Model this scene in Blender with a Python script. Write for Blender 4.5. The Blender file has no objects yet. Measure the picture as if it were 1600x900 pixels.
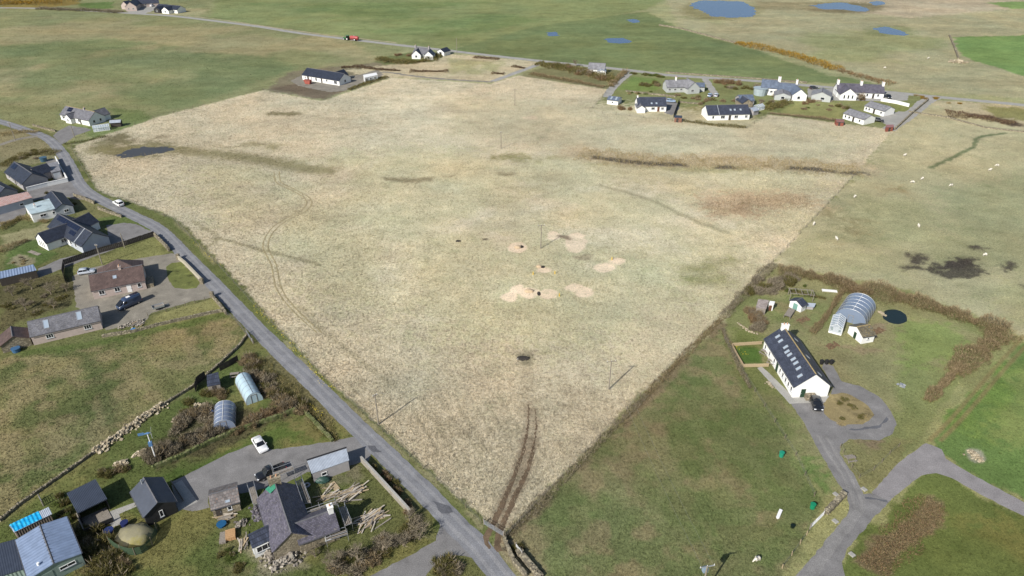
import bpy, bmesh, math, random
import numpy as np
from mathutils import Vector, Matrix, Quaternion
random.seed(7); np.random.seed(7)
S = bpy.context.scene
COL = S.collection
R = math.radians

# ------------------------------------------------------------------ camera, sky, sun, exposure
CAM_H, PITCH, FPX = 93.0, R(30.8), 1111.0
cam_d = bpy.data.cameras.new('camera'); cam = bpy.data.objects.new('camera', cam_d); COL.objects.link(cam)
cam.location = (0, 0, CAM_H); cam.rotation_euler = (R(90) - PITCH, 0, 0)
cam_d.sensor_fit = 'HORIZONTAL'; cam_d.sensor_width = 36.0; cam_d.lens = 36.0 * FPX / 1600.0
cam_d.clip_start = 0.5; cam_d.clip_end = 12000
S.camera = cam
SUN_EL, SUN_AZ = R(35.5), R(51.5)            # shadows run along (cos az, sin az)
world = bpy.data.worlds.new('World'); S.world = world; world.use_nodes = True
wn = world.node_tree.nodes; wl = world.node_tree.links
sky = wn.new('ShaderNodeTexSky'); sky.sky_type = 'NISHITA'; sky.sun_disc = False
sky.sun_elevation = SUN_EL; sky.altitude = 50; sky.air_density = 1.0; sky.dust_density = 1.2; sky.ozone_density = 1.0
to_sun = Vector((-math.cos(SUN_AZ) * math.cos(SUN_EL), -math.sin(SUN_AZ) * math.cos(SUN_EL), math.sin(SUN_EL)))
sky.sun_rotation = math.atan2(to_sun.x, to_sun.y)
wl.new(sky.outputs[0], wn['Background'].inputs[0]); wn['Background'].inputs[1].default_value = 0.082
sun_d = bpy.data.lights.new('sun', 'SUN'); sun = bpy.data.objects.new('sun', sun_d); COL.objects.link(sun)
sun_d.energy = 4.5; sun_d.angle = R(0.5); sun_d.color = (1.0, 0.955, 0.88)
sun.rotation_euler = to_sun.to_track_quat('Z', 'Y').to_euler(); sun.location = (-150, -150, 200)
S.view_settings.view_transform = 'Standard'; S.view_settings.look = 'None'
S.view_settings.exposure = 0.42; S.view_settings.gamma = 1.0; S.view_settings.use_curve_mapping = False
S.cycles.max_bounces = 6; S.cycles.diffuse_bounces = 2; S.cycles.glossy_bounces = 2
S.cycles.transparent_max_bounces = 12; S.cycles.transmission_bounces = 4

# ------------------------------------------------------------------ surveying: photo pixel -> point in the place
cs, sn = math.cos(PITCH), math.sin(PITCH)
def P(x, y, z=0.0):
    u = (x - 800.0) / FPX; v = (y - 450.0) / FPX
    t = (CAM_H - z) / (sn + v * cs)
    return Vector((t * u, t * (cs - v * sn), z))
def PL(pts, z=0.0): return [P(a, b, z) for a, b in pts]

def lin(c):
    c = c / 255.0
    return c / 12.92 if c <= 0.04045 else ((c + 0.055) / 1.055) ** 2.4
ILLUM = 1.32                                    # light on level ground at this exposure
def alb(r, g, b, k=ILLUM): return (min(lin(r) / k, .9), min(lin(g) / k, .9), min(lin(b) / k, .9))

# ------------------------------------------------------------------ noise and polygons in numpy
def _hash(ix, iy, seed):
    h = (ix.astype(np.int64) * 374761393 + iy.astype(np.int64) * 668265263 + seed * 974634777) & 0x7fffffff
    h = ((h ^ (h >> 13)) * 1274126177) & 0x7fffffff
    return ((h ^ (h >> 16)) & 0xffff) / 65535.0
def vnoise(x, y, seed=0):
    ix = np.floor(x); iy = np.floor(y); fx = x - ix; fy = y - iy
    fx = fx * fx * (3 - 2 * fx); fy = fy * fy * (3 - 2 * fy)
    a = _hash(ix, iy, seed); b = _hash(ix + 1, iy, seed); c = _hash(ix, iy + 1, seed); d = _hash(ix + 1, iy + 1, seed)
    return (a * (1 - fx) + b * fx) * (1 - fy) + (c * (1 - fx) + d * fx) * fy
def fbm(x, y, seed=0, oct=4):
    s = np.zeros_like(x); amp = .5; t = 0
    for o in range(oct):
        s += amp * vnoise(x, y, seed + o * 17); t += amp; amp *= .5; x = x * 2.03 + 11.3; y = y * 2.03 - 7.7
    return s / t
def sdist(x, y, poly):
    """signed distance to a closed polygon, positive inside"""
    n = len(poly); d = np.full(x.shape, 1e9); inside = np.zeros(x.shape, bool)
    for i in range(n):
        x0, y0 = poly[i][0], poly[i][1]; x1, y1 = poly[(i + 1) % n][0], poly[(i + 1) % n][1]
        ex, ey = x1 - x0, y1 - y0; L = ex * ex + ey * ey + 1e-9
        t = np.clip(((x - x0) * ex + (y - y0) * ey) / L, 0, 1)
        dx = x - x0 - t * ex; dy = y - y0 - t * ey
        d = np.minimum(d, dx * dx + dy * dy)
        c = ((y0 > y) != (y1 > y)) & (x < (x1 - x0) * (y - y0) / (y1 - y0 + 1e-12) + x0)
        inside ^= c
    d = np.sqrt(d)
    return np.where(inside, d, -d)
def ldist(x, y, pts):
    d = np.full(x.shape, 1e9)
    for i in range(len(pts) - 1):
        x0, y0 = pts[i][0], pts[i][1]; x1, y1 = pts[i + 1][0], pts[i + 1][1]
        ex, ey = x1 - x0, y1 - y0; L = ex * ex + ey * ey + 1e-9
        t = np.clip(((x - x0) * ex + (y - y0) * ey) / L, 0, 1)
        d = np.minimum(d, (x - x0 - t * ex) ** 2 + (y - y0 - t * ey) ** 2)
    return np.sqrt(d)
def smooth(a): a = np.clip(a, 0, 1); return a * a * (3 - 2 * a)

# ------------------------------------------------------------------ materials
MATS = {}
def _nodes(name):
    m = bpy.data.materials.new(name); m.use_nodes = True
    nt = m.node_tree; b = nt.nodes['Principled BSDF']
    return m, nt, b
def N(nt, t, **kw):
    n = nt.nodes.new(t)
    for k, v in kw.items(): setattr(n, k, v)
    return n
def ramp(nt, src, stops):
    r = N(nt, 'ShaderNodeValToRGB'); e = r.color_ramp.elements
    while len(e) < len(stops): e.new(.5)
    for i, (p, c) in enumerate(stops): e[i].position = p; e[i].color = (*c[:3], 1)
    nt.links.new(src, r.inputs[0]); return r.outputs[0]
def mul(c, k): return tuple(min(1, v * k) for v in c[:3])
def plain(name, c, rough=.7, var=.18, scale=2.0, bump=0.0, metal=0.0, spec=.4, dirt=None, fine=14.0, coat=0):
    """weathered surface: two noises shift the value, optional dirt colour in patches"""
    if name in MATS: return MATS[name]
    m, nt, b = _nodes(name); L = nt.links
    tc = N(nt, 'ShaderNodeTexCoord')
    n1 = N(nt, 'ShaderNodeTexNoise'); n1.inputs['Scale'].default_value = scale; n1.inputs['Detail'].default_value = 5
    n2 = N(nt, 'ShaderNodeTexNoise'); n2.inputs['Scale'].default_value = fine; n2.inputs['Detail'].default_value = 3
    L.new(tc.outputs['Object'], n1.inputs['Vector']); L.new(tc.outputs['Object'], n2.inputs['Vector'])
    c1 = ramp(nt, n1.outputs[0], [(.3, mul(c, 1 - var)), (.7, mul(c, 1 + var))])
    c2 = ramp(nt, n2.outputs[0], [(.3, (1 - var * .8,) * 3), (.7, (1 + var * .5,) * 3)])
    mx = N(nt, 'ShaderNodeMix', data_type='RGBA', blend_type='MULTIPLY'); mx.inputs[0].default_value = 1
    L.new(c1, mx.inputs[6]); L.new(c2, mx.inputs[7]); out = mx.outputs[2]
    if dirt:
        n3 = N(nt, 'ShaderNodeTexNoise'); n3.inputs['Scale'].default_value = scale * .6; n3.inputs['Detail'].default_value = 8; n3.inputs['Roughness'].default_value = .7
        L.new(tc.outputs['Object'], n3.inputs['Vector'])
        f = ramp(nt, n3.outputs[0], [(.5, (0, 0, 0)), (.68, (1, 1, 1))])
        mx2 = N(nt, 'ShaderNodeMix', data_type='RGBA'); L.new(f, mx2.inputs[0]); L.new(out, mx2.inputs[6]); mx2.inputs[7].default_value = (*dirt, 1); out = mx2.outputs[2]
    L.new(out, b.inputs['Base Color'])
    b.inputs['Roughness'].default_value = rough; b.inputs['Metallic'].default_value = metal
    b.inputs['Specular IOR Level'].default_value = spec
    if coat: b.inputs['Coat Weight'].default_value = coat; b.inputs['Coat Roughness'].default_value = .05
    if bump:
        bp = N(nt, 'ShaderNodeBump'); bp.inputs['Strength'].default_value = bump; bp.inputs['Distance'].default_value = .05
        L.new(n2.outputs[0], bp.inputs['Height']); L.new(bp.outputs[0], b.inputs['Normal'])
    MATS[name] = m; return m
def slate(name, c, w=.34, h=.22, var=.25, lichen=None, rough=.55):
    """coursed slates or tiles along local x, courses up the slope"""
    m, nt, b = _nodes(name); L = nt.links
    tc = N(nt, 'ShaderNodeTexCoord'); sp = N(nt, 'ShaderNodeSeparateXYZ'); L.new(tc.outputs['Object'], sp.inputs[0])
    cb = N(nt, 'ShaderNodeCombineXYZ'); L.new(sp.outputs[0], cb.inputs[0])
    mz = N(nt, 'ShaderNodeMath', operation='MULTIPLY'); mz.inputs[1].default_value = 1.7; L.new(sp.outputs[2], mz.inputs[0]); L.new(mz.outputs[0], cb.inputs[1])
    br = N(nt, 'ShaderNodeTexBrick'); br.inputs['Scale'].default_value = 1
    br.inputs['Color1'].default_value = (*mul(c, 1 - var), 1); br.inputs['Color2'].default_value = (*mul(c, 1 + var), 1); br.inputs['Mortar'].default_value = (*mul(c, .45), 1)
    br.inputs['Mortar Size'].default_value = .018; br.inputs['Brick Width'].default_value = w; br.inputs['Row Height'].default_value = h
    L.new(cb.outputs[0], br.inputs['Vector'])
    n1 = N(nt, 'ShaderNodeTexNoise'); n1.inputs['Scale'].default_value = .8; n1.inputs['Detail'].default_value = 6; L.new(tc.outputs['Object'], n1.inputs['Vector'])
    c2 = ramp(nt, n1.outputs[0], [(.3, (.75,) * 3), (.7, (1.2,) * 3)])
    mx = N(nt, 'ShaderNodeMix', data_type='RGBA', blend_type='MULTIPLY'); mx.inputs[0].default_value = 1
    L.new(br.outputs[0], mx.inputs[6]); L.new(c2, mx.inputs[7]); out = mx.outputs[2]
    if lichen:
        n3 = N(nt, 'ShaderNodeTexNoise'); n3.inputs['Scale'].default_value = 2.6; n3.inputs['Detail'].default_value = 8; n3.inputs['Roughness'].default_value = .75
        L.new(tc.outputs['Object'], n3.inputs['Vector'])
        f = ramp(nt, n3.outputs[0], [(.56, (0, 0, 0)), (.66, (1, 1, 1))])
        mx2 = N(nt, 'ShaderNodeMix', data_type='RGBA'); L.new(f, mx2.inputs[0]); L.new(out, mx2.inputs[6]); mx2.inputs[7].default_value = (*lichen, 1); out = mx2.outputs[2]
    L.new(out, b.inputs['Base Color']); b.inputs['Roughness'].default_value = rough; b.inputs['Specular IOR Level'].default_value = .35
    bp = N(nt, 'ShaderNodeBump'); bp.inputs['Strength'].default_value = .5; bp.inputs['Distance'].default_value = .03
    L.new(br.outputs['Fac'], bp.inputs['Height']); bp.invert = True; L.new(bp.outputs[0], b.inputs['Normal'])
    MATS[name] = m; return m
def corrugated(name, c, pitch=.3, rough=.45, metal=.2, axis=0, stain=None, var=.15):
    """ribbed sheet: ribs run across the given local axis"""
    m, nt, b = _nodes(name); L = nt.links
    tc = N(nt, 'ShaderNodeTexCoord'); sp = N(nt, 'ShaderNodeSeparateXYZ'); L.new(tc.outputs['Object'], sp.inputs[0])
    k = N(nt, 'ShaderNodeMath', operation='MULTIPLY'); k.inputs[1].default_value = 2 * math.pi / pitch; L.new(sp.outputs[axis], k.inputs[0])
    s_ = N(nt, 'ShaderNodeMath', operation='SINE'); L.new(k.outputs[0], s_.inputs[0])
    n1 = N(nt, 'ShaderNodeTexNoise'); n1.inputs['Scale'].default_value = .9; n1.inputs['Detail'].default_value = 6; L.new(tc.outputs['Object'], n1.inputs['Vector'])
    c1 = ramp(nt, n1.outputs[0], [(.3, mul(c, 1 - var)), (.7, mul(c, 1 + var))]); out = c1
    if stain:
        n3 = N(nt, 'ShaderNodeTexNoise'); n3.inputs['Scale'].default_value = 1.7; n3.inputs['Detail'].default_value = 8; n3.inputs['Roughness'].default_value = .7
        L.new(tc.outputs['Object'], n3.inputs['Vector'])
        f = ramp(nt, n3.outputs[0], [(.5, (0, 0, 0)), (.62, (1, 1, 1))])
        mx2 = N(nt, 'ShaderNodeMix', data_type='RGBA'); L.new(f, mx2.inputs[0]); L.new(out, mx2.inputs[6]); mx2.inputs[7].default_value = (*stain, 1); out = mx2.outputs[2]
    L.new(out, b.inputs['Base Color']); b.inputs['Roughness'].default_value = rough; b.inputs['Metallic'].default_value = metal
    bp = N(nt, 'ShaderNodeBump'); bp.inputs['Strength'].default_value = .8; bp.inputs['Distance'].default_value = .02 if pitch < .3 else .04
    L.new(s_.outputs[0], bp.inputs['Height']); L.new(bp.outputs[0], b.inputs['Normal'])
    MATS[name] = m; return m
def stone(name, c, c2, scale=3.5, bump=1.0):
    m, nt, b = _nodes(name); L = nt.links
    tc = N(nt, 'ShaderNodeTexCoord'); v = N(nt, 'ShaderNodeTexVoronoi'); v.inputs['Scale'].default_value = scale; L.new(tc.outputs['Object'], v.inputs['Vector'])
    v2 = N(nt, 'ShaderNodeTexVoronoi', feature='DISTANCE_TO_EDGE'); v2.inputs['Scale'].default_value = scale; L.new(tc.outputs['Object'], v2.inputs['Vector'])
    sp = N(nt, 'ShaderNodeSeparateColor'); L.new(v.outputs['Color'], sp.inputs[0])
    c1 = ramp(nt, sp.outputs[0], [(0, mul(c, .7)), (.6, c), (1, c2)])
    e = ramp(nt, v2.outputs['Distance'], [(0, (.6,) * 3), (.08, (1,) * 3)])
    mx = N(nt, 'ShaderNodeMix', data_type='RGBA', blend_type='MULTIPLY'); mx.inputs[0].default_value = 1
    L.new(c1, mx.inputs[6]); L.new(e, mx.inputs[7]); L.new(mx.outputs[2], b.inputs['Base Color']); b.inputs['Roughness'].default_value = .9; b.inputs['Specular IOR Level'].default_value = .2
    bp = N(nt, 'ShaderNodeBump'); bp.inputs['Strength'].default_value = bump; bp.inputs['Distance'].default_value = .06
    L.new(v2.outputs['Distance'], bp.inputs['Height']); L.new(bp.outputs[0], b.inputs['Normal'])
    MATS[name] = m; return m
def rndmat(name, cols, rough=.9, spec=.15, trans=0.0, fleck=None):
    """one surface per object or loose piece: colour picked at random per island from a ramp"""
    m, nt, b = _nodes(name); L = nt.links
    g = N(nt, 'ShaderNodeNewGeometry')
    c = ramp(nt, g.outputs['Random Per Island'], [(i / max(1, len(cols) - 1), q) for i, q in enumerate(cols)])
    L.new(c, b.inputs['Base Color']); b.inputs['Roughness'].default_value = rough; b.inputs['Specular IOR Level'].default_value = spec
    MATS[name] = m; return m
def glossy(name, c, rough=.08, alpha=1.0, metal=0, spec=.5):
    m, nt, b = _nodes(name); b.inputs['Base Color'].default_value = (*c, 1); b.inputs['Roughness'].default_value = rough
    b.inputs['Alpha'].default_value = alpha; b.inputs['Metallic'].default_value = metal; b.inputs['Specular IOR Level'].default_value = spec
    MATS[name] = m; return m

# ------------------------------------------------------------------ mesh building
class MB:
    def __init__(s): s.v = []; s.f = []
    def add(s, vs, fs):
        o = len(s.v); s.v += [tuple(p) for p in vs]; s.f += [tuple(i + o for i in f) for f in fs]; return s
    def box(s, x0, x1, y0, y1, z0, z1):
        return s.add([(x0, y0, z0), (x1, y0, z0), (x1, y1, z0), (x0, y1, z0), (x0, y0, z1), (x1, y0, z1), (x1, y1, z1), (x0, y1, z1)],
                     [(0, 3, 2, 1), (4, 5, 6, 7), (0, 1, 5, 4), (1, 2, 6, 5), (2, 3, 7, 6), (3, 0, 4, 7)])
    def obox(s, c, ax, hx, hy, hz):
        """box at centre c, x axis along unit vector ax, z kept as near up as it can be"""
        ax = Vector(ax).normalized(); up = Vector((0, 0, 1)) if abs(ax.z) < .95 else Vector((0, 1, 0))
        ay = up.cross(ax).normalized(); az = ax.cross(ay); c = Vector(c)
        vs = [c + ax * hx * i + ay * hy * j + az * hz * k for k in (-1, 1) for (i, j) in ((-1, -1), (1, -1), (1, 1), (-1, 1))]
        return s.add(vs, [(0, 3, 2, 1), (4, 5, 6, 7), (0, 1, 5, 4), (1, 2, 6, 5), (2, 3, 7, 6), (3, 0, 4, 7)])
    def bar(s, a, b, w, h=None):
        a = Vector(a); b = Vector(b); return s.obox((a + b) / 2, b - a, (b - a).length / 2, w / 2, (h or w) / 2)
    def tube(s, pts, rad, n=6, cap=True):
        pts = [Vector(p) for p in pts]; rad = rad if isinstance(rad, (list, tuple)) else [rad] * len(pts); o = len(s.v)
        for i, p in enumerate(pts):
            d = (pts[min(i + 1, len(pts) - 1)] - pts[max(i - 1, 0)]).normalized()
            up = Vector((0, 0, 1)) if abs(d.z) < .9 else Vector((1, 0, 0)); a = d.cross(up).normalized(); b = d.cross(a)
            for k in range(n):
                t = 2 * math.pi * k / n; s.v.append(tuple(p + (a * math.cos(t) + b * math.sin(t)) * rad[i]))
        for i in range(len(pts) - 1):
            for k in range(n):
                s.f.append((o + i * n + k, o + i * n + (k + 1) % n, o + (i + 1) * n + (k + 1) % n, o + (i + 1) * n + k))
        if cap: s.f.append(tuple(o + k for k in range(n))); s.f.append(tuple(o + (len(pts) - 1) * n + k for k in reversed(range(n))))
        return s
    def prism(s, poly, h0, h1):
        """vertical prism over 2D outline"""
        n = len(poly); o = len(s.v)
        s.v += [(p[0], p[1], h0) for p in poly] + [(p[0], p[1], h1) for p in poly]
        s.f += [tuple(o + n + i for i in range(n)), tuple(o + n - 1 - i for i in range(n))]
        s.f += [(o + i, o + (i + 1) % n, o + n + (i + 1) % n, o + n + i) for i in range(n)]; return s
    def extr(s, prof, y0, y1):
        """profile in x,z pulled along y"""
        n = len(prof); o = len(s.v)
        s.v += [(p[0], y0, p[1]) for p in prof] + [(p[0], y1, p[1]) for p in prof]
        s.f += [tuple(o + i for i in range(n)), tuple(o + 2 * n - 1 - i for i in range(n))]
        s.f += [(o + (i + 1) % n, o + i, o + n + i, o + n + (i + 1) % n) for i in range(n)]; return s
    def slab(s, quad, t):
        """thick sheet over a quad, thickness measured down the normal"""
        q = [Vector(p) for p in quad]; nrm = (q[1] - q[0]).cross(q[3] - q[0]).normalized()
        if nrm.z < 0: q.reverse(); nrm = -nrm
        vs = q + [p - nrm * t for p in q]; n = len(q)
        return s.add(vs, [tuple(range(n)), tuple(2 * n - 1 - i for i in range(n))] + [((i + 1) % n, i, n + i, n + (i + 1) % n) for i in range(n)])
    def rock(s, c, r, sq=.7):
        """irregular stone of 12 faces"""
        c = Vector(c); vs = []
        q = Quaternion((random.random() - .5, random.random() - .5, random.random() - .5, random.random() - .5)).normalized()
        rs = Vector((r * random.uniform(.7, 1.3), r * random.uniform(.6, 1.1), r * random.uniform(.5, .9)))
        for k in (-1, 1):
            for i, j in ((-1, -1), (1, -1), (1, 1), (-1, 1)):
                p = Vector((i * rs.x, j * rs.y, k * rs.z)) * random.uniform(.65, 1.0); p = q @ p; p.z *= sq; vs.append(c + p)
        return s.add(vs, [(0, 3, 2, 1), (4, 5, 6, 7), (0, 1, 5, 4), (1, 2, 6, 5), (2, 3, 7, 6), (3, 0, 4, 7)])
    def mesh(s, name, mat, smooth_=False):
        me = bpy.data.meshes.new(name); me.from_pydata(s.v, [], s.f); me.validate()
        if mat: me.materials.append(mat)
        bm = bmesh.new(); bm.from_mesh(me); bmesh.ops.recalc_face_normals(bm, faces=bm.faces); bm.to_mesh(me); bm.free()
        if smooth_: me.polygons.foreach_set('use_smooth', [True] * len(me.polygons))
        me.update(); return me
    def build(s, name, mat, parent=None, smooth_=False):
        o = bpy.data.objects.new(name, s.mesh(name, mat, smooth_)); COL.objects.link(o)
        if parent: o.parent = parent
        return o
def tag(o, label=None, cat=None, group=None, kind=None):
    if label: o['label'] = label
    if cat: o['category'] = cat
    if group: o['group'] = group
    if kind: o['kind'] = kind
    return o
def empty(name, loc, rz=0.0, label=None, cat=None, group=None):
    o = bpy.data.objects.new(name, None); COL.objects.link(o); o.location = loc; o.rotation_euler = (0, 0, rz); o.empty_display_size = .3
    return tag(o, label, cat, group)
def inst(name, me, parent=None, loc=None, rot=None, scale=None):
    o = bpy.data.objects.new(name, me); COL.objects.link(o)
    if parent: o.parent = parent
    if loc is not None: o.location = loc
    if rot is not None: o.rotation_euler = rot
    if scale is not None: o.scale = scale
    return o
KIDS = {}
def copy_tree(o, parent=None, depth=0):
    c = o.copy(); COL.objects.link(c); c.parent = parent
    if o.name not in KIDS: KIDS[o.name] = [k for k in o.children]
    for k in KIDS[o.name]: copy_tree(k, c, depth + 1)
    return c
def heading(a, b): d = Vector(b) - Vector(a); return math.atan2(d.y, d.x)
def densify(pts, step):
    out = []
    for i in range(len(pts) - 1):
        a, b = Vector(pts[i]), Vector(pts[i + 1]); n = max(1, int((b - a).length / step))
        out += [a.lerp(b, k / n) for k in range(n)]
    return out + [Vector(pts[-1])]
def spline(pts, step=2.0):
    """Catmull-Rom through the points"""
    p = [Vector(q) for q in pts]; p = [2 * p[0] - p[1]] + p + [2 * p[-1] - p[-2]]; out = []
    for i in range(1, len(p) - 2):
        n = max(1, int((p[i + 1] - p[i]).length / step))
        for k in range(n):
            t = k / n
            out.append(.5 * ((2 * p[i]) + (p[i + 1] - p[i - 1]) * t + (2 * p[i - 1] - 5 * p[i] + 4 * p[i + 1] - p[i + 2]) * t * t + (3 * p[i] - p[i - 1] - 3 * p[i + 1] + p[i + 2]) * t ** 3))
    return out + [p[-2]]
# ------------------------------------------------------------------ THE GROUND: one sheet, coloured by what grows where
def ell(cx, cy, rx, ry, n=18, rot=0.0):
    return [(cx + rx * math.cos(2 * math.pi * k / n) * math.cos(rot) - ry * math.sin(2 * math.pi * k / n) * math.sin(rot),
             cy + rx * math.cos(2 * math.pi * k / n) * math.sin(rot) + ry * math.sin(2 * math.pi * k / n) * math.cos(rot)) for k in range(n)]
FIELD = [(110, 230), (238, 185), (411, 141), (502, 158), (613, 121), (766, 131), (808, 118), (951, 140), (920, 175), (1167, 201), (1200, 179), (1397, 203),
         (1335, 272), (1240, 375), (1130, 490), (1000, 620), (890, 732), (780, 845), (705, 772), (640, 715), (560, 640), (500, 590), (400, 480), (335, 408), (273, 343), (215, 320), (153, 300), (128, 262)]
FIELDW = [tuple(p)[:2] for p in PL(FIELD)]
rows = [-900, -500, -200, -60, 0, 30, 45, 55]; y_ = 60.0
while y_ < 720:
    rows.append(y_); y_ += 0.34 + 2.3 * ((y_ - 60) / 560) ** 1.5
rows += [760, 820, 900, 1100, 1500, 2200, 3500, 6000]
NC = 600
t_ = np.linspace(-1, 1, NC); edge = np.array([-60, -20, -6, -2.5, -1.4]); cols = np.concatenate([edge, t_, -edge[::-1]])
rows = np.array(rows); half = .74 * (.859 * np.clip(rows, 55, 900) + 47.6) + 8
GX = half[:, None] * cols[None, :]; GY = np.repeat(rows[:, None], len(cols), 1)
gx, gy = GX.ravel(), GY.ravel()
# wander the lookups a little so that no boundary is ruler-straight
wx = gx + (fbm(gx * .16, gy * .16, 3, 3) - .5) * 5.0; wy = gy + (fbm(gx * .16, gy * .16, 5, 3) - .5) * 5.0
sx = gx + (fbm(gx * .5, gy * .5, 13, 2) - .5) * 1.2; sy = gy + (fbm(gx * .5, gy * .5, 15, 2) - .5) * 1.2
colr = np.empty((gx.size, 3)); colr[:] = alb(148, 148, 104)
tuss = np.full(gx.size, .45)                       # how tussocky the sward is
fineN = fbm(gx * .9, gy * .9, 31, 3); midN = fbm(gx * .07, gy * .07, 37, 4); bigN = fbm(gx * .018, gy * .018, 41, 4)
def tone(c):
    l = .3 * c[0] + .59 * c[1] + .11 * c[2]
    k, m_ = (.78, 1.075) if c[1] >= c[0] - 4 and c[1] < 150 else (.74, 1.045)
    return alb(*[min(235, (l + (v - l) * k) * m_) for v in c])
def zone(poly, c, soft=2.0, amt=1.0, t=None, wander=2, world_=False, patch=0.0, pseed=1, ps=.06):
    """paint a stretch of ground; soft = width of the ragged edge in metres"""
    pw = poly if world_ else [tuple(p)[:2] for p in PL(poly)]
    xs = [p[0] for p in pw]; ys = [p[1] for p in pw]; pad = soft + 6
    m = (gx > min(xs) - pad) & (gx < max(xs) + pad) & (gy > min(ys) - pad) & (gy < max(ys) + pad)
    if not m.any(): return
    X, Y = ((wx, wy) if wander == 2 else (sx, sy) if wander == 1 else (gx, gy))
    d = sdist(X[m], Y[m], pw)
    w = smooth(d / max(soft, .01) + .5 + (fineN[m] - .5) * (1.6 if soft > .8 else .3)) * amt
    if patch: w = w * smooth((fbm(gx[m] * ps, gy[m] * ps, pseed, 4) - .5) * 5 / patch + .5)
    colr[m] = colr[m] * (1 - w[:, None]) + np.array(tone(c))[None] * w[:, None]
    if t is not None: tuss[m] = tuss[m] * (1 - w) + t * w
def streak(pts, c, width, soft=1.0, amt=1.0, t=None, wander=1, patch=0.0, pseed=1):
    pw = [tuple(p)[:2] for p in spline(PL(pts), 2.0)]
    xs = [p[0] for p in pw]; ys = [p[1] for p in pw]; pad = width + soft + 4
    m = (gx > min(xs) - pad) & (gx < max(xs) + pad) & (gy > min(ys) - pad) & (gy < max(ys) + pad)
    X, Y = ((wx, wy) if wander == 2 else (sx, sy) if wander == 1 else (gx, gy))
    d = width / 2 - ldist(X[m], Y[m], pw)
    w = smooth(d / soft + .5 + (fineN[m] - .5) * (1.0 if soft > .6 else .2)) * amt
    if patch: w = w * smooth((fbm(gx[m] * .12, gy[m] * .12, pseed, 3) - .5) * 5 / patch + .5)
    colr[m] = colr[m] * (1 - w[:, None]) + np.array(tone(c))[None] * w[:, None]
    if t is not None: tuss[m] = tuss[m] * (1 - w) + t * w
# --- far country
zone([(-900, -60), (2500, -60), (2500, 260), (-900, 260)], (146, 147, 102), 20)
zone([(-900, -60), (330, -60), (330, 12), (640, 72), (600, 95), (480, 112), (411, 141), (238, 185), (110, 225), (70, 200), (0, 190), (-500, 185)], (127, 130, 86), 4, t=.5)
zone([(-300, 10), (500, 40), (600, 95), (350, 150), (-300, 185)], (154, 143, 100), 8, .75, patch=1.1, pseed=5, ps=.025)
zone([(-300, 90), (180, 60), (420, 90), (470, 105), (300, 165), (100, 200), (-300, 190)], (103, 118, 74), 8, .75, patch=1.2, pseed=8, ps=.03)
zone([(340, -30), (1100, -30), (1010, 15), (700, 79), (560, 60), (330, 30)], (124, 134, 82), 6, t=.35)
zone([(380, 5), (760, 3), (900, 20), (700, 60), (500, 45)], (104, 124, 70), 10, .8, patch=1.0, pseed=11, ps=.02)
zone([(700, 79), (840, 40), (1010, 18), (1062, 45), (1180, 78), (1292, 116), (1390, 132), (1200, 127), (985, 109), (850, 95)], (110, 124, 76), 3, t=.2)
zone([(720, 76), (900, 40), (1010, 60), (1120, 85), (1000, 105), (860, 92)], (112, 122, 72), 8, .6, patch=1, pseed=14, ps=.03)
zone([(1020, -40), (1700, -40), (1700, 160), (1400, 140), (1180, 75), (1060, 40)], (158, 153, 113), 5, t=.5)
zone([(1060, 25), (1480, 60), (1470, 100), (1250, 95), (1100, 50)], (132, 138, 90), 10, .8, patch=1.2, pseed=17, ps=.02)
zone([(1320, 0), (1600, -10), (1600, 12), (1420, 28), (1340, 20)], (176, 160, 130), 8, .9)
zone([(1488, 58), (1720, 52), (1720, 140), (1598, 118), (1502, 88)], (110, 142, 74), 2, t=.15)
zone([(1540, 4), (1700, 0), (1700, 14), (1580, 14)], (118, 148, 80), 3, t=.15)
zone([(1180, 2), (1380, 5), (1370, 18), (1180, 14)], (139, 128, 90), 8, .7)
zone(ell(1125, 16, 62, 15), (126, 122, 80), 10, .8); zone(ell(1320, 12, 58, 9), (122, 112, 80), 10, .8); zone(ell(1390, 48, 40, 8), (120, 124, 80), 8, .8)
zone([(0, -4), (100, -4), (130, 6), (60, 13), (0, 14)], (138, 112, 42), 3, .8)
zone([(120, 5), (175, 3), (180, 12), (130, 16)], (95, 118, 60), 4)
zone([(260, 12), (330, 14), (310, 24), (255, 24)], (165, 155, 110), 4, .7)
# --- the strip beyond the field: garden plots and rough banks
zone([(411, 141), (455, 112), (560, 100), (640, 92), (560, 128), (502, 157)], (118, 105, 86), 3, .8)
zone([(420, 138), (470, 128), (540, 142), (500, 156)], (112, 96, 78), 3, .9)
zone([(540, 110), (610, 100), (690, 83), (840, 96), (835, 103), (770, 128), (613, 121), (585, 122)], (184, 168, 132), 3, t=.8)
zone([(700, 92), (790, 96), (770, 118), (700, 116)], (152, 148, 100), 5, .8, patch=1, pseed=21)
zone([(590, 92), (650, 80), (700, 84), (680, 96), (600, 102)], (100, 108, 64), 3)
zone([(810, 118), (870, 100), (985, 112), (951, 140)], (120, 118, 78), 3)
zone([(951, 140), (985, 112), (1460, 150), (1397, 203), (1200, 179), (1167, 201), (920, 175)], (120, 126, 76), 2, t=.3)
zone([(925, 174), (950, 162), (985, 163), (990, 178)], (92, 118, 56), 1.5)
zone([(990, 120), (1030, 124), (1030, 140), (985, 142), (965, 140)], (108, 128, 62), 2)
zone([(1060, 168), (1100, 165), (1098, 190), (1060, 186)], (142, 136, 80), 1.5)
zone([(1220, 170), (1250, 158), (1310, 160), (1320, 175), (1315, 188), (1225, 180)], (138, 138, 80), 2)
zone([(1160, 165), (1210, 160), (1240, 165), (1215, 178), (1185, 180)], (112, 118, 66), 2)
zone([(1390, 165), (1430, 160), (1425, 172), (1400, 178)], (122, 128, 68), 1.5)
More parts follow.
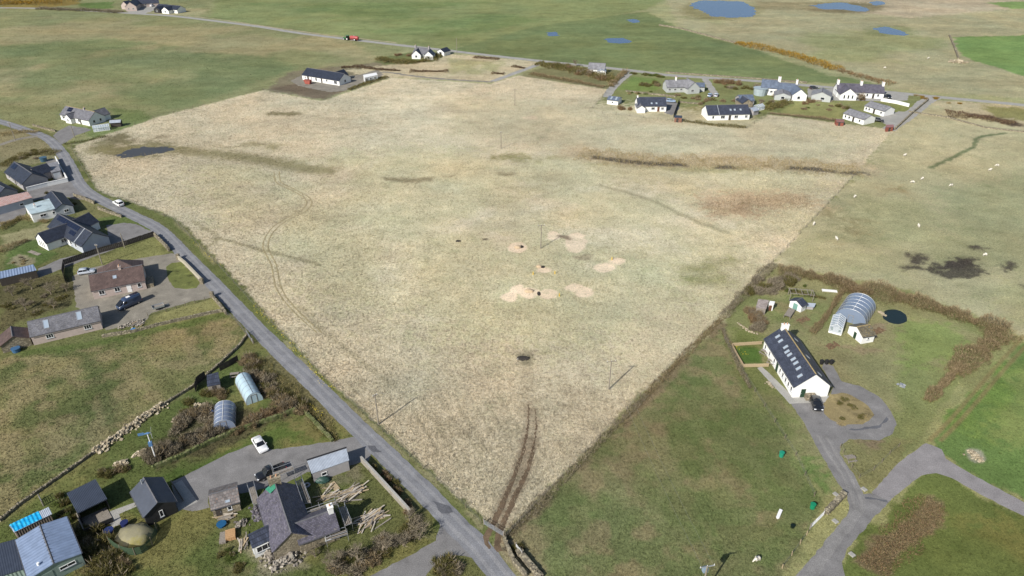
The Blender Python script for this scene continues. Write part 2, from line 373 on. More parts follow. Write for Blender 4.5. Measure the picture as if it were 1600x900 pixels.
zone([(1448, 155), (1620, 168), (1620, 215), (1500, 195), (1420, 195)], (176, 162, 124), 3, t=.6)
zone([(1530, 165), (1640, 172), (1640, 190), (1560, 185)], (124, 122, 66), 4, .9)
streak([(1478, 178), (1520, 182), (1560, 188), (1580, 194)], (84, 68, 56), 9, 4, patch=1.0, pseed=4)
# --- pasture right of the field
PAST = [(1397, 203), (1448, 160), (1640, 215), (1640, 545), (1560, 505), (1430, 455), (1215, 415), (1195, 378), (1240, 375), (1335, 272)]
zone(PAST, (168, 162, 120), 2, t=.3)
zone([(1397, 203), (1450, 165), (1600, 205), (1520, 260), (1440, 255), (1370, 240)], (176, 168, 126), 6, t=.3)
zone([(1340, 270), (1440, 250), (1640, 300), (1640, 480), (1480, 460), (1240, 400)], (148, 148, 106), 8, .9, patch=.9, pseed=23, ps=.03)
zone([(1460, 300), (1640, 260), (1640, 420), (1500, 420)], (142, 144, 104), 10, .85)
zone([(1280, 320), (1420, 290), (1440, 345), (1290, 380)], (142, 124, 80), 8, .9, patch=1.2, pseed=26, ps=.05)
zone([(1240, 385), (1400, 395), (1420, 430), (1240, 415)], (160, 156, 110), 6, .7, patch=1, pseed=27, ps=.06)
zone([(1560, 430), (1640, 440), (1640, 520), (1570, 500)], (158, 154, 106), 6, .7)
streak([(1455, 262), (1500, 240), (1522, 228), (1528, 215), (1570, 208)], (96, 110, 74), 1.7, 1.2, .9)
for cx, cy, rx, ry in ((1433, 401, 20, 6), (1425, 415, 17, 7), (1465, 416, 18, 7), (1500, 420, 34, 13), (1512, 408, 18, 6), (1578, 415, 15, 6), (1525, 386, 12, 4), (1598, 446, 12, 4), (1498, 412, 22, 8)):
    zone(ell(cx, cy, rx, ry), (74, 68, 62), 2.6, .9, t=1.0, wander=2)
# --- the big rough field
zone(FIELD, (192, 178, 146), 1.2, t=1.0, wander=1)
zone([(620, 150), (1000, 170), (1150, 260), (1150, 420), (1000, 560), (860, 600), (640, 470), (560, 330)], (200, 188, 156), 25, .85, t=.75)
zone([(300, 230), (1300, 230), (1300, 420), (900, 560), (500, 480), (300, 300)], (180, 173, 130), 20, .6, patch=1.0, pseed=51, ps=.035)
zone([(500, 240), (1200, 250), (1200, 520), (700, 560)], (188, 178, 138), 20, .6, patch=.8, pseed=57, ps=.1)
zone([(700, 150), (960, 160), (1390, 205), (1300, 260), (1000, 250), (700, 210)], (184, 175, 140), 14, .8, t=.6)
zone([(820, 290), (1150, 290), (1140, 400), (900, 380)], (200, 188, 158), 16, .7, patch=.8, pseed=58, ps=.05)
zone([(740, 400), (1050, 390), (1060, 500), (740, 520)], (182, 178, 138), 14, .6, patch=.7, pseed=61, ps=.08)
zone([(1060, 410), (1190, 395), (1130, 480), (1090, 500)], (132, 132, 80), 8, .8, patch=.9, pseed=62)
zone([(1010, 500), (1125, 490), (1000, 615), (960, 610)], (184, 174, 140), 8, .6)
zone([(112, 230), (190, 208), (300, 232), (250, 248), (170, 246)], (116, 110, 70), 5, .85, t=.4, patch=.8, pseed=64, ps=.09)
zone([(150, 215), (250, 205), (270, 215), (180, 228)], (120, 108, 76), 4, .7, patch=1, pseed=66, ps=.1)
streak([(150, 234), (250, 234), (330, 240), (410, 250), (470, 262), (510, 266)], (128, 120, 76), 8, 6, .8, t=.4)
streak([(300, 236), (350, 228), (400, 226), (450, 232)], (136, 128, 84), 6, 5, .7, patch=1.2, pseed=67)
streak([(490, 245), (520, 248), (535, 258), (505, 266), (440, 262)], (152, 138, 106), 2.0, 2.5, .4, patch=1.2, pseed=68)
streak([(600, 280), (650, 282), (700, 278), (800, 272)], (124, 112, 80), 3.5, 3, .8, patch=1)
zone(ell(445, 178, 26, 4), (120, 112, 74), 3, .8); zone(ell(800, 245, 34, 4), (140, 134, 82), 4, .8); zone(ell(830, 184, 12, 3), (200, 180, 150), 2, .9)
streak([(800, 248), (950, 252), (1060, 262), (1200, 265), (1340, 272)], (140, 138, 92), 8, 5, .7, patch=1.2)
streak([(905, 238), (960, 246), (1030, 250), (1150, 252), (1250, 258), (1345, 264)], (178, 156, 122), 14, 8, .7, t=1)
streak([(930, 246), (1000, 254), (1060, 257), (1130, 261), (1250, 263), (1350, 272)], (84, 78, 74), 3.6, 2.0, .9, t=1, patch=.8, pseed=3)
zone([(1090, 305), (1160, 300), (1250, 300), (1300, 325), (1240, 325), (1180, 338), (1110, 342)], (174, 148, 114), 9, .75, t=1)
zone([(1100, 322), (1170, 315), (1190, 335), (1105, 341)], (156, 128, 94), 7, .55, patch=1, pseed=71, ps=.15)
streak([(940, 290), (1010, 310), (1080, 342), (1140, 365)], (146, 140, 106), 2.0, 1.6, .7)
# wheel marks
for off in (0, 7.5):
    streak([(428 + off, 268), (432 + off, 285), (455 + off, 297), (478 + off, 312), (472 + off, 328), (440 + off, 345), (420 + off, 362), (411 + off, 385), (424 + off, 415), (430 + off, 445), (440 + off, 465), (462 + off, 490)], (158, 146, 110), .7, .6, .3, wander=0)
streak([(340, 372), (400, 388), (440, 398), (500, 413)], (146, 136, 100), 1.4, 1, .7)
streak([(300, 345), (340, 372), (300, 395)], (146, 136, 100), 1.6, 1.2, .6)
streak([(470, 480), (520, 530), (620, 605)], (150, 140, 108), 1.2, 1, .5)
streak([(818, 570), (825, 600), (824, 640)], (166, 152, 122), 2.4, 2, .5)
for off in (0, 9, 22):
    streak([(845 + off, 700), (830 + off, 735), (802 + off, 775)], (160, 148, 116), .5, .5, .5)
for a in range(14):
    x0 = random.uniform(640, 780); y0 = random.uniform(610, 680)
    streak([(x0, y0), (x0 + 22, y0 + 34), (x0 + 36, y0 + 62)], (150, 140, 110), .5, .4, .45, wander=0)
# pale trial pits, filled
PITS = [(809, 387, 16, 8), (864, 368, 10, 6), (900, 379, 17, 15), (850, 422, 11, 5), (944, 418, 16, 7), (965, 408, 12, 6), (796, 464, 13, 7), (808, 453, 12, 7), (828, 458, 15, 8), (858, 459, 14, 8), (898, 449, 14, 6), (912, 457, 14, 8)]
for cx, cy, rx, ry in PITS: zone(ell(cx, cy, rx * 1.02, ry * 1.05), (226, 200, 166), .6, 1.0, t=.1, wander=1)
zone(ell(887, 370, 12, 3), (146, 124, 100), 1, .9); zone(ell(905, 402, 14, 4), (150, 138, 110), 1.5, .8); zone(ell(818, 560, 17, 9), (120, 116, 92), 1.5, .7)
zone(ell(756, 376, 6, 2), (92, 84, 70), .8, .9)
# muddy ruts to the gate
RUT_A = [(826, 632), (825, 665), (818, 700), (806, 735), (788, 780), (772, 815), (759, 842), (764, 858)]
RUT_B = [(836, 640), (838, 665), (833, 700), (822, 738), (803, 780), (787, 815), (777, 846), (780, 862)]
for rt in (RUT_A, RUT_B):
    streak(rt, (136, 118, 92), 1.5, 1.0, .6, t=.5, wander=0)
streak([(826, 690), (815, 738), (796, 780), (780, 812), (768, 840)], (146, 128, 102), 3.0, 1.6, .7, t=.5, wander=1)
zone([(745, 845), (775, 835), (790, 850), (785, 880), (770, 875)], (116, 96, 72), 1.5, .9, patch=.7, pseed=81, ps=.3)
# --- green paddock to the right of the field
GREENP = [(783, 848), (900, 735), (1010, 622), (1130, 505), (1165, 590), (1205, 650), (1245, 715), (1283, 780), (1262, 830), (1225, 905), (1200, 960), (830, 960)]
zone(GREENP, (102, 112, 66), 1.2, t=.6, wander=1)
zone(GREENP, (130, 122, 82), 2, .55, patch=1.2, pseed=91, ps=.05)
zone(GREENP, (134, 120, 84), 2, .7, patch=1.0, pseed=92, ps=.28)
zone(GREENP, (86, 104, 52), 2, .6, patch=1.0, pseed=95, ps=.12)
# --- ground about the long white house
GARD = [(1130, 508), (1150, 470), (1210, 420), (1420, 455), (1560, 512), (1520, 570), (1470, 640), (1440, 690), (1360, 770), (1330, 780), (1283, 780), (1240, 700), (1165, 590)]
zone(GARD, (118, 124, 72), 1.2, t=.35, wander=1)
zone(GARD, (146, 134, 92), 2, .5, patch=1.0, pseed=101, ps=.07)
zone([(1420, 500), (1480, 505), (1520, 540), (1500, 565), (1400, 580), (1400, 540)], (112, 132, 62), 4, .7, t=.2)
zone([(1145, 545), (1190, 540), (1192, 570), (1160, 572)], (78, 110, 44), 1.0, t=.1)
zone([(1140, 510), (1190, 525), (1190, 545), (1150, 545)], (104, 116, 56), 2, .8)
zone([(1250, 430), (1300, 445), (1280, 480), (1230, 480), (1200, 500), (1215, 470)], (104, 118, 58), 3, .7, patch=1.4, pseed=103, ps=.1)
zone([(1183, 612), (1200, 608), (1226, 625), (1232, 642), (1212, 645), (1192, 632)], (142, 122, 94), 2, .9)
zone([(1140, 575), (1185, 575), (1215, 608), (1250, 690), (1225, 690)], (100, 112, 58), 3, .7)
zone([(1255, 720), (1280, 725), (1300, 755), (1285, 768), (1262, 750)], (82, 112, 48), 3, .8)
zone([(1310, 535), (1350, 540), (1375, 545), (1345, 550)], (140, 120, 88), 1.5, .8)
zone([(1345, 510), (1388, 508), (1392, 522), (1350, 528)], (138, 118, 92), 1.5, .8)
zone([(1275, 545), (1330, 545), (1330, 590), (1300, 590)], (136, 126, 84), 3, .6)
zone([(1320, 690), (1400, 690), (1430, 695), (1365, 765), (1350, 765), (1318, 720)], (122, 118, 72), 2, .9)
zone([(1330, 687), (1372, 687), (1365, 700), (1340, 700)], (132, 110, 86), 2, .8)
zone([(1290, 625), (1315, 614), (1348, 627), (1365, 647), (1347, 663), (1312, 662), (1287, 645)], (158, 136, 92), 1.5, .95, t=.8)
zone([(1200, 470), (1350, 470), (1380, 520), (1290, 540), (1230, 500)], (140, 120, 84), 3, .6, patch=1.2, pseed=107, ps=.18)
# --- green fields, bottom right
zone([(1640, 500), (1600, 535), (1530, 600), (1480, 660), (1462, 690), (1480, 718), (1640, 805)], (94, 122, 58), 1.2, t=.2)
zone([(1590, 540), (1640, 540), (1640, 700), (1540, 680)], (122, 132, 68), 5, .7, patch=1, pseed=111, ps=.06)
zone([(1480, 660), (1560, 560), (1600, 545), (1545, 690)], (104, 132, 52), 4, .6, patch=1, pseed=113, ps=.1)
zone([(1470, 655), (1560, 570), (1585, 545), (1560, 512), (1500, 600), (1440, 690)], (124, 126, 78), 2, .8)
for off in (0, 17):
    streak([(1453 + off, 688), (1490 + off, 650), (1550 + off, 580), (1600 + off, 525)], (130, 116, 70), .8, .6, .8, wander=0)
zone([(1440, 744), (1465, 738), (1490, 748), (1640, 825), (1640, 960), (1290, 960), (1316, 880), (1340, 838), (1390, 782)], (96, 109, 50), 1.0, t=.25)
zone([(1480, 800), (1640, 830), (1640, 960), (1430, 960)], (112, 108, 52), 6, .7, patch=1.1, pseed=117, ps=.05)
zone([(1440, 775), (1470, 790), (1460, 815), (1395, 898), (1375, 905), (1335, 880), (1355, 850)], (124, 106, 76), 1.2, .9, t=.9)
zone(ell(1525, 713, 14, 10, rot=.6), (150, 148, 128), .8, .95, wander=1)
# --- roadside verges and the plots on the left
zone([(-60, 190), (75, 200), (110, 228), (150, 300), (270, 340), (335, 408), (400, 480), (500, 590), (640, 715), (705, 772), (783, 850), (830, 900), (600, 960), (-200, 960), (-200, 190)], (104, 108, 62), 1.5, t=.4)
streak([(105, 232), (128, 268), (150, 302), (215, 325), (270, 348), (335, 415), (400, 488), (500, 598), (560, 650), (640, 724), (705, 782), (760, 835)], (98, 106, 56), 3.4, 1.0, 1.0)
streak([(420, 505), (500, 593), (560, 645), (640, 718), (705, 776), (752, 822)], (158, 148, 112), 1.0, .6, .6, patch=1.0, pseed=7)
streak([(108, 230), (128, 264), (150, 300), (215, 322), (270, 344), (335, 410), (400, 482)], (150, 140, 100), 1.4, .8, .6, patch=1.0, pseed=9)
zone([(-60, 195), (60, 205), (90, 240), (100, 250), (60, 255), (10, 268), (-60, 275)], (134, 126, 90), 2, .9, t=.7)
zone([(0, 165), (90, 165), (85, 205), (0, 188)], (124, 124, 80), 3, .8)
zone([(95, 195), (150, 215), (180, 205), (240, 186), (200, 175), (160, 200)], (104, 120, 66), 2, .9)
zone([(160, 168), (215, 172), (236, 184), (190, 192)], (104, 118, 66), 2, .8)
zone([(0, 365), (60, 355), (90, 340), (75, 370), (40, 385), (0, 400)], (150, 142, 98), 2, .9)
zone([(0, 395), (50, 375), (88, 400), (55, 418), (0, 428)], (84, 104, 50), 1.5, .95)
zone(ell(30, 409, 20, 9), (146, 134, 104), 1.5, .85)
zone([(100, 300), (150, 308), (190, 335), (150, 345), (118, 335), (112, 318)], (118, 116, 72), 1.5, .9)
zone([(140, 345), (190, 330), (238, 352), (232, 362), (195, 350), (160, 352)], (92, 108, 52), 1.5, .9)
zone([(100, 420), (150, 400), (232, 372), (262, 388), (262, 397), (213, 406), (150, 425), (112, 432)], (128, 130, 74), 1.2, .95)
zone([(0, 440), (60, 425), (110, 435), (120, 475), (40, 500), (0, 515)], (92, 88, 58), 2, .9, t=.8)
zone([(235, 490), (300, 472), (345, 465), (350, 490), (235, 515)], (130, 130, 78), 1.5, .95)
LEFTF = [(-60, 575), (40, 552), (160, 535), (235, 516), (345, 492), (368, 500), (382, 520), (320, 592), (200, 670), (90, 745), (0, 816), (-60, 850)]
zone(LEFTF, (118, 116, 70), 1.2, t=.7, wander=1)
zone(LEFTF, (140, 124, 78), 2, .75, patch=1.0, pseed=121, ps=.06)
zone(LEFTF, (80, 94, 48), 2, .75, patch=1.1, pseed=125, ps=.13)
zone(LEFTF, (142, 126, 86), 2, .6, patch=1.0, pseed=127, ps=.3)
streak([(40, 552), (160, 535), (235, 517), (345, 494)], (82, 100, 44), 3, 2, .8)
streak([(135, 560), (160, 605), (175, 655)], (84, 94, 52), 2.5, 2.5, .8)
GARD2 = [(-60, 860), (0, 822), (90, 752), (200, 678), (322, 596), (384, 526), (440, 560), (530, 665), (560, 690), (690, 800), (690, 850), (600, 905), (-60, 960)]
zone(GARD2, (88, 100, 48), 1.0, t=.45, wander=1)
zone(GARD2, (124, 116, 62), 2, .65, patch=1.0, pseed=131, ps=.09)
zone([(250, 745), (330, 712), (480, 655), (520, 680), (540, 683), (430, 700), (395, 694), (300, 738), (255, 760)], (74, 96, 38), 2, .85, t=.3)
zone([(450, 660), (500, 660), (520, 680), (470, 686)], (120, 108, 62), 3, .7)
zone([(395, 560), (430, 555), (525, 655), (500, 665), (440, 640), (410, 600)], (112, 104, 68), 2, .8, t=.8)
zone([(225, 690), (330, 640), (450, 650), (320, 710), (240, 735)], (84, 78, 52), 2.5, .9, t=.8)
zone([(345, 800), (385, 790), (390, 900), (345, 905)], (110, 106, 66), 2, .9, patch=1.2, pseed=133, ps=.3)
zone([(550, 725), (580, 722), (650, 800), (640, 850), (520, 880), (500, 850), (560, 800)], (94, 98, 54), 2, .8)
zone([(505, 745), (565, 735), (570, 775), (510, 790)], (120, 114, 86), 2, .8, patch=1.2, pseed=137, ps=.4)
zone([(390, 850), (470, 835), (490, 880), (400, 905)], (142, 132, 106), 2, .8)
zone([(120, 830), (200, 845), (200, 905), (120, 905)], (112, 98, 62), 3, .8, t=.8)
zone([(575, 720), (600, 712), (690, 812), (683, 845), (640, 800)], (104, 106, 62), 1, .9)
streak([(700, 862), (745, 900)], (100, 102, 56), 6, 2, .8)
streak([(785, 850), (800, 872), (830, 905)], (150, 138, 108), 2.4, 1.5, .8)
streak([(790, 842), (900, 735), (1010, 624), (1128, 506)], (124, 106, 80), 2.2, 1.4, .8, t=1, patch=1.4, pseed=12)
# broad natural drift over everything
f_ = (1 + (midN - .5) * .34) * (1 + (bigN - .5) * .22) * (1 + (fineN - .5) * .22) * (1 + (fbm(gx * .035, gy * .16, 47, 5) - .5) * .34 * smooth((gy - 230) / 120)) * (1 + (fbm(gx * .25, gy * .4, 43, 4) - .5) * .30)
colr = np.clip(colr * (f_ * (1 + .12 * tuss))[:, None], 0.01, .8)
wv = (fbm(gx * .05, gy * .05, 77, 3) - .5) * .16
colr[:, 0] *= 1 + wv; colr[:, 2] *= 1 - wv * .6

def ground_material():
    m, nt, b = _nodes('sward'); L = nt.links
    at = N(nt, 'ShaderNodeAttribute', attribute_name='sward_colour'); tt = N(nt, 'ShaderNodeAttribute', attribute_name='tussock')
    tc = N(nt, 'ShaderNodeTexCoord')
    n1 = N(nt, 'ShaderNodeTexNoise'); n1.inputs['Scale'].default_value = 1.7; n1.inputs['Detail'].default_value = 4; n1.inputs['Roughness'].default_value = .62
    n2 = N(nt, 'ShaderNodeTexNoise'); n2.inputs['Scale'].default_value = 4.2; n2.inputs['Detail'].default_value = 3; n2.inputs['Roughness'].default_value = .6
    n3 = N(nt, 'ShaderNodeTexNoise'); n3.inputs['Scale'].default_value = .16; n3.inputs['Detail'].default_value = 9; n3.inputs['Roughness'].default_value = .72
    for n in (n1, n2, n3): L.new(tc.outputs['Object'], n.inputs['Vector'])
    c1 = ramp(nt, n1.outputs[0], [(.30, (.46, .45, .40)), (.44, (.96, .96, .95)), (.60, (1.12, 1.11, 1.10)), (.75, (1.3, 1.26, 1.22))])
    c2 = ramp(nt, n2.outputs[0], [(.30, (.55, .55, .52)), (.48, (1, 1, 1)), (.7, (1.3, 1.28, 1.24))])
    c3 = ramp(nt, n3.outputs[0], [(.30, (.70, .76, .68)), (.46, (.98, .98, .96)), (.56, (1.04, 1.03, 1.02)), (.72, (1.26, 1.20, 1.14))])
    mixw = N(nt, 'ShaderNodeMath', operation='MULTIPLY_ADD'); mixw.inputs[1].default_value = .35; mixw.inputs[2].default_value = .65; L.new(tt.outputs['Fac'], mixw.inputs[0])
    cur = at.outputs['Color']
    for c, fac in ((c1, mixw.outputs[0]), (c2, mixw.outputs[0]), (c3, None)):
        mx = N(nt, 'ShaderNodeMix', data_type='RGBA', blend_type='MULTIPLY'); mx.inputs[0].default_value = .8
        if fac: L.new(fac, mx.inputs[0])
        L.new(cur, mx.inputs[6]); L.new(c, mx.inputs[7]); cur = mx.outputs[2]
    L.new(cur, b.inputs['Base Color']); b.inputs['Roughness'].default_value = 1; b.inputs['Specular IOR Level'].default_value = .05
    ad = N(nt, 'ShaderNodeMath', operation='MULTIPLY_ADD'); ad.inputs[1].default_value = .35; L.new(n2.outputs[0], ad.inputs[0]); L.new(n1.outputs[0], ad.inputs[2])
    bp = N(nt, 'ShaderNodeBump'); bp.inputs['Distance'].default_value = .38
    st = N(nt, 'ShaderNodeMath', operation='MULTIPLY_ADD'); st.inputs[1].default_value = .65; st.inputs[2].default_value = .15; L.new(tt.outputs['Fac'], st.inputs[0]); L.new(st.outputs[0], bp.inputs['Strength'])
    L.new(ad.outputs[0], bp.inputs['Height']); L.new(bp.outputs[0], b.inputs['Normal'])
    return m
nr, nc = GX.shape
me = bpy.data.meshes.new('ground')
vv = np.stack([gx, gy, np.zeros_like(gx)], 1)
idx = np.arange(nr * nc).reshape(nr, nc)
quads = np.stack([idx[:-1, :-1], idx[:-1, 1:], idx[1:, 1:], idx[1:, :-1]], -1).reshape(-1, 4)
me.vertices.add(len(vv)); me.vertices.foreach_set('co', vv.ravel())
me.loops.add(quads.size); me.loops.foreach_set('vertex_index', quads.ravel().astype(np.int32))
me.polygons.add(len(quads)); me.polygons.foreach_set('loop_start', np.arange(0, quads.size, 4, dtype=np.int32)); me.polygons.foreach_set('loop_total', np.full(len(quads), 4, dtype=np.int32))
me.update(calc_edges=True)
ca = me.color_attributes.new('sward_colour', 'FLOAT_COLOR', 'POINT'); ca.data.foreach_set('color', np.concatenate([colr, np.ones((len(colr), 1))], 1).astype(np.float32).ravel())
ta = me.attributes.new('tussock', 'FLOAT', 'POINT'); ta.data.foreach_set('value', tuss.astype(np.float32))
me.materials.append(ground_material())
ground = bpy.data.objects.new('ground', me); COL.objects.link(ground); tag(ground, 'rough pasture and gardens covering the whole place', kind='structure')
# ------------------------------------------------------------------ roads, yards, water
def asphalt(name, c, patch=.2, crack=True):
    m, nt, b = _nodes(name); L = nt.links
    tc = N(nt, 'ShaderNodeTexCoord')
    n1 = N(nt, 'ShaderNodeTexNoise'); n1.inputs['Scale'].default_value = .35; n1.inputs['Detail'].default_value = 7; n1.inputs['Roughness'].default_value = .65
    n2 = N(nt, 'ShaderNodeTexNoise'); n2.inputs['Scale'].default_value = 6; n2.inputs['Detail'].default_value = 3
    L.new(tc.outputs['Object'], n1.inputs['Vector']); L.new(tc.outputs['Object'], n2.inputs['Vector'])
    c1 = ramp(nt, n1.outputs[0], [(.32, mul(c, 1 - patch * 1.5)), (.46, mul(c, .97)), (.55, mul(c, 1.03)), (.68, mul(c, 1 + patch * 1.5))])
    c2 = ramp(nt, n2.outputs[0], [(.3, (.74,) * 3), (.7, (1.18,) * 3)])
    mx = N(nt, 'ShaderNodeMix', data_type='RGBA', blend_type='MULTIPLY'); mx.inputs[0].default_value = 1; L.new(c1, mx.inputs[6]); L.new(c2, mx.inputs[7])
    L.new(mx.outputs[2], b.inputs['Base Color']); b.inputs['Roughness'].default_value = .9; b.inputs['Specular IOR Level'].default_value = .25
    MATS[name] = m; return m
M_ROAD = asphalt('worn_tarmac', alb(137, 138, 142), .18); M_ROAD2 = asphalt('pale_tarmac', alb(150, 146, 146), .12); M_ROADF = asphalt('far_tarmac', alb(170, 168, 162), .1)
M_GRAV = asphalt('grey_gravel', alb(136, 134, 133), .16); M_GRAVT = asphalt('tan_gravel', alb(146, 140, 128), .2); M_CONC = asphalt('concrete', alb(176, 174, 168), .1)
M_DARKP = asphalt('fresh_tarmac_patch', alb(104, 105, 110), .12); M_WHEEL = asphalt('wheel_polished_tarmac', alb(150, 150, 152), .10)
NOGRASS, NOLINE = [], []
def ribbon(name, pts, width, z, mat, ragged=.25, step=1.2, label=None):
    c = spline(PL(pts), step); mb = MB(); NOLINE.append(([tuple(p)[:2] for p in spline(PL(pts), 4.0)], max(width) if isinstance(width, (list, tuple)) else width))
    for i, p in enumerate(c):
        d = (c[min(i + 1, len(c) - 1)] - c[max(i - 1, 0)]); d.z = 0; d.normalize(); nrm = Vector((-d.y, d.x, 0))
        w = width if not isinstance(width, (list, tuple)) else width[0] + (width[1] - width[0]) * i / (len(c) - 1)
        a = w / 2 + random.uniform(-1, 1) * ragged; b = w / 2 + random.uniform(-1, 1) * ragged
        mb.v += [tuple(p + nrm * a + Vector((0, 0, z))), tuple(p + Vector((0, 0, z + .04))), tuple(p - nrm * b + Vector((0, 0, z)))]
    for i in range(len(c) - 1):
        o = 3 * i; mb.f += [(o, o + 1, o + 4, o + 3), (o + 1, o + 2, o + 5, o + 4)]
    o = mb.build(name, mat); return tag(o, label, kind='structure')
def sheet(name, pts, z, mat, ragged=.18, step=.9, label=None, world_=False, curve=False):
    pw = [Vector(p) for p in pts] if world_ else PL(pts)
    if curve: pw = spline(pw + [pw[0]], step)[:-1]
    else: pw = densify(pw + [pw[0]], step)[:-1]
    if name not in ('lawn', 'planted_island'): NOGRASS.append([tuple(p)[:2] for p in pw[::2]])
    q = []
    for i, p in enumerate(pw): q.append((p.x + random.uniform(-1, 1) * ragged, p.y + random.uniform(-1, 1) * ragged, z))
    bm = bmesh.new(); vs = [bm.verts.new(p) for p in q]; f = bm.faces.new(vs); bmesh.ops.triangulate(bm, faces=[f]); 
    me = bpy.data.meshes.new(name); bm.to_mesh(me); bm.free(); me.materials.append(mat)
    if me.polygons[0].normal.z < 0: me.flip_normals()
    o = bpy.data.objects.new(name, me); COL.objects.link(o); return tag(o, label, kind='structure')
ROAD = [(-60, 176), (0, 190), (40, 203), (75, 217), (97, 240), (112, 265), (124, 287), (140, 302), (165, 316), (200, 333), (248, 358), (292, 401), (349, 459), (400, 512), (440, 552), (480, 590), (510, 620), (550, 660), (592, 700), (640, 746), (683, 789), (720, 828), (747, 855), (783, 900), (830, 960)]
ribbon('road', ROAD, 3.9, .012, M_ROAD, .12, label='narrow tarmac road past the houses')
sheet('side_road', [(683, 805), (687, 822), (680, 844), (658, 858), (604, 887), (560, 908), (560, 940), (640, 940), (667, 898), (684, 875), (707, 868), (724, 869), (738, 872), (756, 888), (775, 895), (745, 850), (715, 815)], .008, M_GRAV, .15)
ribbon('track', [(-30, 235), (0, 226), (30, 217), (62, 212)], 2.6, .008, M_GRAVT, .3)
FARROAD = [(-50, 12), (60, 13), (140, 17), (225, 22), (270, 25), (330, 32), (400, 41), (470, 52), (560, 63), (620, 70), (700, 79), (760, 86), (850, 96), (900, 101), (985, 110), (1040, 117), (1100, 121), (1200, 128), (1300, 137), (1400, 145), (1460, 151), (1620, 166)]
ribbon('far_road', FARROAD, 4.6, .012, M_ROADF, .2, 2.5)
ribbon('far_verge', [(230, 19), (330, 29), (470, 49), (620, 67)], 1.4, .010, asphalt('pale_bank', alb(178, 166, 138), .15), .5, 3)
ribbon('lane', [(848, 98), (830, 105), (800, 116), (770, 127)], 3.4, .009, M_ROADF, .25)
ribbon('lane', [(770, 128), (700, 124), (640, 118), (600, 113), (545, 120)], 2.4, .007, M_GRAVT, .5)
ribbon('lane', [(988, 111), (970, 125), (955, 140), (948, 152)], 4.0, .009, M_ROADF, .3)
ribbon('lane', [(1100, 121), (1108, 133), (1116, 146), (1110, 150)], 3.4, .009, M_ROADF, .3)
ribbon('lane', [(1462, 151), (1445, 160), (1425, 177), (1400, 194), (1388, 203)], (6.0, 5.0), .009, M_ROADF, .3)
sheet('driveway', [(1366, 186), (1385, 178), (1405, 174), (1430, 175), (1405, 196), (1390, 203), (1384, 194)], .006, M_ROADF, .3)
sheet('driveway', [(1300, 139), (1340, 141), (1420, 148), (1418, 157), (1380, 158), (1300, 157), (1262, 152), (1262, 138)], .006, M_ROADF, .3)
sheet('driveway', [(1038, 152), (1055, 155), (1062, 170), (1050, 180), (1038, 176)], .006, M_GRAV, .3)
sheet('yard', [(455, 126), (475, 116), (560, 118), (590, 108), (600, 117), (545, 141), (515, 144), (465, 134)], .006, M_GRAVT, .5)
sheet('yard', [(196, 16), (235, 8), (250, 6), (248, 14), (225, 22), (205, 22)], .006, M_ROADF, .6)
# left-hand plots
sheet('driveway', [(83, 212), (92, 204), (108, 196), (135, 200), (143, 203), (118, 212), (104, 222), (96, 226)], .006, M_GRAV)
sheet('yard', [(70, 250), (100, 248), (112, 262), (122, 283), (130, 293), (156, 307), (150, 314), (117, 311), (92, 305), (55, 313), (30, 316), (30, 302), (64, 288), (88, 280)], .006, M_GRAV)
sheet('yard', [(-20, 336), (20, 326), (40, 322), (42, 330), (36, 340), (0, 354), (-20, 360)], .006, M_GRAV)
sheet('driveway', [(56, 430), (60, 420), (95, 404), (132, 396), (172, 384), (166, 352), (195, 348), (212, 350), (232, 360), (243, 360), (252, 368), (240, 370), (222, 374), (160, 396), (102, 418), (62, 434)], .006, M_GRAV)
sheet('driveway', [(113, 432), (135, 420), (215, 404), (268, 396), (292, 400), (349, 462), (300, 471), (236, 489), (229, 500), (166, 516), (154, 506), (119, 479)], .006, M_GRAVT)
sheet('lawn', [(259, 417), (268, 411), (283, 409), (299, 426), (313, 442), (307, 450), (290, 452), (273, 450), (263, 438)], .016, asphalt('lawn_grass', alb(112, 118, 66), .5), .1)
sheet('yard', [(268, 754), (300, 738), (350, 712), (396, 693), (425, 703), (520, 689), (546, 683), (566, 680), (585, 700), (576, 720), (550, 726), (480, 738), (440, 758), (380, 770), (326, 777), (326, 793), (300, 799), (272, 792)], .006, M_GRAV)
sheet('concrete_pad', [(268, 758), (284, 750), (309, 784), (279, 799)], .014, M_CONC, .03)
sheet('paved_path', [(170, 800), (213, 784), (217, 790), (186, 803), (192, 818), (176, 824), (163, 811)], .012, M_CONC, .04)
# right-hand drives
sheet('access_road', [(1225, 930), (1243, 900), (1287, 850), (1320, 810), (1327, 797), (1323, 773), (1313, 760), (1295, 730), (1277, 700), (1260, 667), (1236, 630), (1242, 622), (1296, 622), (1302, 605), (1285, 575), (1288, 566), (1302, 572), (1315, 596), (1343, 603), (1373, 619), (1393, 643), (1401, 663), (1394, 678), (1373, 688), (1327, 686), (1313, 697), (1313, 714), (1330, 744), (1349, 772), (1362, 770), (1392, 782), (1360, 815), (1325, 857), (1315, 878), (1322, 905), (1320, 930)], .008, M_GRAV, .12)
sheet('planted_island', [(1288, 627), (1298, 617), (1316, 614), (1332, 618), (1348, 627), (1362, 640), (1365, 648), (1358, 658), (1347, 663), (1328, 664), (1312, 662), (1298, 656), (1287, 646)], .016, asphalt('dry_bank', alb(150, 136, 98), .4), .2)
sheet('farm_track', [(1362, 770), (1400, 727), (1424, 708), (1447, 692), (1472, 703), (1478, 717), (1517, 740), (1600, 785), (1660, 820), (1660, 842), (1600, 807), (1533, 773), (1487, 747), (1463, 739), (1440, 743), (1417, 760), (1390, 783)], .010, M_ROAD2, .1)
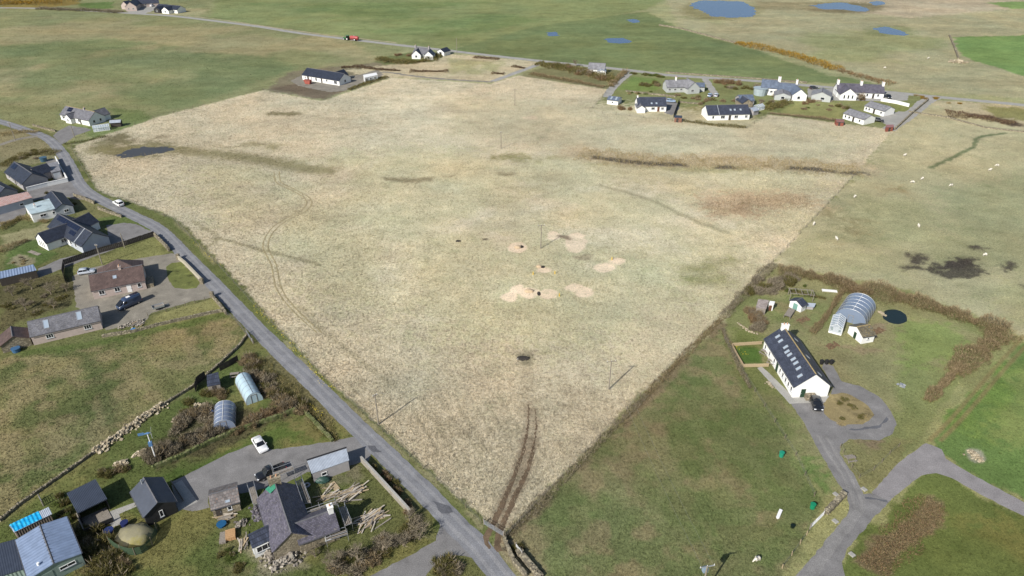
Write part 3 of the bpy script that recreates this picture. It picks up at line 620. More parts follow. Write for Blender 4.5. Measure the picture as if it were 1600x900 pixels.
for off in (-6, 6):
    ribbon('wheel_line', [(1262 + off, 905), (1295 + off, 855), (1335 + off, 805), (1342 + off, 785), (1325 + off, 745), (1300 + off, 705), (1285 + off, 680)], .95, .012, asphalt('worn_gravel', alb(144, 142, 140), .16) if 'worn_gravel' not in MATS else MATS['worn_gravel'], .15, .8)
sheet('tarmac_stain', [(1325, 672), (1345, 668), (1372, 664), (1384, 652), (1388, 655), (1376, 668), (1345, 673)], .012, M_DARKP, .25); sheet('tarmac_stain', [(1352, 775), (1385, 782), (1388, 785), (1350, 779)], .013, M_DARKP, .2)
sheet('paved_edge', [(1183, 575), (1190, 572), (1240, 620), (1300, 618), (1306, 624), (1296, 628), (1234, 631)], .013, M_CONC, .05)
# worn wheel lines and repair patches on the road
for off in (-.85, .85):
    w_ = spline(PL(ROAD), 2.0); pp = []
    for i, p in enumerate(w_):
        d = (w_[min(i + 1, len(w_) - 1)] - w_[max(i - 1, 0)]).normalized(); pp.append(p + Vector((-d.y, d.x, 0)) * off)
    mb = MB()
    for i, p in enumerate(pp):
        d = (pp[min(i + 1, len(pp) - 1)] - pp[max(i - 1, 0)]).normalized(); nn = Vector((-d.y, d.x, 0)); a = .34 + random.uniform(-.1, .1)
        mb.v += [tuple(p + nn * a + Vector((0, 0, .042))), tuple(p - nn * a + Vector((0, 0, .042)))]
    mb.f = [(2 * i, 2 * i + 1, 2 * i + 3, 2 * i + 2) for i in range(len(pp) - 1)]
    tag(mb.build('wheel_line', M_WHEEL), kind='structure')
sheet('road_patch', [(574, 697), (586, 697), (596, 707), (582, 707)], .062, M_DARKP, .15); sheet('road_patch', [(677, 783), (702, 790), (708, 800), (690, 803)], .062, M_DARKP, .2)
sheet('road_patch', [(292, 402), (300, 410), (306, 419), (296, 412)], .062, M_WHEEL, .2)
M_RUT = asphalt('pressed_grass', alb(168, 156, 120), .2); M_MUD = asphalt('wet_mud', alb(112, 95, 76), .3)
for off in (0, 8.0):
    ribbon('wheel_rut', [(428 + off, 268), (432 + off, 285), (455 + off, 297), (478 + off, 312), (472 + off, 328), (440 + off, 345), (420 + off, 362), (411 + off, 385), (424 + off, 415), (430 + off, 445), (440 + off, 465), (462 + off, 490), (495 + off, 520)], .38, .010, M_RUT, .12, .8)
for rt in (RUT_A, RUT_B):
    ribbon('muddy_rut', rt, (.1, 1.1), .008, M_MUD, .2, .35); ribbon('muddy_rut', [(a + 3.2, b) for a, b in rt[2:-1]], (.15, .3), .010, M_MUD, .08, .5)
# water
def water(name, c, rough=.12):
    m, nt, b = _nodes(name); b.inputs['Base Color'].default_value = (*c, 1); b.inputs['Roughness'].default_value = rough; b.inputs['Specular IOR Level'].default_value = .35
    tc = N(nt, 'ShaderNodeTexCoord'); n = N(nt, 'ShaderNodeTexNoise'); n.inputs['Scale'].default_value = 1.4; n.inputs['Detail'].default_value = 3; nt.links.new(tc.outputs['Object'], n.inputs['Vector'])
    bp = N(nt, 'ShaderNodeBump'); bp.inputs['Strength'].default_value = .35; bp.inputs['Distance'].default_value = .12; nt.links.new(n.outputs[0], bp.inputs['Height']); nt.links.new(bp.outputs[0], b.inputs['Normal'])
    return m
M_WATER = water('sky_blue_water', (.042, .082, .17), .22); M_WATER2 = water('flood_water', (.050, .048, .048), .35); M_POND = water('pond_water', (.012, .022, .022), .1)  # far ponds: the sky's blue reflection is put into the base colour
sheet('pond', [(1076, 8), (1092, 2), (1130, 1), (1165, 4), (1182, 18), (1172, 26), (1130, 27), (1105, 22)], .02, M_WATER, 2.2, 3, curve=True)
sheet('pond', [(1268, 9), (1300, 4), (1330, 6), (1356, 14), (1348, 18), (1310, 15), (1285, 14)], .02, M_WATER, 2.2, 3, curve=True)
sheet('pond', [(1364, 44), (1385, 42), (1400, 46), (1418, 54), (1400, 55), (1376, 51)], .02, M_WATER, 1.6, 2.5, curve=True)
sheet('pond', [(1355, 4), (1372, 2), (1385, 5), (1370, 9)], .02, M_WATER, 1.6, 2.5, curve=True)
sheet('pond', [(946, 61), (965, 59), (986, 64), (970, 68), (955, 67)], .02, M_WATER, 1.4, 2.5, curve=True)
sheet('pond', [(852, 51), (866, 50), (874, 55), (860, 57)], .02, M_WATER, 1.4, 2.5, curve=True)
sheet('pond', [(980, 31), (992, 30), (1002, 34), (988, 36)], .02, M_WATER, 1.4, 2.5, curve=True)
sheet('flooded_hollow', [(183, 241), (205, 233), (232, 229), (262, 231), (270, 236), (245, 240), (225, 243), (190, 246)], .02, M_WATER2, 1.1, 1.1, curve=True)
sheet('garden_pond', ell(1398, 495, 20, 11, 20, .2), .03, M_POND, .12)

# ------------------------------------------------------------------ materials of the buildings
WHITE = plain('white_harling', (.74, .74, .72), .85, .05, 1.2, .25, fine=20); CREAM = plain('pinkish_harling', alb(196, 180, 172), .9, .08, 1.2, .3, fine=18)
GREYW = plain('grey_harling', alb(176, 172, 172), .9, .08, 1.2, .3, fine=18); BLUEW = plain('pale_blue_grey_harling', alb(186, 192, 200), .88, .06, 1.2, .2)
PALEGREY = plain('pale_grey_render', alb(190, 194, 192), .9, .07)
STONEW = stone('rubble_stone', alb(150, 140, 120), alb(184, 172, 150)); STONED = stone('dry_stone', alb(140, 132, 114), alb(188, 178, 152), 3.0)
DSLATE = slate('dark_slate', (.048, .056, .082)); BSLATE = slate('black_tile', (.026, .033, .052), .4, .3); GSLATE = slate('grey_slate', (.150, .150, .168), lichen=(.22, .21, .20))
PSLATE = slate('purple_grey_slate', (.098, .092, .120), .36, .24, .3, lichen=(.17, .16, .15)); BROWNT = slate('brown_concrete_tile', (.105, .070, .062), .34, .32, .16)
LGSLATE = slate('light_grey_slate', (.22, .22, .235), .4, .3, .14); BLUES = slate('blue_grey_slate', (.115, .145, .20), .4, .3, .2); STILE = slate('stone_slate', (.16, .145, .14), .5, .4, .3, lichen=(.32, .18, .12))
LICHEN = slate('lichened_slate', (.13, .115, .08), .5, .4, .3, lichen=(.46, .30, .04))
STEEL = corrugated('steel_blue_sheet', (.20, .26, .38), .62, .5, .1); STEELP = corrugated('pale_steel_sheet', (.36, .40, .46), .24, .45, .1); DSTEEL = corrugated('dark_sheet', (.040, .050, .074), .22, .5, .1)
REDSHEET = corrugated('rusty_pink_sheet', (.40, .25, .22), .45, .7, 0, stain=(.42, .36, .35)); BROWNSH = corrugated('brown_ribbed_sheet', (.16, .13, .11), .35, .7, 0); BLUEFLAT = plain('pale_blue_felt', alb(186, 204, 210), .8, .10, .6, dirt=alb(140, 150, 150))
GREENSH = corrugated('pale_green_sheet', alb(140, 158, 150), .5, .6, .0); BLACKW = plain('black_timber', (.02, .02, .022), .7, .2, 3); DARKW = plain('dark_timber', (.05, .042, .036), .8, .25, 3)
PALEW = plain('pale_timber', alb(188, 168, 136), .8, .18, 4); GREYWOOD = plain('grey_timber', alb(150, 142, 132), .85, .22, 4); REDW = plain('red_timber', (.23, .07, .05), .7, .15, 3)
GLASS = glossy('window_glass', (.018, .022, .028), .05); SKYGL = glossy('rooflight_glass', (.42, .50, .58), .15, metal=.3); FRAME = plain('white_frame', (.78, .78, .77), .5, .04); DFRAME = plain('dark_frame', (.05, .05, .055), .5, .1)
RIDGE = plain('ridge_tile', (.10, .10, .11), .8, .2); RIDGEY = plain('lichened_ridge', (.26, .20, .10), .9, .3, 3); POT = plain('clay_pot', (.45, .26, .16), .8, .15); LEAD = plain('lead_flashing', (.26, .28, .31), .5, .1)
GREEND = plain('dark_green_paint', (.02, .05, .03), .5, .1); BROWND = plain('brown_paint', (.12, .05, .03), .6, .15); WHITED = plain('white_paint', (.75, .75, .74), .5, .05); GUTTER = plain('gutter_plastic', (.09, .09, .10), .5, .1)
SOLAR = glossy('solar_panel', (.008, .011, .028), .12); MET = plain('galvanised_steel', (.42, .44, .46), .45, .12, 3, metal=.5); BLACKR = plain('black_rubber', (.018, .018, .018), .85, .1)

# ------------------------------------------------------------------ building kit
def rect_window(par, c, u, n, w, h, fm=None, pm=None, name='window', div=1, fr=.09):
    """window at centre c on a wall with along-vector u and outward normal n"""
    c = Vector(c); u = Vector(u).normalized(); n = Vector(n).normalized(); v = n.cross(u).normalized()
    if v.z < 0: v = -v
    mb = MB()
    def pl(cx, cy, hw, hh, d0, d1, M):
        q = [c + u * (cx + a * hw) + v * (cy + b * hh) for a, b in ((-1, -1), (1, -1), (1, 1), (-1, 1))]
        M.add([p + n * d0 for p in q] + [p + n * d1 for p in q], [(0, 3, 2, 1), (4, 5, 6, 7), (0, 1, 5, 4), (1, 2, 6, 5), (2, 3, 7, 6), (3, 0, 4, 7)])
    hw, hh = w / 2, h / 2
    pl(-hw + fr / 2, 0, fr / 2, hh, -.02, .06, mb); pl(hw - fr / 2, 0, fr / 2, hh, -.02, .06, mb)
    pl(0, hh - fr / 2, hw - fr, fr / 2, -.02, .06, mb); pl(0, -hh + fr / 2, hw - fr, fr / 2, -.02, .06, mb)
    for k in range(1, div): pl(-hw + w * k / div, 0, fr / 3, hh - fr, -.02, .055, mb)
    f = mb.build(name, fm or FRAME, par)
    g = MB(); pl(0, 0, hw - fr * .6, hh - fr * .6, -.02, .025, g); g.build('pane', pm or GLASS, f)
    if name == 'window':
        s_ = MB(); pl(0, -hh - .05, hw + .06, .05, -.02, .12, s_); s_.build('sill', LEAD, f)
    return f
def rooflight(par, c, u, n, w, h): return rect_window(par, c, u, n, w, h, LEAD, SKYGL, 'roof_window', 1, .10)
def chimney(par, x, y, z0, z1, sx, sy, mat, pots=2):
    mb = MB().box(x - sx / 2, x + sx / 2, y - sy / 2, y + sy / 2, z0, z1); o = mb.build('chimney', mat, par)
    cp = MB().box(x - sx / 2 - .07, x + sx / 2 + .07, y - sy / 2 - .07, y + sy / 2 + .07, z1 + .002, z1 + .13); cp.build('chimney_cap', mat, o)
    for k in range(pots):
        yy = y + (k - (pots - 1) / 2) * sy * .45
        MB().tube([(x, yy, z1 + .13), (x, yy, z1 + .55)], [.14, .11], 8).build('chimney_pot', POT, o)
    return o
def gable_shell(par, L, w, ze, zr, wallm, roofm, x0=None, oh=.22, og=.18, ridgem=None, t=.13, gutter=True, yoff=0.0):
    """walls and two roof slopes; ridge along local x from x0 to x0+L"""
    x0 = -L / 2 if x0 is None else x0; x1 = x0 + L; h = w / 2
    mb = MB(); pr = [(-h, 0), (h, 0), (h, ze), (0, zr - .04), (-h, ze)]; n = 5
    mb.v = [(x0, a + yoff, b) for a, b in pr] + [(x1, a + yoff, b) for a, b in pr]
    mb.f = [tuple(range(5)), tuple(9 - i for i in range(5))] + [((i + 1) % 5, i, 5 + i, 5 + (i + 1) % 5) for i in (1, 4, 0)]
    wl_ = mb.build('wall', wallm, par)
    sl = (zr - ze) / h
    for s_ in (-1, 1):
        ye = s_ * (h + oh); zz = ze - sl * oh
        quad = [(x0 - og, yoff + s_ * .01, zr + .09), (x1 + og, yoff + s_ * .01, zr + .09), (x1 + og, yoff + ye, zz + .09), (x0 - og, yoff + ye, zz + .09)]
        MB().slab(quad, t).build('roof', roofm, par)
        if gutter: MB().bar((x0 - og + .02, yoff + s_ * (h + oh + .07), zz + .0), (x1 + og - .02, yoff + s_ * (h + oh + .07), zz + .0), .11, .09).build('gutter', GUTTER, par)
    MB().extr([(-.16, zr + .05), (0, zr + .17), (.16, zr + .05)], 0, 1).v
    rc = MB(); rc.v = [(x0 - og - .01, yoff - .17, zr + .04), (x0 - og - .01, yoff, zr + .17), (x0 - og - .01, yoff + .17, zr + .04), (x1 + og + .01, yoff - .17, zr + .04), (x1 + og + .01, yoff, zr + .17), (x1 + og + .01, yoff + .17, zr + .04)]
    rc.f = [(0, 1, 4, 3), (1, 2, 5, 4), (0, 3, 5, 2), (0, 2, 1), (3, 4, 5)]; rc.build('ridge', ridgem or RIDGE, par)
    return wl_
def wall_pt(L, w, side, t, z):
    """local point, along, outward for a wall side; t is 0..1 along it"""
    if side == 'l': return Vector((-L / 2 + t * L, w / 2, z)), Vector((1, 0, 0)), Vector((0, 1, 0))
    if side == 'r': return Vector((-L / 2 + t * L, -w / 2, z)), Vector((1, 0, 0)), Vector((0, -1, 0))
    if side == 'a': return Vector((-L / 2, -w / 2 + t * w, z)), Vector((0, 1, 0)), Vector((-1, 0, 0))
    return Vector((L / 2, -w / 2 + t * w, z)), Vector((0, 1, 0)), Vector((1, 0, 0))
def house(name, label, ra, rb, zr, w, ze, wallm, roofm, win=(), doors=(), lights=(), chim=(), cat='house', group=None, ridgem=None, dm=None, panels=(), fm=None, oh=.22):
    """ridge from photo point ra to rb; l is left of that direction. win (side,t,zc,w,h,div), doors (side,t,w,h), lights (side,t,up,w,h), chim (t,y,sx,sy,top,mat)"""
    A = P(*ra, zr + .1); B = P(*rb, zr + .1); c = (A + B) / 2; c.z = 0; rz = heading(A, B); A.z = B.z = 0; L = (B - A).length
    e = empty(name, c, rz, label, cat, group)
    gable_shell(e, L, w, ze, zr, wallm, roofm, ridgem=ridgem, oh=oh)
    for q in win:
        side, t, zc, ww, hh = q[:5]; p, u, n = wall_pt(L, w, side, t, zc); rect_window(e, p, u, n, ww, hh, fm, div=q[5] if len(q) > 5 else 1)
    for q in doors:
        side, t, ww, hh = q[:4]; p, u, n = wall_pt(L, w, side, t, hh / 2 + .02)
        d = MB(); hx = abs(u.x) * ww / 2 + abs(n.x) * .05; hy = abs(u.y) * ww / 2 + abs(n.y) * .05
        d.box(p.x - hx, p.x + hx, p.y - hy, p.y + hy, .05, hh); o = d.build('door', (q[4] if len(q) > 4 else None) or dm or DARKW, e)
        hp = p + n * .08 + u * ww * .36; MB().box(hp.x - .05, hp.x + .05, hp.y - .05, hp.y + .05, 1.0, 1.1).build('handle', MET, o)
    sl = math.atan2(zr - ze, w / 2)
    for q in lights:
        side, t, up, ww, hh = q; s_ = 1 if side == 'l' else -1
        y = s_ * (w / 2) * (1 - up); z = ze + (zr - ze) * up + .10; n = Vector((0, s_ * math.sin(sl), math.cos(sl)))
        rooflight(e, (-L / 2 + t * L, y, z + .0), (1, 0, 0), n, ww, hh)
    for q in chim:
        t, y, sx_, sy_, top, cm = q[:6]; chimney(e, -L / 2 + t * L, y, zr - 1.0, top, sx_, sy_, cm, q[6] if len(q) > 6 else 2)
    for q in panels:
        side, t0, t1, u0, u1, nx, ny = q; s_ = 1 if side == 'l' else -1; n = Vector((0, s_ * math.sin(sl), math.cos(sl))); v = Vector((0, -s_ * math.cos(sl), math.sin(sl)))
        sll = math.hypot(w / 2, zr - ze)
        for i in range(nx):
            for j in range(ny):
                a0 = t0 + (t1 - t0) * (i + .04) / nx; a1 = t0 + (t1 - t0) * (i + .96) / nx; b0 = (u0 + (u1 - u0) * (j + .04) / ny) * sll; b1 = (u0 + (u1 - u0) * (j + .96) / ny) * sll
                base = Vector((0, s_ * w / 2, ze + .10)); q4 = [base + v * b + Vector((-L / 2 + a * L, 0, 0)) + n * .10 for a, b in ((a0, b0), (a1, b0), (a1, b1), (a0, b1))]
                MB().slab(q4, .05).build('solar_panel', SOLAR, e)
    e['L'] = L; return e, L
def wing(par, px, z0, ang, L, w, ze, zr, wallm, roofm, world_=None, win=(), ridgem=None, name='wing'):
    """a lower wing as a part of its house: local x0,y0 start, runs along ang"""
    h = bpy.data.objects.new(name, None); COL.objects.link(h); h.parent = par; h.location = px; h.rotation_euler = (0, 0, ang)
    gable_shell(h, L, w, ze, zr, wallm, roofm, x0=0, ridgem=ridgem)
    for q in win:
        side, t, zc, ww, hh = q[:5]; p, u, n = wall_pt(L, w, side, t, zc); p.x += L / 2; rect_window(h, p, u, n, ww, hh, div=q[5] if len(q) > 5 else 1)
    return h
def to_local(par, p):
    d = Vector(p) - par.location; a = -par.rotation_euler.z
    return Vector((d.x * math.cos(a) - d.y * math.sin(a), d.x * math.sin(a) + d.y * math.cos(a), d.z))
def wing_px(par, pa, pb, zr, w, ze, wallm, roofm, win=(), ridgem=None):
    """wing whose ridge runs from photo point pa (against the house) to pb (its free gable)"""
    A = to_local(par, P(*pa, zr + .1)); B = to_local(par, P(*pb, zr + .1)); A.z = B.z = 0
    return wing(par, A, 0, heading(A, B), (B - A).length, w, ze, zr, wallm, roofm, win=win, ridgem=ridgem)
def mono(name, label, quad, zs, wallm, roofm, cat='shed', group=None, inset=.12, win=(), doors=(), t=.10, open_side=None, par=None, fm=None):
    """lean-to or flat roof: photo points of the roof corners with their heights, in order round"""
    if isinstance(zs, (int, float)): zs = [zs] * 4
    W = [P(a, b, z) for (a, b), z in zip(quad, zs)]
    area = sum(W[i].x * W[(i + 1) % 4].y - W[(i + 1) % 4].x * W[i].y for i in range(4))
    if area < 0: W.reverse()
    c = sum(W, Vector()) / 4; c.z = 0; rz = heading(W[0], W[1])
    if par: e = bpy.data.objects.new(name, None); COL.objects.link(e); e.parent = par; e.location = to_local(par, c); e.rotation_euler = (0, 0, rz - par.rotation_euler.z)
    else: e = empty(name, c, rz, label, cat, group)
    a = -rz; loc = []
    for p in W:
        d = p - c; loc.append(Vector((d.x * math.cos(a) - d.y * math.sin(a), d.x * math.sin(a) + d.y * math.cos(a), p.z)))
    MB().slab(loc, t).build('roof', roofm, e)
    m_ = sum(loc, Vector()) / 4; inn = []
    for p in loc:
        d = Vector((m_.x - p.x, m_.y - p.y, 0)); k = inset * 1.4 / max(d.length, .1); inn.append(Vector((p.x + d.x * k, p.y + d.y * k, p.z - t - .01)))
    for i in range(4):
        if open_side is not None and i in (open_side if isinstance(open_side, (list, tuple)) else [open_side]): continue
        p, q = inn[i], inn[(i + 1) % 4]; d = (q - p); d.z = 0; d.normalize(); nn = Vector((d.y, -d.x, 0)); th = nn * -.12; e0 = d * (.121 if i % 2 else 0)
        mbw = MB().add([(p + e0).xy.to_3d(), (q - e0).xy.to_3d(), q - e0, p + e0, (p + e0 + th).xy.to_3d(), (q - e0 + th).xy.to_3d(), q - e0 + th, p + e0 + th], [(0, 1, 2, 3), (7, 6, 5, 4), (0, 4, 5, 1), (1, 5, 6, 2), (2, 6, 7, 3), (3, 7, 4, 0)])
        mbw.build('wall', wallm, e)
    for s_, tt, zc, ww, hh, *dv in win:
        p, q = inn[s_], inn[(s_ + 1) % 4]; d = (q - p); d.z = 0; d.normalize(); nn = Vector((d.y, -d.x, 0)); pt = p.lerp(q, tt); pt.z = zc; rect_window(e, pt, d, nn, ww, hh, fm, div=dv[0] if dv else 1)
    for s_, tt, ww, hh, dmm in doors:
        p, q = inn[s_], inn[(s_ + 1) % 4]; d = (q - p); d.z = 0; d.normalize(); nn = Vector((d.y, -d.x, 0)); pt = p.lerp(q, tt); pt.z = hh / 2
        o = MB().obox(pt + nn * .03, d, ww / 2, .05, hh / 2).build('door', dmm, e); MB().obox(pt + nn * .10 + d * ww * .36, d, .05, .03, .05).build('handle', MET, o)
    return e
# ------------------------------------------------------------------ BUILDINGS
# long white house on the right
h45, L45 = house('long_house', 'long white house with dark slate roof and a row of rooflights', (1275, 583.5), (1225, 510), 5.9, 7.3, 2.85, WHITE, DSLATE, ridgem=RIDGEY,
    win=[('l', t, 1.5, .75, 1.15) for t in (.06, .15, .235, .33, .42)] + [('l', t, 1.5, .75, 1.15) for t in (.62, .78, .93)],
    doors=[('a', .72, .95, 2.1, GREEND), ('l', .52, .95, 2.1, GREEND)],
    lights=[('l', t, u, .7, 1.15) for t, u in ((.10, .40), (.22, .52), (.32, .55), (.40, .55), (.50, .52), (.57, .50), (.655, .56), (.80, .52), (.90, .52))] + [('r', t, .5, .8, 1.0) for t in (.1, .45, .82)],
    chim=[(.97, 0, .7, 1.5, 6.8, WHITE, 2)])
MB().obox((-L45 / 2 - .55, .2, .55), (0, 1, 0), 1.0, .55, .55).build('oil_tank_housing', STONEW, h45)
# farm house with slates and scaffolding, bottom left
h8, L8 = house('farmhouse', 'grey stone farmhouse with mottled purple slate roof being repaired', (455, 831), (429, 752), 4.9, 6.2, 2.5, STONEW, PSLATE,
    win=[('a', .28, 1.6, .95, 1.3, 1), ('l', .2, 1.5, .9, 1.2), ('l', .75, 1.5, .9, 1.2)], chim=[(.99, 0, .9, 1.9, 6.0, STONEW, 2)])
w8 = wing_px(h8, (459, 818), (520, 796), 4.2, 5.0, 2.4, STONEW, PSLATE, win=[('r', .7, 1.4, .9, 1.2)])
chimney(w8, 5.8, 0, 3.4, 5.2, .8, 1.0, WHITE, 1)
sr = mono('sunroom', None, [(387, 835), (424, 817), (431, 840), (394, 857)], [2.9, 2.9, 2.5, 2.5], WHITE, DSLATE, par=h8, win=[(0, .5, 1.55, 2.6, 1.2, 3), (3, .5, 1.55, 2.2, 1.2, 2)])
MB().slab([(L8 / 2 - 1.6, .15, 5.02), (L8 / 2 - .2, .15, 5.02), (L8 / 2 - .2, 1.7, 4.2), (L8 / 2 - 1.8, 1.2, 4.45)], .03).build('green_tarpaulin', plain('green_tarp', alb(60, 140, 112), .6, .2), h8)
h7, L7 = house('stone_shed', 'small stone shed with red lichen along its stone slate roof', (327, 772.5), (369, 760.5), 3.3, 4.4, 2.2, STONEW, STILE, win=[('r', .62, 1.3, .7, .9)], doors=[('r', .2, .9, 1.9)], lights=[('r', .60, .18, .8, .5)], cat='shed')
h9 = mono('garage', 'low shed with pale steel roof beside the road entrance', [(479.7, 719), (541, 699.6), (545.7, 719), (487, 740)], [2.9, 2.9, 2.4, 2.4], GREYW, STEELP, win=[(0, .3, 1.3, 1, .8)], doors=[(3, .5, 1.6, 2, BLACKW)])
MB().bar(to_local(h9, P(479, 719, 2.95)), to_local(h9, P(541.5, 699, 2.95)), .3, .12).build('fascia', BLACKW, h9)
h5, L5 = house('black_cabin', 'black timber cabin with steep dark blue grey roof', (245.7, 784), (224.9, 746.5), 4.0, 4.8, 2.5, BLACKW, DSTEEL, win=[('a', .5, 1.4, .6, 1.4)], doors=[('r', .5, 1.0, 2.0)], cat='cabin')
MB().tube([(2.7, .6, 3.4), (2.7, .6, 4.6)], .12, 8).build('flue', MET, h5)
h4 = mono('garden_room', 'dark flat roofed open garden room with walled deck', [(104, 770.5), (149, 748.5), (167.5, 779), (121, 801.8)], [2.9, 2.9, 2.7, 2.7], BLACKW, DSTEEL, cat='garden room', open_side=0, t=.2)
dk = PL([(121, 812), (166, 792), (177, 812), (133, 832)], .12); d_ = MB()
for k in range(18):
    a = dk[0].lerp(dk[3], (k + .04) / 18); b = dk[1].lerp(dk[2], (k + .04) / 18); c = dk[1].lerp(dk[2], (k + .94) / 18); e_ = dk[0].lerp(dk[3], (k + .94) / 18)
    pl_ = MB().slab([to_local(h4, p) + Vector((0, 0, 0)) for p in (a, b, c, e_)], .08)
    for q_ in range(len(pl_.v)): 
        x, y, z = pl_.v[q_]; ca_, sa_ = 1, 0
    pl_.build('deck_board', GREYWOOD, h4)
def low_wall(par, a, b, h, th, mat, name='low_wall'):
    A, B = to_local(par, P(*a)), to_local(par, P(*b)); MB().obox(((A + B) / 2).xy.to_3d() + Vector((0, 0, h / 2)), B - A, (B - A).length / 2, th / 2, h / 2).build(name, mat, par)
low_wall(h4, (122, 808), (133, 833), 1.0, .15, GREYWOOD); low_wall(h4, (134, 834), (178, 815), 1.0, .12, BLACKW)
h2, L2 = house('steel_barn', 'large shed with blue grey ribbed roof and pale green front', (83.5, 879), (62.7, 821.3), 3.3, 7.0, 2.65, GREENSH, STEEL, win=[('a', .3, 1.6, 2.2, .7, 2)], doors=[('a', .68, 1.4, 2.1, GREENSH), ('a', .9, .8, 1.9, BLACKW)], cat='shed', oh=.1)
MB().tube([(-3.2, 1.8, 2.9), (-3.2, 1.8, 3.5)], .2, 8).build('roof_vent', WHITED, h2)
for k in range(10):
    MB().bar((-L2 / 2 + .3 + k * (L2 - .6) / 9, -.25, 3.42), (-L2 / 2 + .3 + k * (L2 - .6) / 9, .25, 3.42), .06, .05).build('ridge_clip', DFRAME, h2)
mono('dark_shed', 'dark felt roofed shed butting against the blue grey barn', [(-30, 857), (25, 842), (43, 887), (-14, 905)], [2.6, 2.6, 2.3, 2.3], GREENSH, DSTEEL)
h3 = mono('lean_to', 'brown ribbed lean-to with bright blue sheet over most of its roof', [(14, 821), (76, 792), (81.5, 803), (22, 832)], [2.3, 2.3, 2.0, 2.0], BROWNSH, STEELP)
bl = [P(15, 819.5, 2.34), P(60, 798.5, 2.34), P(66, 810, 2.05), P(23.5, 830.5, 2.05)]
MB().slab([to_local(h3, p) for p in bl], .03).build('blue_sheet', corrugated('blue_plastic_sheet', (.01, .30, .62), .55, .25, 0, stain=(.06, .48, .70)), h3)
mono('garden_shed', 'small grey roofed shed between the dark board fences', [(323, 586), (341, 581), (344, 600), (323.5, 604)], [2.4, 2.4, 2.0, 2.0], GREYWOOD, DSLATE, doors=[(0, .5, .8, 1.7, DARKW)])
# left middle
h16, L16 = house('long_outbuilding', 'long pinkish outbuilding with grey slate roof and two blue rooflights', (43.3, 502.2), (151, 477.8), 4.5, 6.4, 2.45, CREAM, GSLATE,
    win=[('r', .25, 1.45, 1.5, 1.1, 3), ('r', .80, 1.45, 1.5, 1.1, 3)], lights=[('r', .24, .55, 1.1, 2.2), ('r', .72, .60, 1.1, 2.2)], cat='outbuilding')
h17, L17 = house('stone_hut', 'small stone hut with brown tiled roof beside the pinkish outbuilding', (19.5, 525), (17, 510), 3.5, 5.6, 2.0, STONEW, BROWNT, cat='hut')
h18, L18 = house('brown_bungalow', 'bungalow with brown tiled roof and single rooflight behind the blue van', (139, 429), (221, 413.5), 4.9, 8.2, 2.5, CREAM, BROWNT,
    win=[('r', .17, 1.5, 1.3, 1.2, 2), ('r', .46, 1.5, 1.3, 1.2, 2), ('r', .88, 1.5, .9, 1.2), ('b', .6, 1.4, 1.0, 1.2)], doors=[('r', .68, 1.0, 2.1, WHITED)], lights=[('r', .46, .55, .9, 1.0)], chim=[(.58, .1, .6, .9, 5.6, CREAM, 2)])
hp = [to_local(h18, P(*q, z)) for q, z in (((176.7, 401), 5.0), ((153, 421.5), 2.5), ((213, 413), 2.5))]
ap, bl_, br_ = hp; ap = Vector((1.0, 5.2, 5.0)); bl_ = Vector((-5.0, 7.6, 2.5)); br_ = Vector((6.0, 7.6, 2.5))
MB().box(-4.6, 5.6, 3.6, 7.3, 0, 2.49).build('rear_wall', CREAM, h18)
rm = MB(); rm.v = [(-5.0, 7.7, 2.5), (6.0, 7.7, 2.5), (6.0, 1.0, 2.5), (-5.0, 1.0, 2.5), (.5, 4.6, 5.6)]; rm.f = [(0, 1, 4), (1, 2, 4), (2, 3, 4), (3, 0, 4), (0, 3, 2, 1)]; rm.build('hipped_roof', BROWNT, h18)
MB().obox((L18 / 2 + .9, -1.5, .5), (1, 0, 0), .8, 2.2, .5).build('porch_step', STONEW, h18)
# white house with solar panels
h20, L20 = house('solar_house', 'white house with black tiled roof and blocks of solar panels', (144, 363), (90.7, 333.3), 5.2, 7.4, 2.5, BLUEW, BSLATE,
    win=[('l', .2, 1.5, 1.0, 1.3), ('l', .34, 1.5, 1.2, 1.3), ('l', .45, 1.5, 1.0, 1.3)], doors=[('l', .40, .9, 2.1, WHITED)], panels=[('l', .30, .93, .62, .94, 9, 2), ('l', .30, .46, .25, .52, 3, 2)])
wing_px(h20, (103, 349), (59.5, 364), 4.6, 6.0, 2.4, WHITE, BSLATE, win=[('b', .3, 1.4, .6, 1.6), ('b', .5, 1.4, .6, 1.6), ('b', .7, 1.4, .6, 1.6), ('l', .4, 1.4, 1.6, 1.2, 2)])
wing_px(h20, (112, 344), (138, 332), 4.6, 6.0, 2.4, WHITE, BSLATE, win=[('b', .5, 1.4, 1.2, 1.2)])
MB().slab([(-L20 / 2 + 4.0, .05, 5.34), (-L20 / 2 + 4.35, .05, 5.34), (-L20 / 2 + 4.35, 3.95, 2.45), (-L20 / 2 + 4.0, 3.95, 2.45)], .12).build('verge_board', LEAD, h20)
mono('blue_grey_shed', 'low shed with blue grey roof behind the leafless trees', [(-8, 426), (52, 413), (57, 422), (-3, 436)], [2.6, 2.6, 2.3, 2.3], DARKW, STEEL)
h22a = mono('flat_bungalow', 'white bungalow with pale blue flat roof and a dark gabled end', [(38, 321), (78.5, 309.5), (91.5, 324.5), (48, 335)], [3.0, 3.0, 2.8, 2.8], WHITE, BLUEFLAT, cat='house', win=[(0, .40, 1.6, 1.7, .9, 2), (0, .80, 1.6, .9, .9), (3, .5, 1.5, .8, .9)])
wing_px(h22a, (80.5, 298), (97, 318), 3.9, 5.0, 2.5, BLUEW, BSLATE, win=[('b', .6, 1.5, 1.3, 1.0, 2)])
chimney(h22a, -1.5, .3, 2.8, 3.7, .6, .6, WHITE, 1)
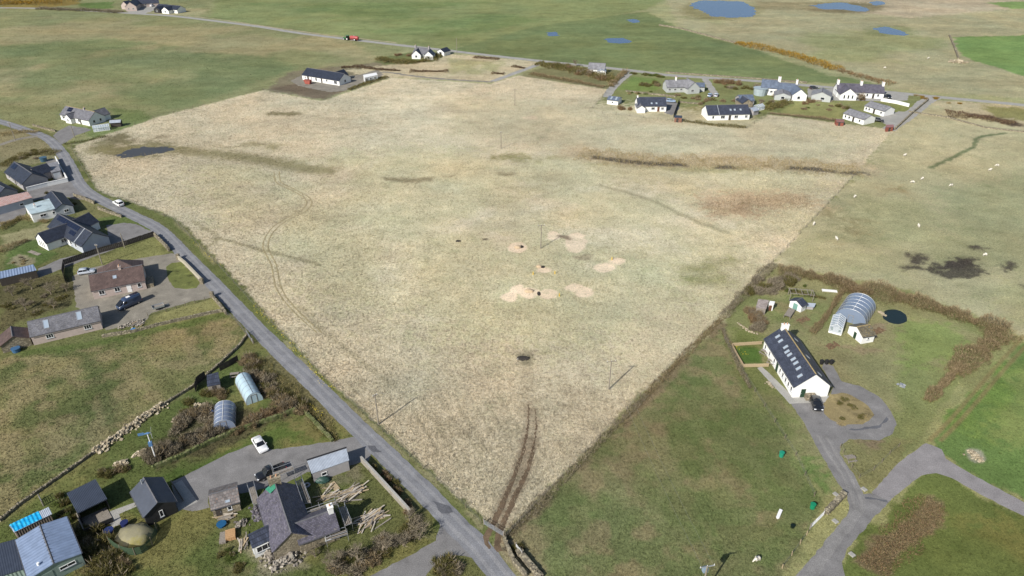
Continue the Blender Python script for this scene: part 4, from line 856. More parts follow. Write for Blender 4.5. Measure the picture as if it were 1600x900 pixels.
h23, L23 = house('black_roof_house', 'grey gabled house with black tiled roof behind the white yard wall', (49.8, 270.6), (22.2, 252.4), 4.9, 7.6, 2.35, GREYW, BSLATE, win=[('l', t, 1.4, .9, 1.2) for t in (.12, .32, .55, .78)], doors=[('l', .44, .9, 2.0)], panels=[('l', .72, .93, .5, .9, 4, 2)])
wing_px(h23, (48, 262), (72, 255), 4.4, 5.6, 2.4, GREYW, BSLATE, win=[('b', .5, 1.4, 1.0, 1.0)])
mono('flat_garage', 'grey flat roofed garage joined to the white yard wall', [(73, 256), (90, 252), (95, 266), (80, 270)], 2.5, GREYW, LGSLATE, cat='garage', doors=[(0, .5, 2.2, 2.0, WHITED)])
mono('rusty_shed', 'long shed with faded pink rusty sheet roof', [(-25, 314), (42.7, 299.5), (50.7, 308.5), (-25, 330)], [3.0, 3.0, 2.5, 2.5], BLUEW, REDSHEET, win=[(0, .75, 1.3, 1.2, .8)])
house('dark_roof_cottage', 'grey cottage with dark slate roof at the picture edge above the rusty shed', (7, 293), (-22, 278), 4.2, 6.0, 2.2, GREYW, DSLATE, win=[('a', .5, 1.3, .9, 1.0)], cat='cottage')
h25, L25 = house('roadside_bungalow', 'white bungalow with brown grey roof and gabled porch at the road bend', (147.8, 174.4), (103, 165), 5.0, 7.4, 2.35, WHITE, GSLATE, win=[('l', t, 1.4, 1.1, 1.2) for t in (.35, .9)] + [('a', .3, 1.4, 1.0, 1.1), ('a', .7, 1.4, 1.0, 1.1)], doors=[('l', .15, 2.4, 2.1, WHITED), ('l', .30, .9, 2.0)], panels=[('l', .70, .86, .45, .9, 3, 2)], chim=[(.35, 0, .5, .7, 5.7, GREYW, 1)], ridgem=RIDGEY)
wing(h25, (L25 * .10, 0, 0), 0, R(90), 5.4, 3.6, 2.3, 3.9, WHITE, GSLATE, win=[('b', .5, 1.4, .9, 1.1)])
wing(h25, (-L25 * .30, 0, 0), 0, R(-90), 7.0, 5.0, 2.3, 4.4, WHITE, GSLATE)
house('brown_hut', 'small brown garden hut with pale roof beside the greenhouse at the bend', (188, 186.5), (172, 187.5), 2.6, 2.6, 1.9, DARKW, STEELP, cat='hut', doors=[('r', .3, .8, 1.7, REDW)])
# far left
h28, L28 = house('pink_farmhouse', 'pinkish gabled farmhouse on the skyline edge of the far fields', (202, 3), (214, -6), 6.2, 7.5, 3.2, CREAM, DSLATE, win=[('a', .3, 1.6, 1, 1.2), ('a', .7, 1.6, 1, 1.2)], cat='farmhouse', chim=[(.95, 0, .8, 1.4, 7, CREAM, 2)])
wing(h28, (0, 3.0, 0), 0, R(150), 6, 6, 3, 5.5, CREAM, DSLATE); wing(h28, (4, 0, 0), 0, R(-75), 16, 6, 2.4, 5, CREAM, DSLATE, win=[('r', .4, 1.4, 1, 1), ('r', .7, 1.4, 1, 1)])
h29, L29 = house('black_steading', 'black roofed steading with pale gables beyond the top road', (282, 9), (248, 6), 4.6, 8, 2.5, WHITE, BSLATE, win=[('l', t, 1.4, 1.2, 1.2) for t in (.15, .5, .8)], cat='farmhouse')
wing(h29, (-3, 0, 0), 0, R(90), 8, 6.5, 2.4, 4.4, WHITE, BSLATE, win=[('b', .5, 1.4, 1.4, 1.2)]); wing(h29, (5, 0, 0), 0, R(90), 8, 5.5, 2.4, 4.1, BLACKW, BSLATE, win=[('b', .5, 1.4, 1.4, 1.2)])
h31, L31 = house('twin_gabled_house', 'grey roofed house with two white gables in bushes below the top road', (649, 73.5), (671, 75.5), 4.8, 6.5, 2.4, PALEGREY, GSLATE, win=[('r', .8, 1.4, 1, 1.1)], chim=[(.02, 0, .6, 1, 5.8, GREYW, 1), (.97, 0, .6, 1, 5.8, GREYW, 1)])
wing(h31, (-2.5, 0, 0), 0, R(-75), 6.5, 5.0, 2.4, 4.6, WHITE, DSLATE, win=[('b', .5, 1.4, 1.2, 1.2)]); wing(h31, (5.0, 0, 0), 0, R(-75), 6, 5.0, 2.4, 4.6, WHITE, DSLATE, win=[('b', .5, 1.4, 1.2, 1.2)])
house('black_roof_shed', 'little white shed with black roof beside the twin gabled house', (688, 76.5), (698, 73.5), 3.6, 5, 2.2, WHITE, BSLATE, cat='shed', doors=[('a', .5, 1.6, 2, BLACKW)])
h32, L32 = house('new_bungalow', 'newly built white bungalow with black roof on bare earth plot', (537.8, 114.7), (480, 105.7), 4.9, 8.6, 2.4, WHITE, BSLATE, win=[('l', .10, 1.3, 1.9, 1.6, 2), ('l', .33, 1.5, 1.0, 1.0), ('l', .62, 1.3, 1.1, 1.5), ('l', .92, 1.4, .8, 1.0), ('a', .5, 1.4, 1.2, 1.2), ('l', .75, 1.5, .7, .9)], doors=[('l', .47, .9, 2.1), ('l', .84, 1.1, 2.1)])
wing(h32, (-L32 * .22, 0, 0), 0, R(-90), 7.5, 5, 2.4, 4.6, WHITE, BSLATE)
# right-hand village
h33, L33 = house('grey_roof_cottage', 'white cottage with pale grey roof standing among the far bushes', (920.5, 97.5), (946, 98.7), 4.8, 6.4, 2.5, WHITE, LGSLATE, win=[('r', t, 1.4, .9, 1.1) for t in (.25, .7)], cat='cottage')
wing(h33, (L33 * .3, 0, 0), 0, R(-85), 5.5, 4, 2.0, 2.6, WHITE, STEELP)
h34, L34 = house('blue_striped_shed', 'low white shed with blue green roof and pale stripes by the field corner', (952, 149.5), (969, 151.5), 2.9, 6, 2.0, WHITE, BLUES, cat='shed', win=[('r', .5, 1.1, .9, .7)], lights=[('r', .3, .5, .8, 2.4), ('r', .75, .5, .8, 2.4)])
h35, L35 = house('dark_slate_house', 'white house with plain dark roof and two small rooflights near the boundary', (995.4, 151.5), (1039.7, 151.5), 5.2, 8.2, 2.5, WHITE, DSLATE, win=[('r', .54, 1.4, 1.6, 1.1, 2), ('r', .87, 1.4, 1.2, 1.1, 2)], doors=[('r', .73, 1.0, 2.1, BROWND)], lights=[('r', .49, .28, .8, .9), ('r', .66, .28, .8, .9)], chim=[(.02, 0, .5, .8, 5.8, WHITE, 1)])
wing(h35, (-L35 * .40, 0, 0), 0, R(-90), 6.2, 3.4, 2.2, 3.3, WHITE, GSLATE)
h36, L36 = house('hip_ended_house', 'pale grey house with grey roof and tall front gable below the far road', (1040, 124.8), (1078, 124), 5.0, 7, 2.5, PALEGREY, LGSLATE, win=[('r', t, 1.4, 1.2, 1.1, 2) for t in (.12, .35, .6)], chim=[(.42, 0, .6, 1, 6.2, WHITE, 2)])
wing(h36, (L36 * .42, 1, 0), 0, R(-80), 7.5, 6.2, 2.6, 5.4, PALEGREY, LGSLATE, win=[('b', .4, 1.5, 1.4, 1.2, 2)])
wing(h36, (L36 * .5, 0, 0), 0, R(-8), 7, 5, 2.3, 3.6, PALEGREY, BLUES)
h37, L37 = house('field_edge_bungalow', 'long white bungalow with dark roof and three rooflights at the field edge', (1103, 164.5), (1168, 163), 5.2, 8.4, 2.5, WHITE, DSLATE, win=[('r', .13, 1.4, .9, 1.2), ('r', .36, 1.4, 1.8, 1.3, 2), ('r', .68, 1.4, 1.6, 1.2, 2), ('r', .92, 1.4, 1.2, 1.1, 2)], doors=[('r', .53, 1.0, 2.1)], lights=[('r', .56, .45, .8, 1.0), ('r', .66, .45, .8, 1.0), ('r', .80, .45, .8, 1.0)], ridgem=RIDGE)
MB().slab([(-L37 * .23 - .12, -.02, 5.36), (-L37 * .23 + .12, -.02, 5.36), (-L37 * .23 + .12, -4.42, 2.5), (-L37 * .23 - .12, -4.42, 2.5)], .1).build('verge_board', LEAD, h37)
h38, L38 = house('stone_cottage', 'small stone cottage with blue grey roof behind the long bungalow', (1154, 148), (1176, 147.5), 4.0, 6, 2.2, GREYW, BLUES, win=[('r', .7, 1.3, .9, 1)], cat='cottage')
wing(h38, (-L38 * .25, 0, 0), 0, R(-85), 6.5, 5, 2.2, 3.8, STONEW, DSLATE)
house('pale_gable_shed', 'pale grey gabled garage with single dark window between two white houses', (1285, 143.5), (1286, 137), 4.3, 8.2, 2.6, PALEGREY, LGSLATE, win=[('a', .42, 1.4, 1.8, 1.2)], cat='garage')
h40, L40 = house('white_double_house', 'white house of stepped blocks with blue grey roofs and two chimneys', (1216, 129), (1247, 131), 5.4, 7, 2.8, WHITE, BLUES, win=[('r', .15, 1.5, 1.2, 1.2), ('r', .4, 1.5, 1.2, 1.2)], chim=[(.93, 0, .8, 1.3, 7.2, WHITE, 2)])
wing(h40, (L40 * .38, 1, 0), 0, R(-80), 10, 6.4, 2.8, 5.3, WHITE, BLUES, win=[('b', .45, 1.5, 1.3, 1.3)])
wing(h40, (-L40 * .45, 1, 0), 0, R(175), 7.5, 7.5, 3.4, 6.2, WHITE, BLUES, win=[('l', .35, 1.8, 1.2, 1.1, 2), ('l', .75, 1.8, .9, 1.1)])
chimney(h40, -L40 * .45, 1, 5, 7.8, 1.2, 1.0, WHITE, 2)
wing(h40, (-L40 * .25, -3, 0), 0, R(-90), 7, 7, 2.3, 3.4, PALEGREY, LGSLATE, win=[('b', .5, 1.3, 1.6, 1.2)])
h42, L42 = house('three_chimney_house', 'long white house with purple grey roof and three white chimneys', (1308, 129.5), (1381, 132.5), 5.4, 7.4, 2.6, WHITE, PSLATE, win=[('r', .45, 1.5, 1.6, 1.3, 2), ('r', .65, 1.5, .9, 1.2), ('r', .88, 1.5, .9, 1.2)], doors=[('r', .78, .9, 2.1)], chim=[(.02, 0, .9, 1.5, 6.8, WHITE, 2), (.52, 0, .9, 1.5, 6.6, WHITE, 2), (.985, 0, .9, 1.5, 6.6, WHITE, 2)])
wing(h42, (-L42 * .32, 0, 0), 0, R(-88), 8.5, 7.2, 2.6, 5.2, WHITE, PSLATE, win=[('b', .25, 1.5, .8, 1.7), ('b', .5, 1.5, .8, 1.7), ('b', .75, 1.5, .8, 1.7)])
house('upper_holiday_bungalow', 'white bungalow with light grey roof, upper of the pair by the lane', (1392, 166.5), (1361, 157.8), 3.7, 7.0, 2.3, WHITE, LGSLATE, win=[('l', .15, 1.3, .9, 1), ('l', .75, 1.3, .9, 1), ('l', .9, 1.3, .9, 1)], doors=[('l', .5, .9, 2)])
house('lower_holiday_bungalow', 'white bungalow with light grey roof, lower of the pair beside the field', (1361, 179.5), (1328.5, 169.5), 3.7, 7.0, 2.3, WHITE, LGSLATE, win=[('l', .2, 1.3, .9, 1), ('l', .7, 1.3, .9, 1), ('l', .88, 1.3, .9, 1)], doors=[('l', .5, .9, 2)])
# small sheds of the village
house('red_hut', 'red brown timber hut beside the lower holiday bungalow', (1307, 186), (1318, 186.5), 2.3, 3, 1.7, REDW, plain('red_felt', (.18, .09, .08), .8, .2), cat='hut', doors=[('r', .4, .8, 1.6)])
mono('red_flat_shed', 'red brown flat roofed shed at the field corner by the lane', [(1384, 195), (1396, 194.5), (1397, 198), (1385, 199)], 1.9, REDW, plain('pink_felt', (.26, .13, .13), .8, .2), doors=[(0, .5, .9, 1.6, DARKW)])
mono('dark_brown_shed', 'dark brown shed against the fence beside the dark slate house', [(1054, 180), (1066, 180.5), (1066, 184), (1054, 183.5)], 2.1, plain('chestnut_timber', (.20, .10, .07), .8, .2), DSTEEL, doors=[(0, .4, .9, 1.7, DARKW)])
house('pale_blue_shed', 'small shed with pale blue roof at the end of the long bungalow', (1172, 168.5), (1180, 166.5), 2.8, 4.4, 2.0, GREYW, STEELP, cat='shed')
# site cabin and skip at the new bungalow
sc_ = mono('site_cabin', 'white portable cabin with two windows beside the new bungalow', [(567.5, 117), (588, 113.2), (590, 117), (569.5, 121.5)], 2.6, WHITED, WHITED, cat='cabin', inset=.02, win=[(0, .45, 1.5, 1.0, .9), (0, .78, 1.5, 1.0, .9)], doors=[(0, .15, .9, 2, GREYWOOD)])
# garden sheds on the right
mono('grey_garden_shed', 'weathered grey shed leaning by the brown thicket', [(1185, 467), (1202, 469), (1197, 483), (1181, 480)], [2.4, 2.4, 1.8, 1.8], GREYWOOD, plain('weathered_felt', alb(160, 150, 146), .9, .2, 2, dirt=alb(120, 108, 98)), doors=[(1, .5, .8, 1.6, DARKW)])
mono('white_lean_shed', 'little white shed against the weathered grey shed', [(1203, 470), (1211, 471), (1209.5, 476), (1201, 475)], 1.9, WHITE, WHITED, doors=[(0, .4, .7, 1.5, BROWND)])
house('green_door_hut', 'small grey roofed white hut with green doors in the vegetable garden', (1245, 469), (1253, 465), 2.6, 3.2, 1.8, WHITE, DSLATE, cat='hut', doors=[('a', .5, 1.2, 1.7, plain('sea_green_paint', (.16, .30, .26), .5, .1))])
mono('hen_coop', 'low pale hen coop beside the small grey roofed hut', [(1262, 473), (1275, 474), (1272, 480), (1260, 479)], [1.2, 1.2, .8, .8], GREYW, STEELP, cat='coop')
hst, Lst = house('lichen_shed', 'stone shed with white gable and bright yellow lichen on its roof', (1340, 510), (1359, 506.7), 3.2, 4.6, 2.0, WHITE, LICHEN, ridgem=RIDGEY, cat='shed', win=[('r', .5, 1.2, .6, .6)], doors=[('a', .5, .8, 1.7, GREEND)])
# ------------------------------------------------------------------ POLYTUNNELS, GREENHOUSES
def film(name, c, alpha, rough=.35):
    m, nt, b = _nodes(name); b.inputs['Base Color'].default_value = (*c, 1); b.inputs['Roughness'].default_value = rough; b.inputs['Alpha'].default_value = alpha; b.inputs['Specular IOR Level'].default_value = .5
    tc = N(nt, 'ShaderNodeTexCoord'); n = N(nt, 'ShaderNodeTexNoise'); n.inputs['Scale'].default_value = 1.6; n.inputs['Detail'].default_value = 4; nt.links.new(tc.outputs['Object'], n.inputs['Vector'])
    bp = N(nt, 'ShaderNodeBump'); bp.inputs['Strength'].default_value = .3; bp.inputs['Distance'].default_value = .08; nt.links.new(n.outputs[0], bp.inputs['Height']); nt.links.new(bp.outputs[0], b.inputs['Normal'])
    return m
FILM1 = film('milky_film', alb(190, 214, 226), .93); FILM2 = film('clear_film', alb(150, 164, 190), .72, .2); FILM3 = film('dome_film', alb(150, 168, 196), .66, .15); GH = film('greenhouse_glass', (.5, .58, .66), .35, .05)
def polytunnel(label, pn, pf, w, h, fm, hoops=7, endm=None, door=True, stripes=False):
    A, B = P(*pn), P(*pf); c = (A + B) / 2; rz = heading(A, B); L = (B - A).length
    e = empty('polytunnel', c, rz, label, 'polytunnel'); n = 16
    def arc(x, k, s_=1.0): t = math.pi * k / n; return (x, math.cos(t) * w / 2 * s_, (math.sin(t) ** .8) * h * s_)
    mb = MB(); xs = [-L / 2 + L * i / 12 for i in range(13)]
    for i, x in enumerate(xs):
        sag = 1 - .012 * (i % 2)
        mb.v += [arc(x, k, sag) for k in range(n + 1)]
    for i in range(12): mb.f += [(i * (n + 1) + k, i * (n + 1) + k + 1, (i + 1) * (n + 1) + k + 1, (i + 1) * (n + 1) + k) for k in range(n)]
    mb.build('film_cover', fm, e, True)
    for i in range(hoops):
        x = -L / 2 + L * i / (hoops - 1); MB().tube([arc(x, k, 1.012) for k in range(n + 1)], .028 if not stripes else .038, 5).build('hoop', MET, e)
    MB().bar((-L / 2, 0, h * 1.01), (L / 2, 0, h * 1.01), .07).build('ridge_pole', WHITED if stripes else MET, e)
    for s_ in (-1, 1): MB().bar((-L / 2, s_ * w / 2, .2), (L / 2, s_ * w / 2, .2), .06, .4).build('base_board', GREYWOOD, e)
    for s_ in (-1, 1):
        m2 = MB(); m2.v = [arc(s_ * L / 2, k, .995) for k in range(n + 1)]; m2.f = [tuple(range(n + 1))]; en = m2.build('end_panel', endm or fm, e)
        for yy in (-.55, .55): MB().bar((s_ * (L / 2 + .03), yy, 0), (s_ * (L / 2 + .03), yy, min(h * .85, 2.0)), .07).build('door_post', GREYWOOD, en)
        MB().bar((s_ * (L / 2 + .03), -.55, min(h * .85, 2.0)), (s_ * (L / 2 + .03), .55, min(h * .85, 2.0)), .07).build('door_head', GREYWOOD, en)
    return e
polytunnel('milky blue polytunnel on the lawn beside the road hedge', (398.5, 629), (381, 597), 3.3, 2.4, FILM1, 6)
polytunnel('clear polytunnel with visible hoops and open timber end', (351, 671), (352.5, 640), 4.0, 2.3, FILM2, 6, stripes=True)
polytunnel('big clear domed polytunnel with white hoops in the right garden', (1327, 504), (1343, 479), 7.0, 3.6, FILM3, 6, stripes=True)
def greenhouse(label, pa, pb, w, ze, zr, base=.4):
    A, B = P(*pa), P(*pb); c = (A + B) / 2; L = (B - A).length; e = empty('greenhouse', c, heading(A, B), label, 'greenhouse'); h = w / 2
    MB().box(-L / 2, L / 2, -h, h, 0, base).build('base_wall', WHITE, e)
    n = max(2, int(L / .8))
    for i in range(n + 1):
        x = -L / 2 + L * i / n
        for s_ in (-1, 1):
            MB().bar((x, s_ * h, base), (x, s_ * h, ze), .06).build('post', WHITED, e); MB().bar((x, s_ * h, ze), (x, 0, zr), .06).build('rafter', WHITED, e)
    for s_ in (-1, 1):
        MB().bar((-L / 2, s_ * h, ze), (L / 2, s_ * h, ze), .07).build('eaves_bar', WHITED, e)
        for i in range(n):
            x0 = -L / 2 + L * i / n + .04; x1 = -L / 2 + L * (i + 1) / n - .04
            MB().slab([(x0, s_ * h * .98, ze + .03), (x1, s_ * h * .98, ze + .03), (x1, s_ * .05, zr - .02), (x0, s_ * .05, zr - .02)], .01).build('pane', GH, e)
            MB().box(x0, x1, s_ * h - .008, s_ * h + .008, base, ze).build('pane', GH, e)
        g = MB(); g.v = [(s_ * L / 2, -h + .04, base), (s_ * L / 2, h - .04, base), (s_ * L / 2, h - .04, ze), (s_ * L / 2, 0, zr - .04), (s_ * L / 2, -h + .04, ze)]; g.f = [(0, 1, 2, 3, 4)]; g.build('pane', GH, e)
    MB().bar((-L / 2, 0, zr), (L / 2, 0, zr), .08).build('ridge_bar', WHITED, e)
    bench = MB(); [bench.rock((random.uniform(-L / 2 + .4, L / 2 - .4), random.choice((-1, 1)) * h * .6, base + .2), .22) for _ in range(12)]; bench.build('potted_plants', plain('pot_plants', (.07, .11, .04), .9, .3), e)
greenhouse('small white framed greenhouse beside the big domed polytunnel', (1304, 522), (1309, 505), 2.8, 1.9, 2.7)
greenhouse('white greenhouse in front of the bungalow at the road bend', (146.5, 205), (172, 201.5), 3.2, 1.6, 2.3, .2)

# ------------------------------------------------------------------ WALLS AND FENCES
def stone_wall(label, pts, h=1.0, th=.5, mat=None, jit=.14, step=.45, name='stone_wall', cat='wall', stones=True, cope=None):
    """dyke built of rough stones, course on course, as one heap of masonry plus loose cope stones"""
    mat = mat or STONED; c = densify(PL(pts), step); mid = c[len(c) // 2]; e = empty(name, (mid.x, mid.y, 0), 0, label, cat); mb = MB()
    for i in range(len(c) - 1):
        a, b = c[i] - mid, c[i + 1] - mid; hh = h * (1 + random.uniform(-jit, jit)); t2 = th * (1 + random.uniform(-jit, jit)) / 2
        mb.obox((a + b) / 2 + Vector((0, 0, hh / 2)), b - a, (b - a).length / 2 * 1.0 + .004 * (i % 2), t2, hh / 2)
    mb.build('masonry', mat, e)
    if stones:
        s_ = MB()
        for p in c[::1]:
            if random.random() < .8: s_.rock(p - mid + Vector((random.uniform(-.1, .1), random.uniform(-.1, .1), h)), random.uniform(.12, .24))
        tag(s_.build('cope_stones', mat, e), kind='stuff')
    elif cope:
        s_ = MB()
        for i in range(len(pts) - 1):
            a, b = P(*pts[i]) - mid, P(*pts[i + 1]) - mid; s_.obox((a + b) / 2 + Vector((0, 0, h * (1 + jit) + .05)), b - a, (b - a).length / 2, th / 2 + .06, .05)
        s_.build('coping', cope, e)
    return e
stone_wall('mossy stone dyke between the left pasture and the polytunnel garden', [(0, 815), (30, 790), (95, 745), (150, 706)], .55, .38)
stone_wall('upper stone dyke above the polytunnel garden shed', [(255, 634), (300, 606), (338, 575), (375, 540), (386, 524)], .55, .38)
stone_wall('overgrown stone dyke behind the white parked car', [(240, 733), (276, 718), (328, 693), (372, 674), (426, 656), (474, 638)], .8, .55, plain('mossy_stone', alb(104, 112, 66), .95, .35, 1.5, .5, dirt=alb(150, 144, 112)))
stone_wall('low mossy dyke at the lawn end beside the road', [(476, 644), (495, 664), (520, 690)], .6, .6, MATS['mossy_stone'])
stone_wall('grey concrete wall between the timber piles and the road', [(565, 722), (600, 760), (642, 806)], 1.3, .25, plain('grey_concrete', alb(160, 154, 144), .9, .12, 1), .02, 1.5, 'concrete_wall', stones=False, cope=MATS['concrete'])
stone_wall('low stone wall between the driveway and left pasture', [(160, 527), (205, 520), (255, 507), (335, 489), (348, 487)], .7, .45)
stone_wall('curved pale wall in front of the brown bungalow lawn', [(279, 405), (290, 414), (318, 443)], 1.0, .35, plain('pale_block', alb(188, 180, 160), .9, .1, 2), .02, 1.2, 'garden_wall', stones=False, cope=MATS['pale_block'])
for k, px in enumerate(((279, 404.5), (316, 443), (332, 464))):
    p = P(*px); o = MB().box(-.4, .4, -.4, .4, 0, 1.4).add([(-.5, -.5, 1.4), (.5, -.5, 1.4), (.5, .5, 1.4), (-.5, .5, 1.4), (0, 0, 1.7)], [(0, 3, 2, 1), (0, 1, 4), (1, 2, 4), (2, 3, 4), (3, 0, 4)]).build('gate_pillar', STONEW); o.location = p
    tag(o, ('stone gate pillar at the upper end of the curved pale wall', 'stone gate pillar at the lower end of the curved pale wall', 'stone gate pillar below the brown bungalow entrance')[k], 'pillar')
stone_wall('stone wall below the brown bungalow entrance beside the road', [(332, 465), (345, 480), (354, 492)], 1.0, .4)
stone_wall('stone wall at the end of the strip garden by the road', [(242, 369), (255, 382), (265, 393)], 1.2, .5)
stone_wall('white yard wall around the black roofed house', [(88, 250), (95, 264), (106.7, 284), (75, 291), (43, 299)], 1.3, .22, WHITE, .01, 3, 'yard_wall', stones=False, cope=WHITE)
stone_wall('stone wall opposite the flooded hollow by the road', [(116, 307), (132, 312), (148, 319)], 1.0, .4)
stone_wall('stone wall above the solar house lawn by the road', [(154, 327), (170, 333), (191, 340)], .9, .45)
stone_wall('white rendered wall beside the far lane', [(1376, 158), (1400, 162), (1420, 167)], 1.3, .3, WHITE, .01, 4, 'rendered_wall', stones=False, cope=WHITE)
stone_wall('stone dyke running up the right side of the far lane', [(1398, 203), (1425, 178), (1450, 157)], .9, .5, step=.8)
stone_wall('pale dyke beyond the dark heather bank at the right edge', [(1420, 175), (1480, 184), (1540, 200), (1600, 207)], .5, .8, step=1.0)
stone_wall('long pale dyke above the bright green field', [(1030, 40), (1062, 45), (1100, 55), (1150, 68)], .9, .8, step=1.6)
stone_wall('dyke at the left edge of the far bright field', [(1483, 56), (1490, 72), (1497, 92)], .9, .8, step=1.4)
stone_wall('dry stone wall beside the field gate', [(788, 843), (794, 860), (803, 880), (822, 902)], .9, .5)
stone_wall('thick tumbled wall at the paddock corner', [(809, 862), (825, 882), (845, 905)], .8, 1.0)
stone_wall('stone wall end by the paddock gate on the access road', [(1290, 803), (1305, 788), (1318, 774)], .9, .9)
stone_wall('low stone wall in front of the bungalow at the bend', [(52, 197), (70, 202), (87, 206)], .8, .5)
stone_wall('stone dyke along the far road behind the village', [(1040, 114), (1100, 118), (1200, 125), (1260, 130)], .7, .6, step=1.6)
stone_wall('pale stone wall between the hip ended and dark slate houses', [(978, 143), (1000, 146), (1030, 149), (1056, 152)], .7, .6, step=1.2)
stone_wall('low stone wall behind the field edge bungalow garden', [(1060, 160), (1080, 162), (1098, 163)], .6, .5, step=1.2)
stone_wall('low stone wall along the top of the big village lawn', [(1240, 157), (1262, 158), (1300, 159)], .6, .5, step=1.2)
FENCEW = plain('fence_wood', alb(128, 118, 100), .9, .2); WIRE = plain('fence_wire', (.25, .25, .25), .5, .1, metal=.6)
post_me = MB().tube([(0, 0, 0), (0, 0, 1.2)], [.07, .06], 6).mesh('post', FENCEW); post_pale = MB().tube([(0, 0, 0), (0, 0, 1.15)], [.08, .07], 6).mesh('post', PALEW)
def fence(label, pts, sp=3.0, h=1.1, wires=3, pm=None, closed=False):
    c = densify(PL(pts), sp); mid = c[len(c) // 2].copy(); e = empty('wire_fence', mid, 0, label, 'fence')
    for p in c: inst('post', pm or post_me, e, p - mid, (random.uniform(-.06, .06), random.uniform(-.06, .06), random.uniform(0, 6)), (1, 1, h / 1.15 * random.uniform(.93, 1.06)))
    for k in range(wires):
        z = h * (.35 + .6 * k / max(1, wires - 1)); mb = MB()
        for i in range(len(c) - 1): mb.bar(c[i] - mid + Vector((0, 0, z)), c[i + 1] - mid + Vector((0, 0, z)), .018)
        mb.build('wire', WIRE, e)
    return e
fence('post and wire fence down the left side of the house paddock', [(1131, 530), (1150, 562), (1165, 590), (1210, 660), (1243, 712), (1272, 776)], 4.2)
fence('wire fence beside the road along the lower field edge', [(505, 588), (560, 640), (640, 714), (705, 771), (752, 818)], 4.0)
fence('wire fence beside the road along the upper field edge', [(112, 232), (130, 264), (154, 301), (215, 321), (272, 345), (335, 409), (400, 481), (505, 588)], 4.5)
fence('wire fence along the right boundary of the big field', [(1338, 272), (1240, 376), (1130, 490), (1000, 620), (890, 732), (790, 840)], 5.0)
fence('wire fence across the top left of the big field', [(112, 229), (240, 185), (411, 141), (502, 158), (613, 121)], 8.0)
fence('wire fence between the big field and the village gardens', [(808, 118), (951, 140), (920, 175), (1050, 189), (1167, 201), (1200, 179), (1300, 190), (1394, 203)], 6.0)
fence('short wire fence below the tarmac loop of the long house', [(1313, 700), (1317, 708), (1330, 732), (1342, 748), (1365, 735), (1378, 723), (1390, 710), (1404, 698)], 2.6, 1.0, 2)
fence('leaning paddock fence beside the access road', [(1260, 836), (1250, 850), (1237, 868), (1222, 888)], 2.6, 1.0, 2, post_pale)
fence('dark railing between the gravel drive and strip lawn', [(231, 494), (260, 487), (290, 478), (320, 470), (331, 466)], 2.2, 1.0, 3)
fence('wire fence around the left pasture top corner', [(355, 493), (368, 502), (382, 520), (397, 538)], 1.8, 1.2, 4)
def board_fence(label, pts, h=1.7, mat=None, name='board_fence', bw=.32):
    W = PL(pts); mid = W[len(W) // 2].copy(); e = empty(name, mid, 0, label, 'fence')
    for i in range(len(W) - 1):
        a, b = W[i] - mid, W[i + 1] - mid; L = (b - a).length; n = max(2, int(L / bw)); d = (b - a) / L; me_ = None
        for k in range(n):
            if me_ is None: me_ = MB().box(0, L / n * .93, -.02, .02, .05, h).mesh('board', mat or DARKW)
            inst('board', me_, e, a + d * (L * k / n), (0, 0, math.atan2(d.y, d.x)), (1, 1, random.uniform(.97, 1.03)))
        for zz in (h * .3, h * .8): MB().bar(a + Vector((0, 0, zz)) + Vector((-d.y, d.x, 0)) * .05, b + Vector((0, 0, zz)) + Vector((-d.y, d.x, 0)) * .05, .05, .08).build('rail', mat or DARKW, e)
board_fence('tall dark board fence sheltering the polytunnel garden shed', [(306, 613), (309, 600), (322, 590)], 1.8)
board_fence('dark board fence running on from the garden shed to the hedge', [(344, 580), (360, 572), (373, 564)], 1.6)
board_fence('long dark fence between solar house drive and strip lawn', [(101, 414), (150, 397), (200, 383), (242, 369)], 1.6, DARKW, bw=.45)
board_fence('dark fence closing the left end of the strip lawn', [(101, 415), (99, 430), (103, 443)], 1.7)
board_fence('pale timber fence round the small lawn of the long house', [(1190, 538), (1143, 541), (1150, 555), (1161, 574), (1201, 573)], .9, PALEW, bw=.4)
board_fence('black fence beside the dark brown village shed', [(1061, 159), (1057, 170), (1052, 184)], 1.6, BLACKW, bw=.8)
board_fence('ruined stone-grey fence at the black cabin ramp', [(268, 755), (287, 784)], .9, GREYWOOD)
# steel field gate
def gate(label, a, b, h=1.15, mat=None):
    A, B = P(*a), P(*b); c = (A + B) / 2; L = (B - A).length; e = empty('field_gate', c, heading(A, B), label, 'gate')
    for z in (.15, .35, .55, .78, 1.08): MB().bar((-L / 2, 0, z), (L / 2, 0, z), .05).build('bar', mat or MET, e)
    for x in (-L / 2, 0, L / 2): MB().bar((x, 0, .12), (x, 0, 1.12), .06).build('upright', mat or MET, e)
    MB().bar((-L / 2, 0, .15), (0, 0, 1.05), .04).build('brace', mat or MET, e)
    for x in (-L / 2 - .15, L / 2 + .15): MB().tube([(x, 0, 0), (x, 0, 1.35)], .1, 8).build('gate_post', GREYWOOD, e)
gate('galvanised gate at the muddy field entrance', (757, 820), (786, 838)); gate('white gate between paddock and access road', (1266, 826), (1286, 806), mat=WHITED); gate('small gate at the polytunnel garden corner', (386, 522), (395, 536))
gate('gate in the fence beside the blue sheeted lean-to', (64, 782), (68, 790)); gate('pale gate in the wall below the gate field', (807, 858), (815, 869), mat=WHITED)

